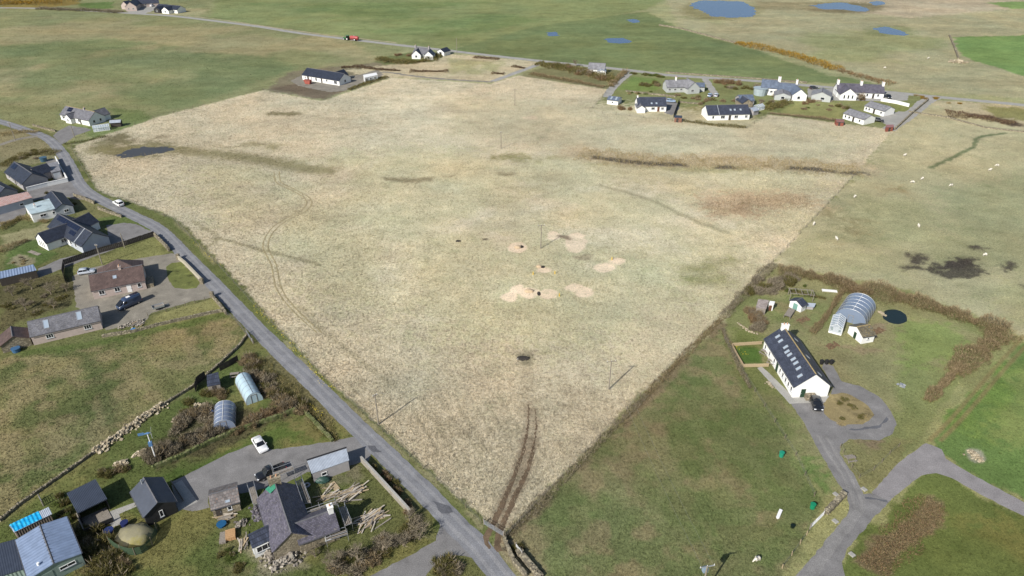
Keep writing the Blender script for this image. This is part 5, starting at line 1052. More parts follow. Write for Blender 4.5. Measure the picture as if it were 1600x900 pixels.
# ------------------------------------------------------------------ POLES, WIRES, MAST, TURBINE
POLEW = plain('pole_wood', alb(150, 142, 128), .85, .2, 1.5)
POLES = {}
def pole(key, label, base=None, top=None, h=7.3, arm=1.9, ang=0.0, trafo=False):
    if base is None: t = P(*top, h); p = Vector((t.x, t.y, 0))
    else: p = P(*base)
    e = empty('utility_pole', p, ang, label, 'pole'); MB().tube([(0, 0, 0), (0, 0, h)], [.15, .11], 8).build('post', POLEW, e); POLES[key] = (p, h, ang)
    if arm:
        ar = MB().box(-arm / 2, arm / 2, -.06, .06, h - .25, h - .12).build('crossarm', MET if trafo else POLEW, e)
        for x in (-arm / 2 + .1, 0, arm / 2 - .1): MB().tube([(x, 0, h - .12), (x, 0, h + .16)], [.05, .03], 6).build('insulator', WHITED, ar)
    if trafo:
        t_ = MB().box(-.35, .35, .1, .65, h - 1.7, h - .8).build('transformer', plain('transformer_grey', alb(150, 170, 190), .5, .1), e); MB().box(-.25, .25, .65, .75, h - 1.5, h - 1.0).build('cooling_fins', MET, t_)
pole('A', 'tall wooden pole in the lower big field with long shadow', (951.3, 608.4), ang=R(10)); pole('B', 'wooden pole on the verge by the road fence', (591.5, 663), arm=1.0, ang=R(40)); pole('C', 'wooden pole between the pale trial pits', (845, 388), ang=R(10))
pole('D', 'wooden pole near the far side of the big field', (804.5, 165)); pole('E', 'pole carrying a grey transformer at the bottom of the paddock', top=(1105.5, 884), h=7.6, arm=2.3, ang=R(12), trafo=True)
pole('F', 'leaning pole at the road edge above the black roofed house', (24, 219), h=7, arm=1.2); pole('G', 'pole behind the drive of the bungalow at the bend', (117, 216), h=6, arm=0); pole('H', 'pole in the strip lawn behind the brown bungalow', (160, 413), h=6, arm=.8); pole('I', 'thin pole beside the dark fence above the strip lawn', (195, 387), h=4.5, arm=0)
pole('J', 'pale mast beside the far lane junction', (714, 85), h=9, arm=0); pole('K', 'slim wooden pole far up in the middle of the big field', (783, 232), h=6.5, arm=.8)
def wire(a, b, off, label):
    (p, h, an), (q, h2, an2) = POLES[a], POLES[b]; o1 = Vector((math.cos(an), math.sin(an), 0)) * off; A = p + o1 + Vector((0, 0, h + .1)); B = q + o1 + Vector((0, 0, h2 + .1)); pts = []
    for k in range(13): t = k / 12; v = A.lerp(B, t); v.z -= 4 * t * (1 - t) * 1.0; pts.append(v)
    tag(MB().tube(pts, .012, 4).build('overhead_wire', WIRE), label, 'wire')
wire('A', 'C', -.85, 'outer overhead wire from the field pole to the pit pole'); wire('A', 'C', .85, 'inner overhead wire from the field pole to the pit pole'); wire('A', 'E', -.85, 'outer overhead wire from the field pole to the transformer pole'); wire('A', 'E', .85, 'inner overhead wire from the field pole to the transformer pole'); wire('A', 'B', 0, 'single overhead wire crossing the lower field to the verge pole')
wire('C', 'K', -.8, 'outer overhead wire running up the middle of the field'); wire('C', 'K', .8, 'inner overhead wire running up the middle of the field')
e = empty('wind_turbine', P(244, 718), R(20), 'small wind turbine mast with blue tail vane in the garden', 'wind turbine'); MB().tube([(0, 0, 0), (0, 0, 6.2)], [.12, .08], 8).build('mast', WHITED, e)
BLUEM = plain('blue_paint', alb(92, 132, 178), .5, .1); nb = MB().tube([(-.5, 0, 6.3), (.2, 0, 6.3), (.6, 0, 6.3)], [.12, .2, .08], 8).build('nacelle', BLUEM, e); MB().box(-1.5, -.5, -.03, .03, 6.1, 6.65).build('tail_vane', BLUEM, nb)
for k in range(3):
    a = R(20 + 120 * k); u = Vector((0, math.cos(a), math.sin(a))); w_ = Vector((.2, -math.sin(a), math.cos(a))) * .1; b0 = Vector((.62, 0, 6.3)); MB().slab([b0 + w_, b0 + u * 1.2 + w_ * .4, b0 + u * 1.2 - w_ * .4, b0 - w_], .02).build('blade', WHITED, e)
MB().box(-.3, .3, -.5, .1, 3.6, 4.4).build('control_box', BLUEM, e)

# ------------------------------------------------------------------ VEHICLES
TYRE = plain('tyre', (.02, .02, .02), .9, .1); RIMM = plain('alloy', (.45, .46, .48), .3, .05, metal=.8); HEADL = glossy('headlight', (.8, .82, .85), .1); TAILL = glossy('taillight', (.35, .01, .01), .15); CGLASS = glossy('car_glass', (.012, .014, .018), .04)
def paint(name, c): return plain(name, c, .28, .03, 1, 0, 0, .5, coat=.6)
CARM = {'white': paint('white_car_paint', (.78, .78, .78)), 'black': paint('black_car_paint', (.012, .013, .016)), 'blue': paint('navy_van_paint', (.035, .055, .105)), 'silver': paint('silver_car_paint', (.42, .46, .52)), 'dark': paint('dark_grey_car_paint', (.04, .045, .05)), 'lblue': paint('pale_blue_car_paint', (.26, .35, .48))}
def ring(xa, xb, hw, z, n=5, rr=.35):
    """rounded plan outline"""
    pts = []; r = min(rr, hw * .8)
    for cx, cy, a0 in ((xb - r, hw - r, 0), (xa + r, hw - r, 90), (xa + r, -hw + r, 180), (xb - r, -hw + r, 270)):
        for k in range(n): a = R(a0 + 90 * k / (n - 1)); pts.append((cx + r * math.cos(a), cy + r * math.sin(a), z))
    return pts
def loft(rings, cap=True):
    mb = MB(); n = len(rings[0])
    for r_ in rings: mb.v += r_
    for i in range(len(rings) - 1): mb.f += [(i * n + k, i * n + (k + 1) % n, (i + 1) * n + (k + 1) % n, (i + 1) * n + k) for k in range(n)]
    if cap: mb.f += [tuple(reversed(range(n))), tuple((len(rings) - 1) * n + k for k in range(n))]
    return mb
def car(label, px, to, col, kind='hatch', name='parked_car', cat='car', group=None, z=.02):
    """nose points from px towards to"""
    A = P(*px); rz = heading(A, P(*to)); A.z = z; e = empty(name, A, rz, label, cat, group); m = CARM[col]
    L, W, H = {'hatch': (4.2, 1.8, 1.5), 'suv': (4.6, 1.9, 1.72), 'saloon': (4.6, 1.82, 1.46), 'van': (5.8, 2.05, 2.4), 'pickup': (5.3, 1.9, 1.8)}[kind]
    h = W / 2; f = L / 2
    if kind == 'van':
        loft([ring(-f * .99, f * .99, h * .95, .3), ring(-f, f, h, .6), ring(-f, f * .98, h, 1.15), ring(-f, f * .66, h * .97, 1.35), ring(-f * .99, f * .52, h * .94, 2.0), ring(-f * .98, f * .38, h * .88, H)]).build('body', m, e, True)
        MB().slab([(f * .965, h * .8, 1.22), (f * .965, -h * .8, 1.22), (f * .50, -h * .76, 2.12), (f * .50, h * .76, 2.12)], .02).build('windscreen', CGLASS, e)
        for s_ in (-1, 1): MB().slab([(f * .25, s_ * h * 1.0, 1.35), (f * .62, s_ * h * .99, 1.35), (f * .48, s_ * h * .96, 1.95), (f * .25, s_ * h * .965, 1.95)], .02).build('side_window', CGLASS, e)
        MB().box(-f * .2, f * .1, -.4, .4, H + .002, H + .08).build('roof_rack', WHITED, e)
    else:
        belt = .92 if kind != 'suv' else 1.0
        loft([ring(-f * .96, f * .96, h * .93, .24), ring(-f, f, h, .45), ring(-f, f * .99, h, .68), ring(-f * .98, f * .93, h * .97, belt - .08), ring(-f * .95, f * .86, h * .9, belt)]).build('body', m, e, True)
        xa, xb, ta, tb = {'hatch': (-f * .93, f * .42, -f * .72, f * .08), 'suv': (-f * .94, f * .45, -f * .82, f * .12), 'saloon': (-f * .74, f * .42, -f * .42, f * .06), 'pickup': (-f * .10, f * .50, -f * .04, f * .22)}[kind]
        loft([ring(xa, xb, h * .90, belt - .02, rr=.25), ring(ta, tb, h * .74, H - .08, rr=.25)]).build('windows', CGLASS, e, False)
        loft([ring(ta - .10, tb + .10, h * .78, H - .10, rr=.25), ring(ta + .02, tb, h * .72, H, rr=.25)]).build('roof', m, e, True)
        for s_ in (-1, 1):
            for x0, x1 in ((xa + .05, ta), ((xa + xb) / 2, (ta + tb) / 2), (xb - .06, tb)): MB().bar((x0, s_ * h * .895, belt - .02), (x1, s_ * h * .755, H - .07), .07, .07).build('pillar', m, e)
        if kind == 'pickup':
            MB().box(-f * .94, -f * .14, -h * .78, h * .78, belt + .002, belt + .02).build('load_bed', BLACKR, e)
            MB().bar((-f * .14, -h * .8, belt), (-f * .14, -h * .8, H + .05), .08).bar((-f * .14, h * .8, belt), (-f * .14, h * .8, H + .05), .08).bar((-f * .14, -h * .8, H + .05), (-f * .14, h * .8, H + .05), .08).build('rear_frame', MET, e)
    for sx_ in (-.62, .62):
        for s_ in (-1, 1):
            w_ = MB().tube([(sx_ * f, s_ * h * .99, .33), (sx_ * f, s_ * h * .74, .33)], .33, 14).build('wheel', TYRE, e); MB().tube([(sx_ * f, s_ * (h * 1.0), .33), (sx_ * f, s_ * h * .9, .33)], .2, 10).build('rim', RIMM, w_)
    for s_ in (-1, 1):
        MB().box(f * .90, f * .985, s_ * h * .72 - .2, s_ * h * .72 + .2, .62, .78).build('headlight', HEADL, e); MB().box(-f * .995, -f * .95, s_ * h * .78 - .14, s_ * h * .78 + .14, .62, .85).build('taillight', TAILL, e)
        MB().box(f * .36, f * .40, s_ * h * 1.06 - .1, s_ * h * 1.06 + .1, .95, 1.08).build('mirror', m, e)
    return e
car('white saloon car parked on the grey gravel yard', (407, 698), (414, 709), 'white', 'saloon'); car('black pickup behind the farmhouse chimney', (424, 741), (408, 748), 'black', 'pickup')
car('white hatchback driving along the road beside the field', (186, 320.5), (178, 316), 'white', 'suv', 'moving_car', z=.06); car('navy blue van outside the brown bungalow', (203, 477.5), (186, 485), 'blue', 'van', 'parked_van', 'van')
car('silver hatchback behind the brown bungalow', (136, 427), (150, 425), 'silver'); car('black car parked at the white gable of the long house', (1274, 634), (1278, 644), 'black', 'hatch')
car('black car beside the lower holiday bungalow', (1372, 190), (1384, 191.5), 'black', 'suv'); car('pale blue car beside the dark slate house', (1048, 159.5), (1056, 160), 'lblue'); car('blue grey car at the lane end behind the gardens', (1109, 150.5), (1111, 147), 'lblue'); car('pale car next to the blue grey one at the lane end', (1119, 150.5), (1121, 147), 'silver')
car('dark car behind the stepped white house', (1271, 139), (1277, 138.5), 'dark'); car('dark car at the right end of the three chimney house', (1388, 153), (1391, 156), 'black'); car('white van car by the black roofed steading', (238, 10), (244, 8), 'white', 'suv')
# trailer
e = empty('car_trailer', P(248, 482), heading(P(248, 482), P(262, 478)), 'small grey box trailer on the gravel drive', 'trailer'); MB().box(-1.3, 1.3, -.75, .75, .5, .56).build('floor', GREYWOOD, e)
for s_ in (-1, 1): MB().box(-1.3, 1.3, s_ * .75 - .02, s_ * .75 + .02, .5, .95).build('side_panel', MET, e); MB().tube([(0, s_ * .98, .3), (0, s_ * .80, .3)], .3, 12).build('wheel', TYRE, e)
for s_ in (-1, 1): MB().box(s_ * 1.3 - .02, s_ * 1.3 + .02, -.72, .72, .5, .95).build('end_panel', MET, e)
MB().bar((1.3, 0, .5), (2.5, 0, .45), .08).build('drawbar', MET, e)
# tractor and tanker on the top road
A = P(542, 62.5); A.z = .05; e = empty('tractor', A, heading(A, P(520, 60)), 'green tractor pulling a tanker on the top road', 'tractor'); TG = plain('tractor_green', (.05, .16, .06), .4, .05)
loft([ring(-.2, 2.3, .42, .8, rr=.15), ring(-.2, 2.35, .45, 1.2, rr=.15), ring(-.2, 2.2, .38, 1.65, rr=.15)]).build('bonnet', TG, e); loft([ring(-1.6, .1, .75, 1.0, rr=.15), ring(-1.6, .2, .8, 1.5, rr=.15)]).build('body', TG, e)
loft([ring(-1.5, .1, .78, 1.5, rr=.12), ring(-1.4, -.05, .7, 2.65, rr=.12)]).build('cab_glass', CGLASS, e); MB().box(-1.6, .15, -.85, .85, 2.65, 2.8).build('cab_roof', TG, e); MB().tube([(1.0, .5, 1.2), (1.0, .5, 2.6)], .06, 6).build('exhaust', BLACKR, e)
for x, r_, w_ in ((-1.0, .85, .5), (1.7, .6, .4)):
    for s_ in (-1, 1): o = MB().tube([(x, s_ * .75, r_), (x, s_ * (.75 + w_), r_)], r_, 16).build('wheel', TYRE, e); MB().tube([(x, s_ * .8, r_), (x, s_ * (.77 + w_), r_)], r_ * .5, 10).build('rim', WHITED, o)
A = P(554, 63.5); A.z = .05; e = empty('slurry_tanker', A, heading(A, P(532, 61)), 'red slurry tanker behind the green tractor', 'tanker'); TR = plain('tanker_red', (.34, .07, .07), .45, .08)
MB().tube([(-3.2, 0, 1.75), (-3.0, 0, 1.75), (-2.2, 0, 1.75), (2.2, 0, 1.75), (2.9, 0, 1.75), (3.1, 0, 1.75)], [.3, .8, 1.05, 1.05, .8, .3], 18).build('tank', TR, e, True); MB().box(-2.6, 3.4, -.4, .4, .6, .8).bar((3.3, 0, .7), (5.2, 0, .6), .14).build('chassis', TR, e); MB().tube([(0, 0, 2.7), (0, 0, 3.0)], .35, 10).build('hatch', MET, e)
for x in (-.9,):
    for s_ in (-1, 1): o = MB().tube([(x, s_ * .8, .75), (x, s_ * 1.35, .75)], .75, 16).build('wheel', TYRE, e); MB().tube([(x, s_ * .9, .75), (x, s_ * 1.37, .75)], .36, 10).build('rim', WHITED, o)
# ------------------------------------------------------------------ YARD THINGS
def put(mb, name, mat, px, label, cat, rz=0.0, z=0.0, sm=False, group=None):
    o = mb.build(name, mat, None, sm); p = P(*px); o.location = (p.x, p.y, z); o.rotation_euler = (0, 0, rz); return tag(o, label, cat, group)
def timber_pile(label, px, n, ang, L=3.6, spread=1.0, mat=None, layers=5):
    e = empty('timber_pile', P(*px), ang, label, 'timber pile'); ml = [MB().box(-.5, .5, -.09, .09, -.04, .04).mesh('plank', m_) for m_ in ([mat] if mat else [PALEW, GREYWOOD, plain('bleached_timber', alb(206, 196, 182), .85, .15)])]
    for k in range(n):
        a = random.gauss(0, .22 * spread); inst('plank', random.choice(ml), e, (random.gauss(0, .45 * spread), random.gauss(0, .55 * spread), .06 + .09 * (k * layers // n) + random.uniform(0, .05)), (random.uniform(-.1, .1), random.uniform(-.12, .12), a), (L * random.uniform(.5, 1.1), random.uniform(.7, 1.3), 1))
timber_pile('long pile of bleached roof timbers beside the farmhouse wing', (549, 771), 44, R(35), 4.4, 1.0); timber_pile('sprawling heap of weathered poles below the concrete wall', (581, 812), 40, R(50), 4.2, 1.5)
timber_pile('scattered planks by the stone shed', (352, 810), 16, R(20), 2.6, 1.0); timber_pile('boards leaning in the scrap beside the sunroom', (381, 850), 14, R(110), 2.6, .8); timber_pile('strewn battens behind the scaffolded roof', (512, 775), 18, R(30), 3.0, 1.4)
timber_pile('loose grey timber in the scrap below the blue van', (215, 508), 22, R(60), 2.0, 1.4)
def rubble(label, pts, n, r0, r1, mat, name='rubble_heap', cat='rubble', hmax=.8, wid=1.0):
    """heap of stones along photo points"""
    c = densify(PL(pts), .4) if len(pts) > 1 else [P(*pts[0])]; mid = c[len(c) // 2].copy(); mb = MB()
    for k in range(n):
        p = random.choice(c) - mid; d = random.gauss(0, wid * .45); a = random.uniform(0, 6.28); q = p + Vector((math.cos(a) * d, math.sin(a) * d, 0)); hh = max(0, 1 - abs(d) / wid) * hmax * random.uniform(.2, 1)
        mb.rock((q.x, q.y, hh), random.uniform(r0, r1))
    o = mb.build(name, mat); o.location = mid; return tag(o, label, cat, kind='stuff')
RUB = rndmat('pale_rubble', [alb(130, 120, 100), alb(186, 172, 146), alb(206, 194, 170), alb(150, 138, 116)]); RUBG = rndmat('grey_rubble', [alb(96, 92, 88), alb(160, 152, 142), alb(190, 182, 168), alb(120, 112, 104)]); SLATEP = rndmat('loose_slates', [(.05, .05, .065), (.12, .11, .14), (.2, .19, .19), (.07, .06, .08)])
rubble('long tumbled heap of pale stones along the left pasture dyke', [(150, 706), (185, 682), (220, 657), (254, 634)], 520, .12, .34, RUB, hmax=.9, wid=1.5)
rubble('big heap of building rubble in front of the farmhouse', [(420, 868), (445, 862), (460, 872), (430, 885)], 420, .1, .35, RUBG, hmax=1.0, wid=2.0); rubble('dark heap of stripped slates beside the farmhouse', [(400, 795), (406, 812)], 200, .1, .24, SLATEP, hmax=.6, wid=1.0)
rubble('pale boulder pile under a grey sheet by the stone shed', [(375, 822), (381, 816)], 50, .15, .4, RUBG, hmax=.7, wid=.9); rubble('oval heap of pale stones on the bright green field', [(1520, 709), (1531, 718)], 120, .12, .3, RUB, hmax=.4, wid=1.2)
rubble('stone pile on the bank behind the garden room', [(182, 727), (194, 724)], 70, .15, .4, RUB, hmax=.6, wid=1.0); rubble('stone and log stack beside the wind turbine', [(214, 711), (226, 706)], 60, .15, .4, RUB, hmax=.7, wid=.8); rubble('rocks among the bushes beside the clear polytunnel', [(308, 632), (322, 636), (275, 656)], 60, .15, .42, RUB, hmax=.4, wid=1.2)
rubble('scrap of stones and rubbish below the gravel drive', [(190, 512), (205, 506), (222, 502)], 130, .1, .3, RUBG, hmax=.5, wid=1.2); rubble('grey ruined stones beside the far bright field', [(1482, 97), (1503, 97)], 60, .5, 1.2, RUB, hmax=.8, wid=3); rubble('stones at the foot of the oil housing', [(1207, 605), (1200, 598)], 30, .1, .22, RUB, hmax=.3, wid=.6)
rubble('stone litter at the right garden pond edge', [(1375, 488), (1380, 492)], 40, .15, .35, RUB, hmax=.3, wid=.8); rubble('low stone rim around the front lawn thicket', [(1152, 505), (1170, 518), (1182, 522)], 50, .12, .28, RUB, hmax=.3, wid=.4)
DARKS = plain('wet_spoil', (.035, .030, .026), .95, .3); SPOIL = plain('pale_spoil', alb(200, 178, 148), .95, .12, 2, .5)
def mound(label, px, rx, ry, h, mat, name='spoil_heap', cat='spoil heap', rz=0, seed=0):
    rnd = random.Random(seed); bm = bmesh.new(); bmesh.ops.create_icosphere(bm, subdivisions=3, radius=1)
    for v in bm.verts:
        k = 1 + (rnd.random() - .5) * .22; v.co = Vector((v.co.x * rx * k, v.co.y * ry * k, max(v.co.z, -.02) * h * k))
    me = bpy.data.meshes.new(name); bm.to_mesh(me); bm.free(); me.materials.append(mat); me.polygons.foreach_set('use_smooth', [True] * len(me.polygons)); o = bpy.data.objects.new(name, me); COL.objects.link(o); o.location = P(*px); o.rotation_euler = (0, 0, rz); return tag(o, label, cat)
mound('pale spoil heap at the upper left trial pit', (809, 386.5), 1.0, .8, .6, SPOIL, seed=1); mound('dark opening beside the upper left spoil heap', (815, 386), .55, .6, .5, DARKS, 'pit_opening', 'pit', seed=2); mound('pale spoil heap at the middle trial pit', (842, 417), .8, .6, .6, SPOIL, seed=3); mound('dark opening beside the middle spoil heap', (848, 417.5), .6, .5, .45, DARKS, 'pit_opening', 'pit', seed=4)
mound('pale spoil heap in the lower row of pits', (827, 455), 1.2, .8, .6, SPOIL, seed=5); mound('dark earth bank curving beside the lower spoil heap', (842, 459), .45, 1.0, .22, DARKS, 'earth_bank', 'earth bank', seed=6); mound('dark lump of earth in the left of the big field', (716, 377), .8, .5, .4, DARKS, 'earth_lump', 'earth', seed=7)
mound('dark wet drinking hole with pale rim above the wheel ruts', (817, 560), 1.5, .9, .35, DARKS, 'wet_hollow', 'hollow', seed=8); mound('white plastic trough edge by the wet hollow', (812, 561.5), .7, .22, .25, MATS['concrete'], 'trough', 'trough', seed=9)
for k, (px, py) in enumerate(((833, 429), (766 + 108, 463), (956, 406), (867, 428))): put(MB().tube([(0, 0, 0), (0, 0, .9)], [.14, .1], 6), 'marker_post', plain('yellow_paint', (.75, .5, .05), .5, .1), (px, py), ('yellow marker post below the middle pit', 'yellow marker post at the end of the lower pits', 'yellow marker post by the right hand pit', 'yellow marker post just right of the middle pit')[k], 'marker')
mound('rounded mound covered with yellow and grey sheets inside the net screen', (213, 838), 3.0, 2.4, 1.6, plain('yellow_grey_tarp', alb(150, 144, 116), .8, .25, .35, .4, dirt=alb(150, 142, 62)), 'covered_mound', 'mound', seed=11)
# curved green net screen
cp = spline(PL([(172, 850), (190, 863), (212, 868), (231, 860), (244, 842), (246, 822)]), .8); mid = cp[len(cp) // 2].copy(); e = empty('net_screen', mid, 0, 'curved green net windbreak round the covered mound', 'screen'); mb = MB()
for p in cp: mb.v += [tuple(p - mid + Vector((0, 0, .05))), tuple(p - mid + Vector((0, 0, 1.7)))]
mb.f = [(2 * i, 2 * i + 2, 2 * i + 3, 2 * i + 1) for i in range(len(cp) - 1)]; netm = film('green_net', alb(62, 86, 62), .8, .8); mb.build('netting', netm, e)
for p in cp[::3]: inst('post', post_me, e, p - mid, None, (1, 1, 1.5))
def tub(label, px, r, h, c, nm='plastic_tub', cat='tub'):
    mt = plain('plastic_%d_%d_%d' % c, alb(*c), .45, .08); put(MB().tube([(0, 0, 0), (0, 0, h), (0, 0, h + .03)], [r * .88, r, r * 1.06], 14), nm, mt, px, label, cat)
tub('round blue tub on the grass by the stone shed', (346.5, 821), .75, .4, (40, 96, 140)); tub('dark blue barrel lying by the deck path', (172, 834), .7, .9, (44, 58, 110), 'barrel', 'barrel'); tub('second dark blue barrel nearer the covered mound', (196, 822), .6, .9, (40, 48, 96), 'barrel', 'barrel'); tub('green bin halfway down the paddock fence', (1220.5, 713), .45, 1.0, (40, 150, 120), 'bin', 'bin'); tub('green bin at the lower end of the paddock fence', (1269, 794), .45, 1.0, (30, 140, 100), 'bin', 'bin')
tub('black bucket on the grass in the paddock', (1238, 824), .35, .5, (20, 34, 26), 'bucket', 'bucket'); tub('pale round water tank in the village gardens', (1187, 148), 3.2, 3.2, (176, 190, 196), 'water_tank', 'tank'); tub('blue drum beside the small stone hut', (26, 549), .9, .9, (70, 110, 150), 'drum', 'drum'); tub('bright blue tub in the scrap below the gravel drive', (209, 517), .6, .4, (40, 130, 200)); tub('blue drum by the clear polytunnel', (331, 648), .5, .9, (60, 96, 150), 'drum', 'drum'); tub('blue grey tank behind the black roofed house', (69, 252), 1.2, 1.5, (70, 100, 120), 'tank', 'tank')
for k, x in enumerate((1283, 1291, 1298.5)):
    e = empty('wheelie_bin', P(x, 569), R(20), ('first black wheelie bin from the long house', 'middle black wheelie bin of the three', 'last black wheelie bin, farthest from the long house')[k], 'bin', 'three black wheelie bins'); loft([ring(-.28, .28, .26, .08, rr=.06), ring(-.34, .34, .3, 1.0, rr=.06)]).build('body', BLACKR, e); MB().box(-.38, .38, -.33, .33, 1.0, 1.08).build('lid', BLACKR, e)
e = empty('tyre_stack', P(480, 759), 0, 'white rimmed tyre lying in the farmhouse yard', 'tyre'); n_ = 16; tm = MB()
for i in range(n_):
    for j in range(8): a, b = 6.283 * i / n_, 6.283 * j / 8; tm.v.append(((.42 + .16 * math.cos(b)) * math.cos(a), (.42 + .16 * math.cos(b)) * math.sin(a), .18 + .16 * math.sin(b)))
tm.f = [(i * 8 + j, ((i + 1) % n_) * 8 + j, ((i + 1) % n_) * 8 + (j + 1) % 8, i * 8 + (j + 1) % 8) for i in range(n_) for j in range(8)]; tm.build('tread', plain('weathered_tyre', alb(170, 172, 178), .8, .1), e, True)
mound('dark green tarpaulin over a heap behind the steel roofed shed', (503, 750), 1.5, .9, .9, plain('bottle_green_tarp', alb(54, 84, 76), .5, .2), 'tarpaulin', 'tarpaulin', seed=21)
def pallet_stack(label, px, rz, n, mat, sx=1.0, sy=1.2):
    e = empty('board_stack', P(*px), rz, label, 'stack')
    for k in range(n):
        for j in range(5): MB().box(-sx / 2, sx / 2, -sy / 2 + j * sy / 5 + .02, -sy / 2 + (j + 1) * sy / 5 - .02, .12 * k + .06, .12 * k + .11).build('board', mat, e)
        for x in (-sx / 2 + .06, 0, sx / 2 - .06): MB().box(x - .05, x + .05, -sy / 2, sy / 2, .12 * k, .12 * k + .06).build('bearer', mat, e)
ORW = plain('new_board', alb(196, 156, 112), .8, .12, 3); pallet_stack('orange brown board stack on the farmhouse lawn', (361, 838), R(20), 6, ORW, 1.5, 1.9); pallet_stack('grey pallet stack beside the orange brown boards', (349, 842), R(15), 4, GREYWOOD, 1.0, 2.2); pallet_stack('pale boards lying in the farmhouse yard', (523, 760), R(40), 1, PALEW, 1.0, 2.2); pallet_stack('white boards laid out behind the garden hut', (1296, 455), R(-10), 2, WHITED, 3.6, 1.0)
pallet_stack('raised bed frame nearer the solar house', (50, 394), R(-25), 1, GREYWOOD, 2.2, 1.2); pallet_stack('raised bed frame farther from the solar house', (58, 397), R(-25), 1, GREYWOOD, 2.2, 1.2)
def bench(label, px, rz, name='picnic_bench'):
    e = empty(name, P(*px), rz, label, 'bench')
    for k in range(4): MB().box(-.9, .9, -.32 + k * .17, -.32 + k * .17 + .14, .72, .76).build('top_board', GREYWOOD, e)
    for s_ in (-1, 1):
        MB().box(-.9, .9, s_ * .72 - .14, s_ * .72 + .14, .42, .46).build('seat', GREYWOOD, e)
        for x in (-.7, .7): MB().bar((x, s_ * .72, 0), (x, s_ * .2, .72), .08).build('leg', GREYWOOD, e)
bench('upper picnic bench against the wall of the long house', (1194, 553), R(-55)); bench('lower picnic bench against the wall of the long house', (1205, 568), R(-40)); bench('small picnic bench beside the tarmac loop', (1328, 719), R(10)); bench('grey picnic table in the polytunnel garden', (367, 588), R(10))
e = empty('feed_trough', P(1217, 805), heading(P(1217, 805), P(1220, 798)), 'long white feed trough on the paddock grass', 'trough'); loft([ring(-1.0, 1.0, .15, .05, rr=.1), ring(-1.1, 1.1, .26, .4, rr=.1)]).build('basin', WHITED, e)
for x in (-.7, .7): MB().box(x - .05, x + .05, -.3, .3, 0, .06).build('foot', GREYWOOD, e)
for k, (px, lab) in enumerate((((1305, 815), 'white concrete slab on the verge of the access road'), ((1331, 867), 'small white slab on the verge opposite'), ((1350, 765), 'white marker block at the drive junction'), ((1306, 773), 'grey trough at the stone wall end'))):
    put(MB().box(-.35, .35, -.45, .45, 0, .2), 'concrete_block', MATS['concrete'], px, lab, 'block', R(30))
put(MB().rock((0, 0, .2), .5).rock((.6, .2, .15), .4).rock((-.4, .4, .1), .35).rock((.3, -.5, .15), .4), 'scrap_heap', MET, (1407, 603), 'small heap of grey scrap on the long house lawn', 'scrap')
e = empty('pergola', P(1250, 466), R(-10), 'weathered timber pergola frame behind the small hut', 'pergola')
for x in (-2.8, -1.4, 0, 1.4, 2.8): MB().bar((x, -1.3, 2.0), (x, 1.3, 2.0), .12, .1).build('cross_beam', GREYWOOD, e)
for y in (-1.2, 1.2):
    MB().bar((-3, y, 1.9), (3, y, 1.9), .12, .1).build('beam', GREYWOOD, e)
    for x in (-2.7, 2.7): MB().bar((x, y, 0), (x, y, 1.9), .12).build('post', GREYWOOD, e)
e = empty('cold_frame', P(1233, 492), R(55), 'long low timber frame below the small hut', 'cold frame')
for s_ in (-1, 1): MB().box(-2.0, 2.0, s_ * .7 - .05, s_ * .7 + .05, 0, .7).build('side_board', GREYWOOD, e)
for k in range(5): MB().box(-2.0 + k * .82, -2.0 + k * .82 + .74, -.72, .72, .72, .76).build('lid', GREYWOOD, e)
e = empty('red_skip', P(481.5, 131), R(-20), 'rusty red skip on the bare plot of the new bungalow', 'skip'); sk = loft([ring(-1.3, 1.3, .8, .1, rr=.1), ring(-1.9, 1.9, .95, 1.9, rr=.1)]); sk.build('hull', plain('rusty_red', (.30, .08, .06), .7, .25, 2), e); MB().box(-1.95, 1.95, -1.0, 1.0, 1.9, 1.98).build('rim', REDW, e)
# scaffolding round the farmhouse
SC = plain('scaffold_tube', (.50, .51, .53), .4, .1, metal=.6)
def scaffold(label, px4, zs=(2.0,), h=3.2, boards=True, zg=0):
    W = PL(px4); mid = sum(W, Vector()) / 4; e = empty('scaffold', mid, 0, label, 'scaffold'); Q = [p - mid for p in W]
    L = (Q[1] - Q[0]).length; n = max(2, int(L / 1.9) + 1)
    for a, b in ((Q[0], Q[1]), (Q[3], Q[2])):
        for k in range(n): p = a.lerp(b, k / (n - 1)); MB().tube([p, p + Vector((0, 0, h + .2 * (k % 2)))], .04, 6).build('standard', SC, e)
        for z in list(zs) + [h - .3]: MB().tube([a + Vector((0, 0, z - .1)), b + Vector((0, 0, z - .1))], .035, 5).build('ledger', SC, e)
    for z in zs:
        for k in range(n): t = k / (n - 1); MB().tube([Q[0].lerp(Q[1], t) + Vector((0, 0, z - .06)), Q[3].lerp(Q[2], t) + Vector((0, 0, z - .06))], .035, 5).build('transom', SC, e)
        wd = (Q[3] - Q[0]).length; nb_ = max(2, int(wd / .26))
        for j in range(nb_):
            a = Q[0].lerp(Q[3], (j + .5) / nb_); b = Q[1].lerp(Q[2], (j + .5) / nb_); MB().bar(a + Vector((0, 0, z)), b + Vector((0, 0, z)), .22, .04).build('board', GREYWOOD, e)
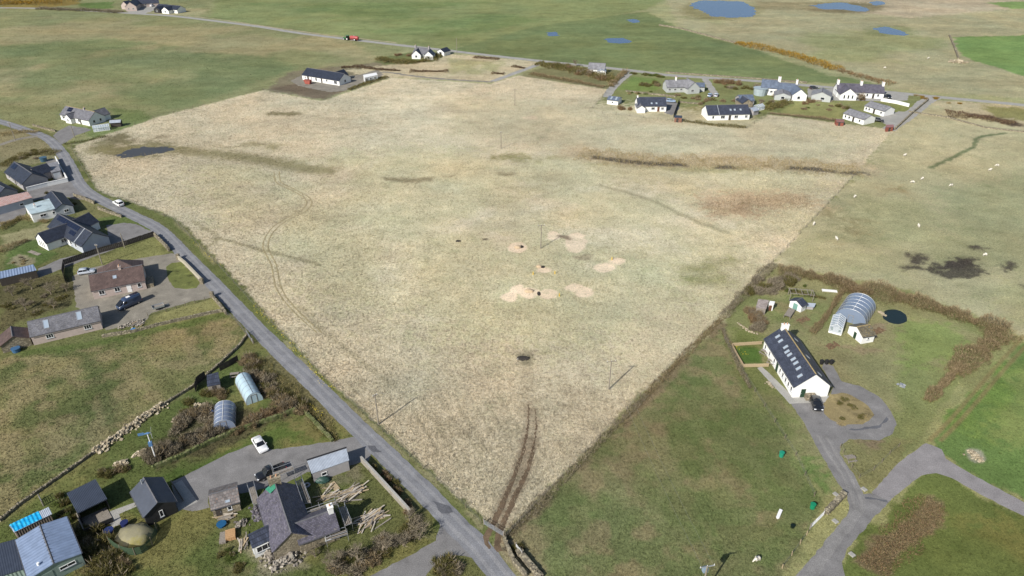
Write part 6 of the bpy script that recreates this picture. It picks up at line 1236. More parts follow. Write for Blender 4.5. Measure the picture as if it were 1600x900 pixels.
scaffold('scaffold walkway along the right slope of the farmhouse', [(464, 765), (476, 800), (488, 797), (474, 760)], (1.9,), 3.1); scaffold('scaffold platform at the end of the farmhouse wing', [(531, 806), (541, 834), (552, 830), (541, 803)], (1.9,), 3.0); scaffold('scaffold frame left of the farmhouse chimney', [(391, 775), (399, 800), (408, 797), (401, 771)], (1.8,), 3.0); scaffold('scaffold bridge behind the farmhouse wing', [(478, 818), (528, 800), (526, 796), (476, 813)], (2.0,), 2.8); scaffold('low scaffold deck in front of the farmhouse wing', [(512, 855), (545, 845), (542, 838), (509, 848)], (1.6,), 2.6); scaffold('scaffold stage behind the farmhouse chimney', [(432, 757), (462, 745), (459, 739), (429, 750)], (1.8,), 3.0)

# ------------------------------------------------------------------ SHEEP (one continuous body each)
WOOL = plain('fleece', (.62, .58, .50), .95, .12, 6, .5); FACE = plain('sheep_face', (.55, .50, .44), .9, .1)
def sheep_mesh(graze):
    bm = bmesh.new(); me = bpy.data.meshes.new('sheep'); hz = .22 if graze else .92
    V = [(0, 0, .62), (.35, 0, .66), (-.35, 0, .64), (.55, 0, .72 if not graze else .58), (.72, 0, hz + .02), (.92, 0, hz - .08)]; E = [(0, 1), (0, 2), (1, 3), (3, 4), (4, 5)]; rr = [.30, .27, .28, .17, .12, .07]
    for x in (.32, -.36):
        for s_ in (-1, 1):
            b = 1 if x > 0 else 2; i = len(V); V += [(x, s_ * .15, .42), (x + (.02 if x > 0 else -.05), s_ * .15, .22), (x, s_ * .15, .02)]; E += [(b, i), (i, i + 1), (i + 1, i + 2)]; rr += [.10, .045, .045]
    i = len(V); V += [(-.62, 0, .55)]; E += [(2, i)]; rr += [.06]
    me.from_pydata(V, E, []); o = bpy.data.objects.new('sheep_build', me); COL.objects.link(o); m = o.modifiers.new('skin', 'SKIN'); sv = me.skin_vertices[0].data
    for k, r_ in enumerate(rr): sv[k].radius = (r_, r_)
    sv[0].use_root = True; s_ = o.modifiers.new('sub', 'SUBSURF'); s_.levels = 1; s_.render_levels = 1
    dg = bpy.context.evaluated_depsgraph_get(); out = bpy.data.meshes.new_from_object(o.evaluated_get(dg)); bpy.data.objects.remove(o); out.materials.append(WOOL); out.polygons.foreach_set('use_smooth', [True] * len(out.polygons)); return out
SHM = [sheep_mesh(True), sheep_mesh(False)]
SHEEP = [(1183, 876, 'cream sheep grazing at the bottom of the paddock', 200), (1413, 244, 'sheep grazing in the upper pasture nearest the lane', 20), (1426, 286, 'lower sheep of the close pair in the middle pasture', 160), (1440, 281, 'upper sheep of the close pair in the middle pasture', 30), (1486, 291, 'lone sheep right of the close pair', 190), (1546, 267, 'left sheep of the pair near the green ditch', 10), (1558, 260, 'right sheep of the pair near the green ditch', 170), (1435, 355, 'sheep alone above the dark patches of ground', 80), (1335, 309, 'sheep beside the field boundary halfway up', 40), (1307, 375, 'sheep beside the field boundary above the garden', 100), (1538, 400, 'sheep standing among the dark patches', 10), (1450, 92, 'pale sheep on the far hillside beyond the village', 20), (1382, 107, 'pale sheep on the far slope above the gorse', 0), (1271, 352, 'sheep just outside the field edge below the rushes', 60)]
for k, (x, y, lab, a) in enumerate(SHEEP):
    o = inst('sheep', SHM[k % 2], None, P(x, y), (0, 0, R(a)), (1.0,) * 3); tag(o, lab, 'sheep', 'sheep grazing about the pastures')
# ------------------------------------------------------------------ VEGETATION
def tri_twigs(pos, dirs, L, W):
    """thin upright triangles: numpy arrays -> verts, faces"""
    n = len(pos); rnd = np.random.randn(n, 3); side = np.cross(dirs, rnd); side /= (np.linalg.norm(side, axis=1)[:, None] + 1e-6)
    a = pos + side * W[:, None] / 2; b = pos - side * W[:, None] / 2; c = pos + dirs * L[:, None]
    return np.stack([a, b, c], 1).reshape(-1, 3)
def tri_obj(name, verts, mat, parent=None, colors=None):
    n = len(verts) // 3; me = bpy.data.meshes.new(name); me.vertices.add(len(verts)); me.vertices.foreach_set('co', verts.astype(np.float32).ravel())
    me.loops.add(len(verts)); me.loops.foreach_set('vertex_index', np.arange(len(verts), dtype=np.int32)); me.polygons.add(n); me.polygons.foreach_set('loop_start', np.arange(0, 3 * n, 3, dtype=np.int32)); me.polygons.foreach_set('loop_total', np.full(n, 3, dtype=np.int32)); me.update(calc_edges=True)
    if colors is not None: ca = me.color_attributes.new('blade_colour', 'FLOAT_COLOR', 'POINT'); ca.data.foreach_set('color', np.concatenate([np.repeat(colors, 3, 0), np.ones((3 * n, 1))], 1).astype(np.float32).ravel())
    me.materials.append(mat); o = bpy.data.objects.new(name, me); COL.objects.link(o)
    if parent: o.parent = parent
    return o
TW = {'brown': rndmat('brown_twigs', [alb(94, 82, 62), alb(158, 140, 108), alb(122, 106, 80), alb(184, 164, 130)]), 'grey': rndmat('grey_twigs', [alb(98, 90, 76), alb(158, 146, 126), alb(122, 114, 92), alb(188, 176, 152)]), 'olive': rndmat('olive_shrub', [alb(70, 74, 42), alb(118, 112, 66), alb(92, 92, 52), alb(146, 130, 84)]),
      'rust': rndmat('rusty_twigs', [alb(96, 78, 58), alb(152, 124, 94), alb(122, 102, 74), alb(170, 148, 114)]), 'green': rndmat('green_shrub', [alb(62, 80, 36), alb(104, 120, 58), alb(84, 98, 46), alb(130, 134, 76)]), 'gorse': rndmat('gorse', [alb(96, 88, 44), alb(170, 134, 50), alb(124, 104, 56), alb(196, 152, 40)]), 'heath': rndmat('dark_heather', [alb(70, 54, 48), alb(104, 84, 70), alb(88, 66, 56), alb(120, 100, 80)]), 'straw': rndmat('straw_grass', [alb(150, 134, 96), alb(190, 172, 128), alb(128, 118, 80), alb(206, 188, 146)])}
BARK = plain('bark', alb(142, 130, 112), .95, .25, 4, .4)
def shrub_tris(n, rx, ry, h, L0=.5, L1=1.1, W0=.05, W1=.10, up=.6):
    """twigs filling a dome with an uneven outline"""
    k = 6; cen = np.stack([np.random.uniform(-.55, .55, k), np.random.uniform(-.55, .55, k), np.random.uniform(.15, .5, k)], 1); cen[0] = (0, 0, .35); rad = np.random.uniform(.35, .6, k)
    ci = np.random.randint(0, k, n); d = np.random.randn(n, 3); d /= np.linalg.norm(d, axis=1)[:, None]; r = np.random.uniform(.35, 1, n) ** .6
    p = cen[ci] + d * (rad[ci] * r)[:, None]; p[:, 2] = np.abs(p[:, 2]) * .95; pos = p * np.array([rx, ry, h])
    dr = d * .7 + np.random.randn(n, 3) * .35; dr[:, 2] = np.abs(dr[:, 2]) * .5 + up; dr /= np.linalg.norm(dr, axis=1)[:, None]
    pos = pos - dr * .3; pos[:, 2] = np.maximum(pos[:, 2], 0)
    return tri_twigs(pos, dr, np.random.uniform(L0, L1, n), np.random.uniform(W0, W1, n))
PROTO = {}
def shrub_proto(kind, v):
    if (kind, v) not in PROTO:
        np.random.seed(v * 7 + len(kind)); t = shrub_tris(900, 1, 1, 1, .22, .55, .018, .05); o = tri_obj('twigs', t, TW[kind]); me = o.data; bpy.data.objects.remove(o)
        st = MB(); rnd = random.Random(v)
        for _ in range(6): a = rnd.uniform(0, 6.28); st.tube([(0, 0, 0), (math.cos(a) * .25, math.sin(a) * .25, .35), (math.cos(a) * .55, math.sin(a) * .55, .75)], [.04, .03, .012], 4)
        PROTO[(kind, v)] = (me, st.mesh('stem', BARK))
    return PROTO[(kind, v)]
def shrub(px, r, h, kind, label, group=None, ry=None, rot=None, name='shrub', cat='shrub'):
    tw, st = shrub_proto(kind, random.randrange(4)); e = empty(name, P(*px), random.uniform(0, 6.28) if rot is None else rot, label, cat, group)
    inst('twigs', tw, e, None, None, (r, ry or r, h)); inst('stem', st, e, None, None, (r, ry or r, h)); return e
def thicket(pts, n, r, h, kinds, label, group, spread=1.0):
    W = densify(PL(pts), 1.0)
    for k in range(n):
        p = W[int((k + .5) / n * len(W)) % len(W)]; q = p + Vector((random.gauss(0, spread), random.gauss(0, spread), 0)); kd = random.choice(kinds); tw, st = shrub_proto(kd, random.randrange(4)); rr = r * random.uniform(.7, 1.3)
        e = empty('shrub', q, random.uniform(0, 6.28), label, 'shrub', group); hh = h * random.uniform(.75, 1.25); inst('twigs', tw, e, None, None, (rr, rr, hh)); inst('stem', st, e, None, None, (rr, rr, hh))
def hedge(label, pts, w, h, kind, per_m=60, name='hedge', L0=.3, L1=.8, cat='hedge', W0=.05, W1=.11):
    W = densify(PL(pts), .5); mid = W[len(W) // 2].copy(); tot = sum((W[i + 1] - W[i]).length for i in range(len(W) - 1)); n = int(tot * per_m)
    idx_ = np.random.randint(0, len(W) - 1, n); arr = np.array([tuple(p) for p in W]); t = np.random.rand(n)[:, None]; base = arr[idx_] * (1 - t) + arr[idx_ + 1] * t - np.array(tuple(mid))
    d = arr[idx_ + 1] - arr[idx_]; d /= np.linalg.norm(d, axis=1)[:, None] + 1e-6; nrm = np.stack([-d[:, 1], d[:, 0], d[:, 2] * 0], 1)
    off = np.random.uniform(-1, 1, n); g = np.clip(.45 + (fbm(arr[idx_][:, 0] * .35, arr[idx_][:, 1] * .35, 9, 3) - .25) * 2.0, .3, 1.5)
    pos = base + nrm * (off * w / 2 * g)[:, None]; top = h * g * np.sqrt(np.clip(1 - off ** 2 * .8, 0, 1)); pos[:, 2] = np.random.rand(n) ** .7 * top * .8
    dr = nrm * (off * .5)[:, None] + np.random.randn(n, 3) * .35; dr[:, 2] = np.abs(dr[:, 2]) + .6; dr /= np.linalg.norm(dr, axis=1)[:, None]
    e = empty(name, mid, 0, label, cat); tri_obj('twigs', tri_twigs(pos, dr, np.random.uniform(L0, L1, n), np.random.uniform(W0, W1, n) * .75), TW[kind], e)
    sel = np.random.rand(n) < .4; pos2 = pos[sel] * np.array([1, 1, .55]) + np.random.randn(sel.sum(), 3) * np.array([.25, .25, 0]); d2 = dr[sel] + np.random.randn(sel.sum(), 3) * .4; d2[:, 2] = np.abs(d2[:, 2]); d2 /= np.linalg.norm(d2, axis=1)[:, None]
    tri_obj('undergrowth', tri_twigs(pos2, d2, np.random.uniform(L0, L1, sel.sum()) * .7, np.random.uniform(W0, W1, sel.sum())), TW['olive' if kind in ('brown', 'grey', 'rust') else 'straw'], e); return e
np.random.seed(21); random.seed(21)
# hedges
hedge('low brown hedge along the lower right field boundary', [(786, 843), (840, 790), (900, 730), (960, 668), (1010, 618)], 1.5, .5, 'grey', 55)
hedge('reddish hedge along the upper right field boundary', [(1010, 618), (1060, 566), (1100, 525), (1130, 496)], 1.6, .6, 'brown', 60)
hedge('dark dead growth hedge beside the weathered grey shed', [(1130, 496), (1160, 462), (1195, 424), (1210, 415)], 2.6, 1.3, 'grey', 110)
hedge('tall brown willow hedge behind the big domed polytunnel', [(1215, 425), (1255, 430), (1300, 440), (1345, 462)], 6, 2.4, 'brown', 300)
hedge('broad brown willow hedge along the top of the right garden', [(1345, 458), (1400, 466), (1450, 480), (1500, 497), (1545, 512), (1572, 522)], 6.5, 3.0, 'brown', 380)
hedge('willow hedge turning down the right side of the garden', [(1568, 522), (1545, 540), (1515, 562), (1490, 585)], 5.5, 2.6, 'brown', 320)
hedge('narrow clipped brown hedge at the garden corner', [(1500, 573), (1475, 600), (1448, 628)], 2.0, 1.7, 'brown', 240)
hedge('thin wiry hedge down the left side of the long house garden', [(1128, 515), (1145, 555), (1158, 583), (1172, 608)], 1.0, .9, 'grey', 70)
hedge('rusty bracken bed in the bottom right field', [(1458, 785), (1430, 815), (1395, 860), (1362, 892)], 4.8, .6, 'rust', 170, L0=.2, L1=.5)
hedge('dry grass verge hedge by the roadside fence', [(390, 555), (430, 590), (470, 630), (525, 690)], 3.2, .6, 'olive', 90)
hedge('gorse belt in flower above the bright green field', [(1150, 68), (1190, 76), (1230, 85), (1270, 97), (1310, 110)], 9, 2.0, 'gorse', 60, L0=.5, L1=1.2, W0=.15, W1=.4)
hedge('thin dry hedge ending the bright green field', [(1310, 110), (1360, 124), (1395, 133)], 7, 1.2, 'rust', 40, L0=.5, L1=1.0, W0=.15, W1=.35)
hedge('distant gorse belt at the top left corner', [(-20, 4), (40, 6), (100, 2), (140, -4)], 22, 2.5, 'gorse', 60, L0=.6, L1=1.4, W0=.2, W1=.5)
hedge('grey hedge along the far left road', [(60, 14), (110, 16), (150, 17), (190, 20)], 8, 1.6, 'grey', 60, L0=.5, L1=1.2, W0=.15, W1=.4)
hedge('hedge along the lane right of the grey roofed cottage', [(978, 112), (965, 124), (953, 137)], 3, 2.0, 'brown', 90, W0=.1, W1=.25)
hedge('olive hedge curving below the twin gabled house', [(592, 92), (610, 97), (640, 99), (670, 95), (688, 86)], 7, 1.8, 'olive', 110, W0=.12, W1=.3, L0=.4, L1=1.0)
hedge('dark hedge bank behind the new bungalow', [(533, 106), (560, 105), (590, 109), (625, 111)], 4, 1.0, 'heath', 70, W0=.12, W1=.3)
hedge('hedge along the field fence beside the site cabin', [(545, 141), (575, 130), (605, 121)], 3, 1.1, 'olive', 90, W0=.1, W1=.25)
hedge('garden hedge along the bottom of the village plots', [(1068, 190), (1120, 197), (1165, 200)], 2, 1.0, 'olive', 70, W0=.1, W1=.22)
hedge('brown hedge below the big village lawn', [(1203, 178), (1240, 182), (1290, 187), (1306, 189)], 2, 1.2, 'brown', 80, W0=.1, W1=.22)
hedge('hedge between the stepped white house and big lawn', [(1195, 172), (1215, 166), (1232, 160)], 4, 1.8, 'olive', 120, W0=.1, W1=.25)
hedge('bushy hedge under the grey roofed cottage', [(840, 100), (870, 106), (905, 112), (940, 120), (960, 128)], 10, 2.2, 'olive', 150, W0=.12, W1=.3, L0=.4, L1=1.0)
hedge('low hedge below the cottage bushes beside the field', [(830, 116), (880, 125), (945, 137)], 4, 1.2, 'brown', 90, W0=.1, W1=.25)
hedge('rough bank of bramble beside the upper road bend', [(0, 262), (30, 245), (60, 238), (90, 240)], 6, 1.0, 'olive', 160); hedge('dry grass hedge left of the road track', [(0, 212), (30, 206), (60, 207)], 4, .8, 'straw', 120)
hedge('overgrown hedge between solar house and white bungalow', [(0, 352), (40, 340), (75, 348)], 2.5, 1.0, 'straw', 120); hedge('brown scrub left of the solar house lawn', [(0, 395), (20, 385), (45, 376)], 2.5, 1.3, 'brown', 120); hedge('strip of shrubs in the white bungalow garden', [(0, 360), (20, 350), (35, 340)], 2.0, 1.2, 'olive', 110)
hedge('dry stubble hedge in front of the brown hut bend garden', [(100, 226), (130, 222), (165, 213)], 1.5, .6, 'green', 80)
# rushes in the wet strip and the bracken patch of the field
hedge('pale rushes along the wet ditch of the big field', [(905, 240), (960, 247), (1030, 252), (1150, 256), (1250, 260), (1345, 267)], 13, .7, 'straw', 75, 'rush_bed', .3, .8, 'rushes', .08, .2)
hedge('brown bracken patch near the right field boundary', [(1105, 330), (1150, 322), (1200, 312), (1270, 318)], 13, .4, 'rust', 32, 'bracken_patch', .2, .5, 'bracken', .08, .2)
for k, (a, b, n_, lab) in enumerate((((640, 112), (700, 112), 5, 'dark heather clumps on the bank by the lane start'), ((768, 115), (788, 116), 3, 'dark heather clump by the field corner lane'), ((740, 90), (780, 93), 4, 'dark heather clumps below the top road'), ((800, 104), (820, 107), 2, 'dark heather clump beside the lane bend'))):
    hedge(lab, [a, b], 4, .9, 'heath', 70, 'heather_clump', .3, .7, 'heather', .12, .3)
hedge('dark heather bank beyond the far lane', [(1478, 178), (1520, 182), (1560, 188), (1582, 194)], 10, .7, 'heath', 120, 'heather_bank', .3, .6, 'heather', .12, .3)
# shrubs
thicket([(230, 715), (260, 706), (300, 690), (340, 676), (330, 655), (300, 650), (280, 672)], 34, 1.9, 1.9, ['grey', 'brown', 'grey'], 'leafless grey brown shrub in the thicket below the clear polytunnel', 'thicket below the clear polytunnel', .8)
thicket([(376, 672), (400, 655), (430, 645), (450, 635)], 16, 1.6, 1.6, ['brown', 'rust'], 'brown shrub in the row right of the clear polytunnel', 'shrub row right of the clear polytunnel', .6)
thicket([(390, 560), (405, 590), (425, 610), (440, 630), (465, 640)], 36, 1.9, 1.7, ['brown', 'olive', 'grey'], 'scrubby shrub between the milky polytunnel and the road', 'scrub between polytunnel and road', 1.0)
thicket([(320, 616), (340, 618), (352, 622)], 7, 1.5, 1.5, ['brown', 'olive'], 'shrub in the clump below the small garden shed', 'clump below the garden shed', .6)
thicket([(285, 640), (300, 650), (310, 642)], 6, 1.4, 1.2, ['olive', 'grey'], 'low shrub among the rocks left of the clear polytunnel', 'shrubs among the rocks', .8)
thicket([(120, 840), (145, 850), (165, 875), (185, 895), (150, 890)], 22, 1.7, 1.6, ['olive', 'brown', 'olive'], 'tangled shrub below the dark garden room', 'scrub below the garden room', 1.2)
thicket([(98, 778), (104, 800), (110, 820)], 8, 1.0, 1.3, ['olive', 'green'], 'evergreen shrub between blue grey barn and garden room', 'shrubs beside the barn', .5)
thicket([(155, 742), (175, 740), (195, 733)], 8, 1.2, 1.1, ['brown', 'olive'], 'shrub on the bank behind the garden room', 'shrubs on the bank', .5)
thicket([(590, 735), (610, 750), (625, 775), (635, 800)], 9, 1.1, 1.1, ['olive', 'rust', 'green'], 'garden shrub inside the grey concrete wall', 'shrubs inside the concrete wall', .4)
thicket([(680, 890), (700, 880), (712, 895)], 8, 1.8, 1.5, ['olive', 'grey'], 'round shrub on the corner of the side road', 'shrubs at the side road corner', .8)
thicket([(350, 860), (362, 875), (375, 890)], 7, 1.0, .7, ['green', 'olive'], 'low weed clump among the farmhouse scrap', 'weeds among the scrap', .6)
thicket([(1170, 488), (1185, 500), (1195, 505), (1180, 512)], 12, 1.8, 2.0, ['brown', 'grey', 'rust'], 'brown shrub in the round clump above the long house', 'round clump above the long house', .7)
thicket([(1195, 445), (1215, 440), (1240, 438), (1180, 460)], 20, 2.1, 1.9, ['grey', 'olive'], 'grey green shrub behind the garden sheds', 'shrubs behind the garden sheds', 1.0)
thicket([(1308, 440), (1330, 452), (1352, 460)], 9, 1.9, 1.9, ['rust', 'brown'], 'rust coloured shrub behind the domed polytunnel', 'rusty shrubs behind the dome', .8)
thicket([(1215, 455), (1262, 450)], 5, .9, 1.0, ['green'], 'dark green bush on the garden bed', 'green bushes on the garden beds', 1.4)
thicket([(1300, 625), (1330, 630), (1350, 650), (1310, 655)], 9, 1.1, .5, ['straw', 'olive'], 'dry tussock plant on the island in the tarmac loop', 'plants on the island', 1.0)
thicket([(860, 102), (890, 108), (925, 118), (955, 126)], 15, 3.2, 2.6, ['olive', 'grey', 'rust'], 'tall bush around the grey roofed cottage', 'bushes around the cottage', 1.8)
thicket([(1000, 132), (1030, 134)], 5, 2.6, 2.0, ['olive', 'brown'], 'bush in the garden beside the hip ended house', 'bushes beside the hip ended house', 1.6)
thicket([(1120, 128), (1150, 130)], 6, 2.8, 2.6, ['rust', 'grey'], 'reddish bush beside the lane to the far road', 'bushes beside the far lane', 1.6)
thicket([(1050, 150), (1080, 153), (1140, 158), (1160, 162)], 9, 2.2, 1.3, ['olive', 'brown'], 'bush in the row behind the field edge bungalow', 'bush row behind the bungalow', 1.2)
thicket([(972, 170), (985, 172)], 3, 1.8, 1.9, ['rust', 'brown'], 'brown bush beside the dark slate house gable', 'bushes at the dark slate house', .7)
thicket([(1256, 150), (1262, 160), (1258, 165)], 4, 2.0, 2.2, ['brown', 'rust'], 'bush between the stepped house and pale garage', 'bushes beside the pale garage', .8)
thicket([(1205, 152), (1225, 158)], 4, 2.2, 1.8, ['brown', 'olive'], 'bush under the stepped white house', 'bushes under the stepped house', 1.0)
thicket([(1315, 166), (1322, 170)], 4, 2.0, 1.6, ['brown', 'olive'], 'bush behind the lower holiday bungalow', 'bushes behind the holiday bungalow', 1.0)
thicket([(1340, 152), (1342, 156)], 3, 1.9, 3.6, ['rust'], 'tall red brown bush in front of the three chimney house', 'red bushes before the three chimney house', .5)
thicket([(625, 86), (640, 88), (680, 84), (690, 86)], 8, 2.4, 1.7, ['green', 'olive', 'rust'], 'bush around the twin gabled house', 'bushes around the twin gabled house', 1.5)
thicket([(40, 240), (60, 246), (20, 250), (80, 236)], 9, 1.6, 1.0, ['olive', 'grey'], 'bramble clump beside the upper road bend', 'brambles by the bend', 1.0)
thicket([(65, 300), (120, 325), (110, 318)], 5, 1.1, 1.1, ['olive', 'green'], 'garden bush beside the white bungalow', 'bushes beside the flat roofed bungalow', .8)
thicket([(20, 408), (38, 412), (30, 402)], 5, .9, .5, ['straw', 'grey'], 'rockery plant on the solar house lawn', 'rockery plants', .6)
thicket([(790, 850), (808, 862), (800, 858)], 5, .9, .9, ['grey', 'olive'], 'scrubby bush at the field gate corner', 'bushes at the gate corner', .5)
# leafless trees
def tree_mesh(seed, h, spread, levels=4):
    rnd = random.Random(seed); wood = MB(); tips = []
    def grow(p, d, L, r, lv):
        q = p + d * L; m_ = (p + q) / 2 + Vector((rnd.uniform(-1, 1), rnd.uniform(-1, 1), rnd.uniform(-.3, .6))) * L * .12
        wood.tube([p, m_, q], [r, r * .8, r * .6], 5 if lv < 2 else 3, cap=False)
        if lv >= levels: tips.append((q, d)); return
        for k in range(3 if lv else 5):
            dd = (d * .55 + Vector((rnd.gauss(0, 1), rnd.gauss(0, 1), rnd.uniform(-.05, .8))).normalized() * spread).normalized(); grow(m_.lerp(q, rnd.uniform(.1, 1)), dd, L * rnd.uniform(.6, .85), r * .55, lv + 1)
    grow(Vector((0, 0, -.05)), Vector((0, 0, 1)), h * .28, .17, 0)
    pos = []; dr = []
    for q, d in tips:
        for _ in range(4): v = (d + Vector((rnd.gauss(0, .6), rnd.gauss(0, .6), rnd.gauss(.2, .5)))).normalized(); pos.append(tuple(q - d * rnd.uniform(0, .4))); dr.append(tuple(v))
    pos = np.array(pos); dr = np.array(dr); np.random.seed(seed); t = tri_twigs(pos, dr, np.random.uniform(.35, .8, len(pos)), np.random.uniform(.02, .045, len(pos)))
    o = tri_obj('crown', t, TW['grey']); cm = o.data; bpy.data.objects.remove(o); return wood.mesh('trunk', BARK), cm
TREES = [tree_mesh(s_, h_, sp_) for s_, h_, sp_ in ((3, 5.2, .95), (5, 4.6, 1.1), (8, 5.0, 1.0))]
for k, (x, y, s_, lab) in enumerate(((655, 842, 1.0, 'leafless tree nearest the side road corner'), (630, 852, 1.05, 'leafless tree in the middle of the farmhouse garden edge'), (600, 862, 1.0, 'leafless tree below the heap of weathered poles'), (560, 878, 1.05, 'leafless tree left along the farmhouse garden edge'), (525, 890, 1.15, 'spreading leafless tree below the farmhouse wing'), (640, 815, .75, 'small leafless tree against the concrete wall'), (516, 730, .62, 'small bare tree in front of the steel roofed shed'),
        (20, 462, 1.0, 'leafless tree at the picture edge above the stone hut'), (50, 452, 1.05, 'leafless tree below the blue grey shed'), (80, 460, 1.0, 'leafless tree in the middle of the wooded garden'), (105, 455, .85, 'leafless tree at the right of the wooded garden'), (40, 485, .95, 'leafless tree just behind the pinkish outbuilding'), (85, 482, .85, 'leafless tree behind the pinkish outbuilding rooflights'), (8, 440, .9, 'leafless tree beside the blue grey shed wall'), (900, 104, 1.1, 'bare tree left of the grey roofed cottage'), (1343, 158, .9, 'bare tree before the three chimney house'), (492, 870, .8, 'bare tree beside the rubble heap'))):
    e = empty('bare_tree', P(x, y), random.uniform(0, 6.28), lab, 'tree'); wm, cm = TREES[k % 3]; inst('trunk', wm, e, None, None, (s_,) * 3); inst('crown', cm, e, None, None, (s_,) * 3)
thicket([(560, 868), (600, 850), (640, 838), (520, 885), (580, 880)], 20, 1.7, 1.2, ['grey', 'brown', 'olive'], 'undergrowth shrub beneath the leafless farmhouse trees', 'undergrowth beneath the farmhouse trees', 1.3)
thicket([(15, 478), (45, 468), (80, 470), (100, 468), (60, 488)], 12, 1.5, .8, ['olive', 'grey'], 'undergrowth shrub in the wooded garden', 'undergrowth of the wooded garden', 1.4)

hedge('dark low hedge row crossing the vegetable garden', [(1318, 452), (1302, 478), (1286, 502), (1268, 522)], 1.2, .7, 'brown', 110)
hedge('thin border hedge beside the green door hut', [(1218, 452), (1245, 458), (1290, 468)], .8, .6, 'olive', 80)
for k_, (x_, y_, lab_) in enumerate(((1255, 500, 'dug vegetable bed below the small hut'), (1300, 540, 'bare vegetable bed below the greenhouse'), (1372, 517, 'brown raised bed right of the lichened shed'))):
    bd = MB(); [bd.rock((random.uniform(-1.6, 1.6), random.uniform(-.8, .8), .02), .22) for _ in range(60)]; ob_ = bd.build('vegetable_bed', plain('dug_soil', alb(116, 94, 72), .95, .25)); ob_.location = P(x_, y_); ob_.rotation_euler = (0, 0, R(30)); tag(ob_, lab_, 'garden bed', kind='stuff')
thicket([(990, 116), (1020, 119), (1035, 121)], 8, 2.0, 1.4, ['green', 'olive'], 'garden bush between the far road and hip ended house', 'garden bushes below the far road', 1.5)
thicket([(975, 145), (1000, 147), (1020, 146)], 7, 1.6, 1.0, ['olive', 'green', 'straw'], 'low bush in the border behind the dark slate house', 'border behind the dark slate house', 1.0)
thicket([(1085, 150), (1100, 158), (1095, 164)], 7, 1.7, 1.2, ['olive', 'brown'], 'bush between the lane end and long bungalow', 'bushes at the lane end', 1.0)
thicket([(1130, 138), (1160, 139), (1180, 137)], 8, 2.2, 1.6, ['grey', 'olive', 'rust'], 'leafless bush in the garden left of the water tank', 'bushes left of the water tank', 1.4)
thicket([(1186, 165), (1200, 160), (1215, 168)], 7, 2.0, 1.8, ['olive', 'grey'], 'bush on the slope below the water tank', 'bushes below the water tank', 1.2)
thicket([(1240, 168), (1262, 172), (1290, 165), (1305, 172)], 6, 1.3, .9, ['green', 'brown'], 'small bush on the big village lawn', 'bushes on the village lawn', 1.6)
thicket([(1430, 148), (1460, 156), (1500, 162)], 7, 1.8, .8, ['straw', 'gorse'], 'low gorse clump beside the far lane junction', 'gorse by the lane junction', 1.5)
greenhouse('little pale greenhouse at the end of the long bungalow', (1181, 172), (1190, 170), 3.0, 1.7, 2.4)
# tussocks: blades coloured like the sward they stand in
bm_, bnt, bb = _nodes('grass_blades'); at_ = N(bnt, 'ShaderNodeAttribute', attribute_name='blade_colour'); bnt.links.new(at_.outputs['Color'], bb.inputs['Base Color']); bb.inputs['Roughness'].default_value = 1; bb.inputs['Specular IOR Level'].default_value = .05
np.random.seed(5)
def ground_lookup(x, y):
    ri = np.clip(np.searchsorted(rows, y), 1, len(rows) - 1); hf = .74 * (.859 * np.clip(y, 55, 900) + 47.6) + 8; ci = np.clip(((x / hf + 1) / 2 * (NC - 1)).round().astype(int) + len(edge), 0, len(cols) - 1)
    i = ri * len(cols) + ci; return colr[i], tuss[i]
NT = 150000
u_ = np.random.rand(NT * 3); yy = 62 + (560) * u_ ** 2.0; xx = np.random.uniform(-1, 1, NT * 3) * (.73 * (.859 * yy + 47.6))
cc, tt_ = ground_lookup(xx, yy); keep = np.random.rand(len(xx)) < np.clip(tt_ * 1.0, .06, 1) * .9
for pw in NOGRASS:
    x0, x1 = min(p[0] for p in pw) - 1, max(p[0] for p in pw) + 1; y0, y1 = min(p[1] for p in pw) - 1, max(p[1] for p in pw) + 1
    m = np.where((xx > x0) & (xx < x1) & (yy > y0) & (yy < y1) & keep)[0]
    if len(m): keep[m] &= sdist(xx[m], yy[m], pw) < -.15
for pl_, w_ in NOLINE:
    m = np.where(keep)[0]; keep[m] &= ldist(xx[m], yy[m], pl_) > w_ / 2 + .15
xx, yy, cc, tt_ = xx[keep], yy[keep], cc[keep], tt_[keep]; nb_ = 4
dist = np.repeat(yy, nb_); X = np.repeat(xx, nb_); Y = np.repeat(yy, nb_); T = np.repeat(tt_, nb_); n = len(X)
pos = np.stack([X + np.random.randn(n) * .13, Y + np.random.randn(n) * .13, np.zeros(n)], 1); dr = np.random.randn(n, 3) * .55; dr[:, 2] = .75; dr /= np.linalg.norm(dr, axis=1)[:, None]
sc_ = .75 + dist / 300
cb = np.repeat(cc, nb_, 0) * np.repeat(np.random.uniform(.6, 1.4, (len(xx), 1)), nb_, 0) * np.random.uniform(.85, 1.15, (n, 1))
go = tri_obj('grass_tussocks', tri_twigs(pos, dr, np.random.uniform(.16, .42, n) * (.45 + .55 * T), np.random.uniform(.05, .11, n) * sc_), bm_, None, np.clip(cb, .01, .85))
tag(go, 'rough dry grass tussocks over field and pasture', 'grass', kind='stuff')
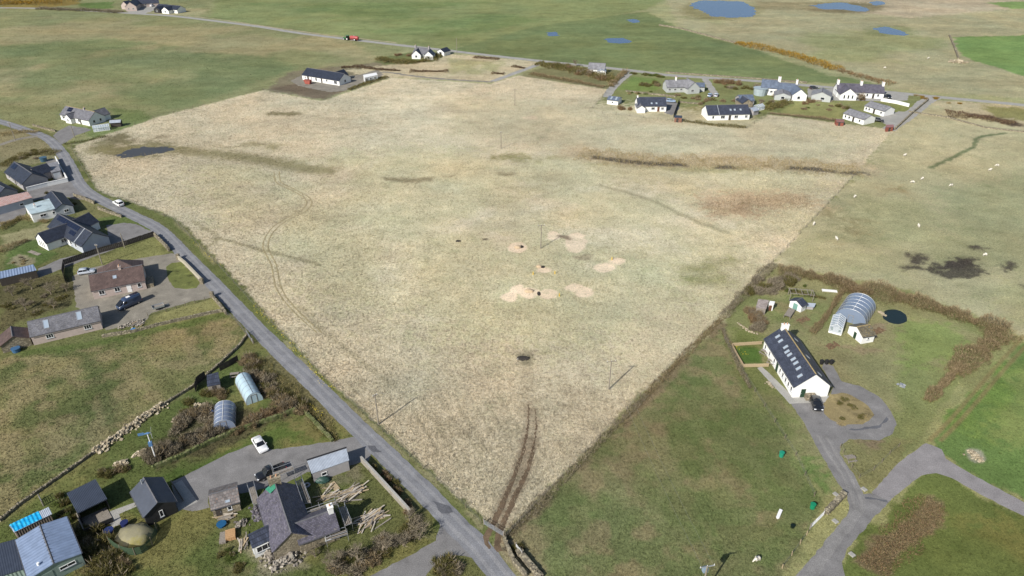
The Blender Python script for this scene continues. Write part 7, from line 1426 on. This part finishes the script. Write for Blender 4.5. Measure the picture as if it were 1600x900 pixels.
# bigger tussocks throwing shade in the rough field
n2_ = 95000; u_ = np.random.rand(n2_); yb = 66 + 330 * u_ ** 1.6; xb_ = np.random.uniform(-1, 1, n2_) * (.73 * (.859 * yb + 47.6)); cc2, t2_ = ground_lookup(xb_, yb)
dens = fbm(xb_ * .03, yb * .03, 91, 3) * .5 + fbm(xb_ * .3, yb * .3, 93, 2) * .5; kp = (sdist(xb_, yb, FIELDW) > .8) & (t2_ > .5) & (dens + (1 - np.clip((xb_ + 60) / 120, 0, 1)) * .16 > .47)
xb_, yb, cc2 = xb_[kp], yb[kp], cc2[kp]; nb_ = 8; n = len(xb_) * nb_; sz = np.repeat(np.random.uniform(.7, 1.3, len(xb_)), nb_)
pos = np.stack([np.repeat(xb_, nb_) + np.random.randn(n) * .13 * sz, np.repeat(yb, nb_) + np.random.randn(n) * .13 * sz, np.zeros(n)], 1); dr = np.random.randn(n, 3) * .45; dr[:, 2] = .8; dr /= np.linalg.norm(dr, axis=1)[:, None]
cb = np.repeat(cc2 * np.random.uniform(.8, 1.2, (len(xb_), 1)), nb_, 0) * np.random.uniform(.75, 1.25, (n, 1))
tag(tri_obj('tall_tussocks', tri_twigs(pos, dr, np.random.uniform(.22, .48, n) * sz, np.random.uniform(.05, .095, n)), bm_, None, np.clip(cb, .01, .85)), 'taller shaggy tussocks standing in the rough field', 'grass', kind='stuff')
# daffodils along the verge
def flowers(pts, n, spread):
    W = densify(PL(pts), .5); out = []
    for _ in range(n): p = random.choice(W); out.append((p.x + random.gauss(0, spread), p.y + random.gauss(0, spread), .25))
    return out
fl = flowers([(395, 478), (440, 520), (500, 590), (520, 607)], 240, .5) + flowers([(485, 633), (505, 655)], 40, .4) + flowers([(1165, 555), (1140, 535)], 40, .3) + flowers([(300, 375), (340, 415)], 60, .5)
fp = np.array(fl); fd = np.random.randn(len(fp), 3); fd /= np.linalg.norm(fd, axis=1)[:, None]; fo = tri_obj('daffodils', tri_twigs(fp, fd, np.full(len(fp), .16), np.full(len(fp), .16)), plain('daffodil_yellow', (.72, .56, .03), .7, .1)); tag(fo, 'yellow daffodils scattered along the grass verges', 'flowers', kind='stuff')
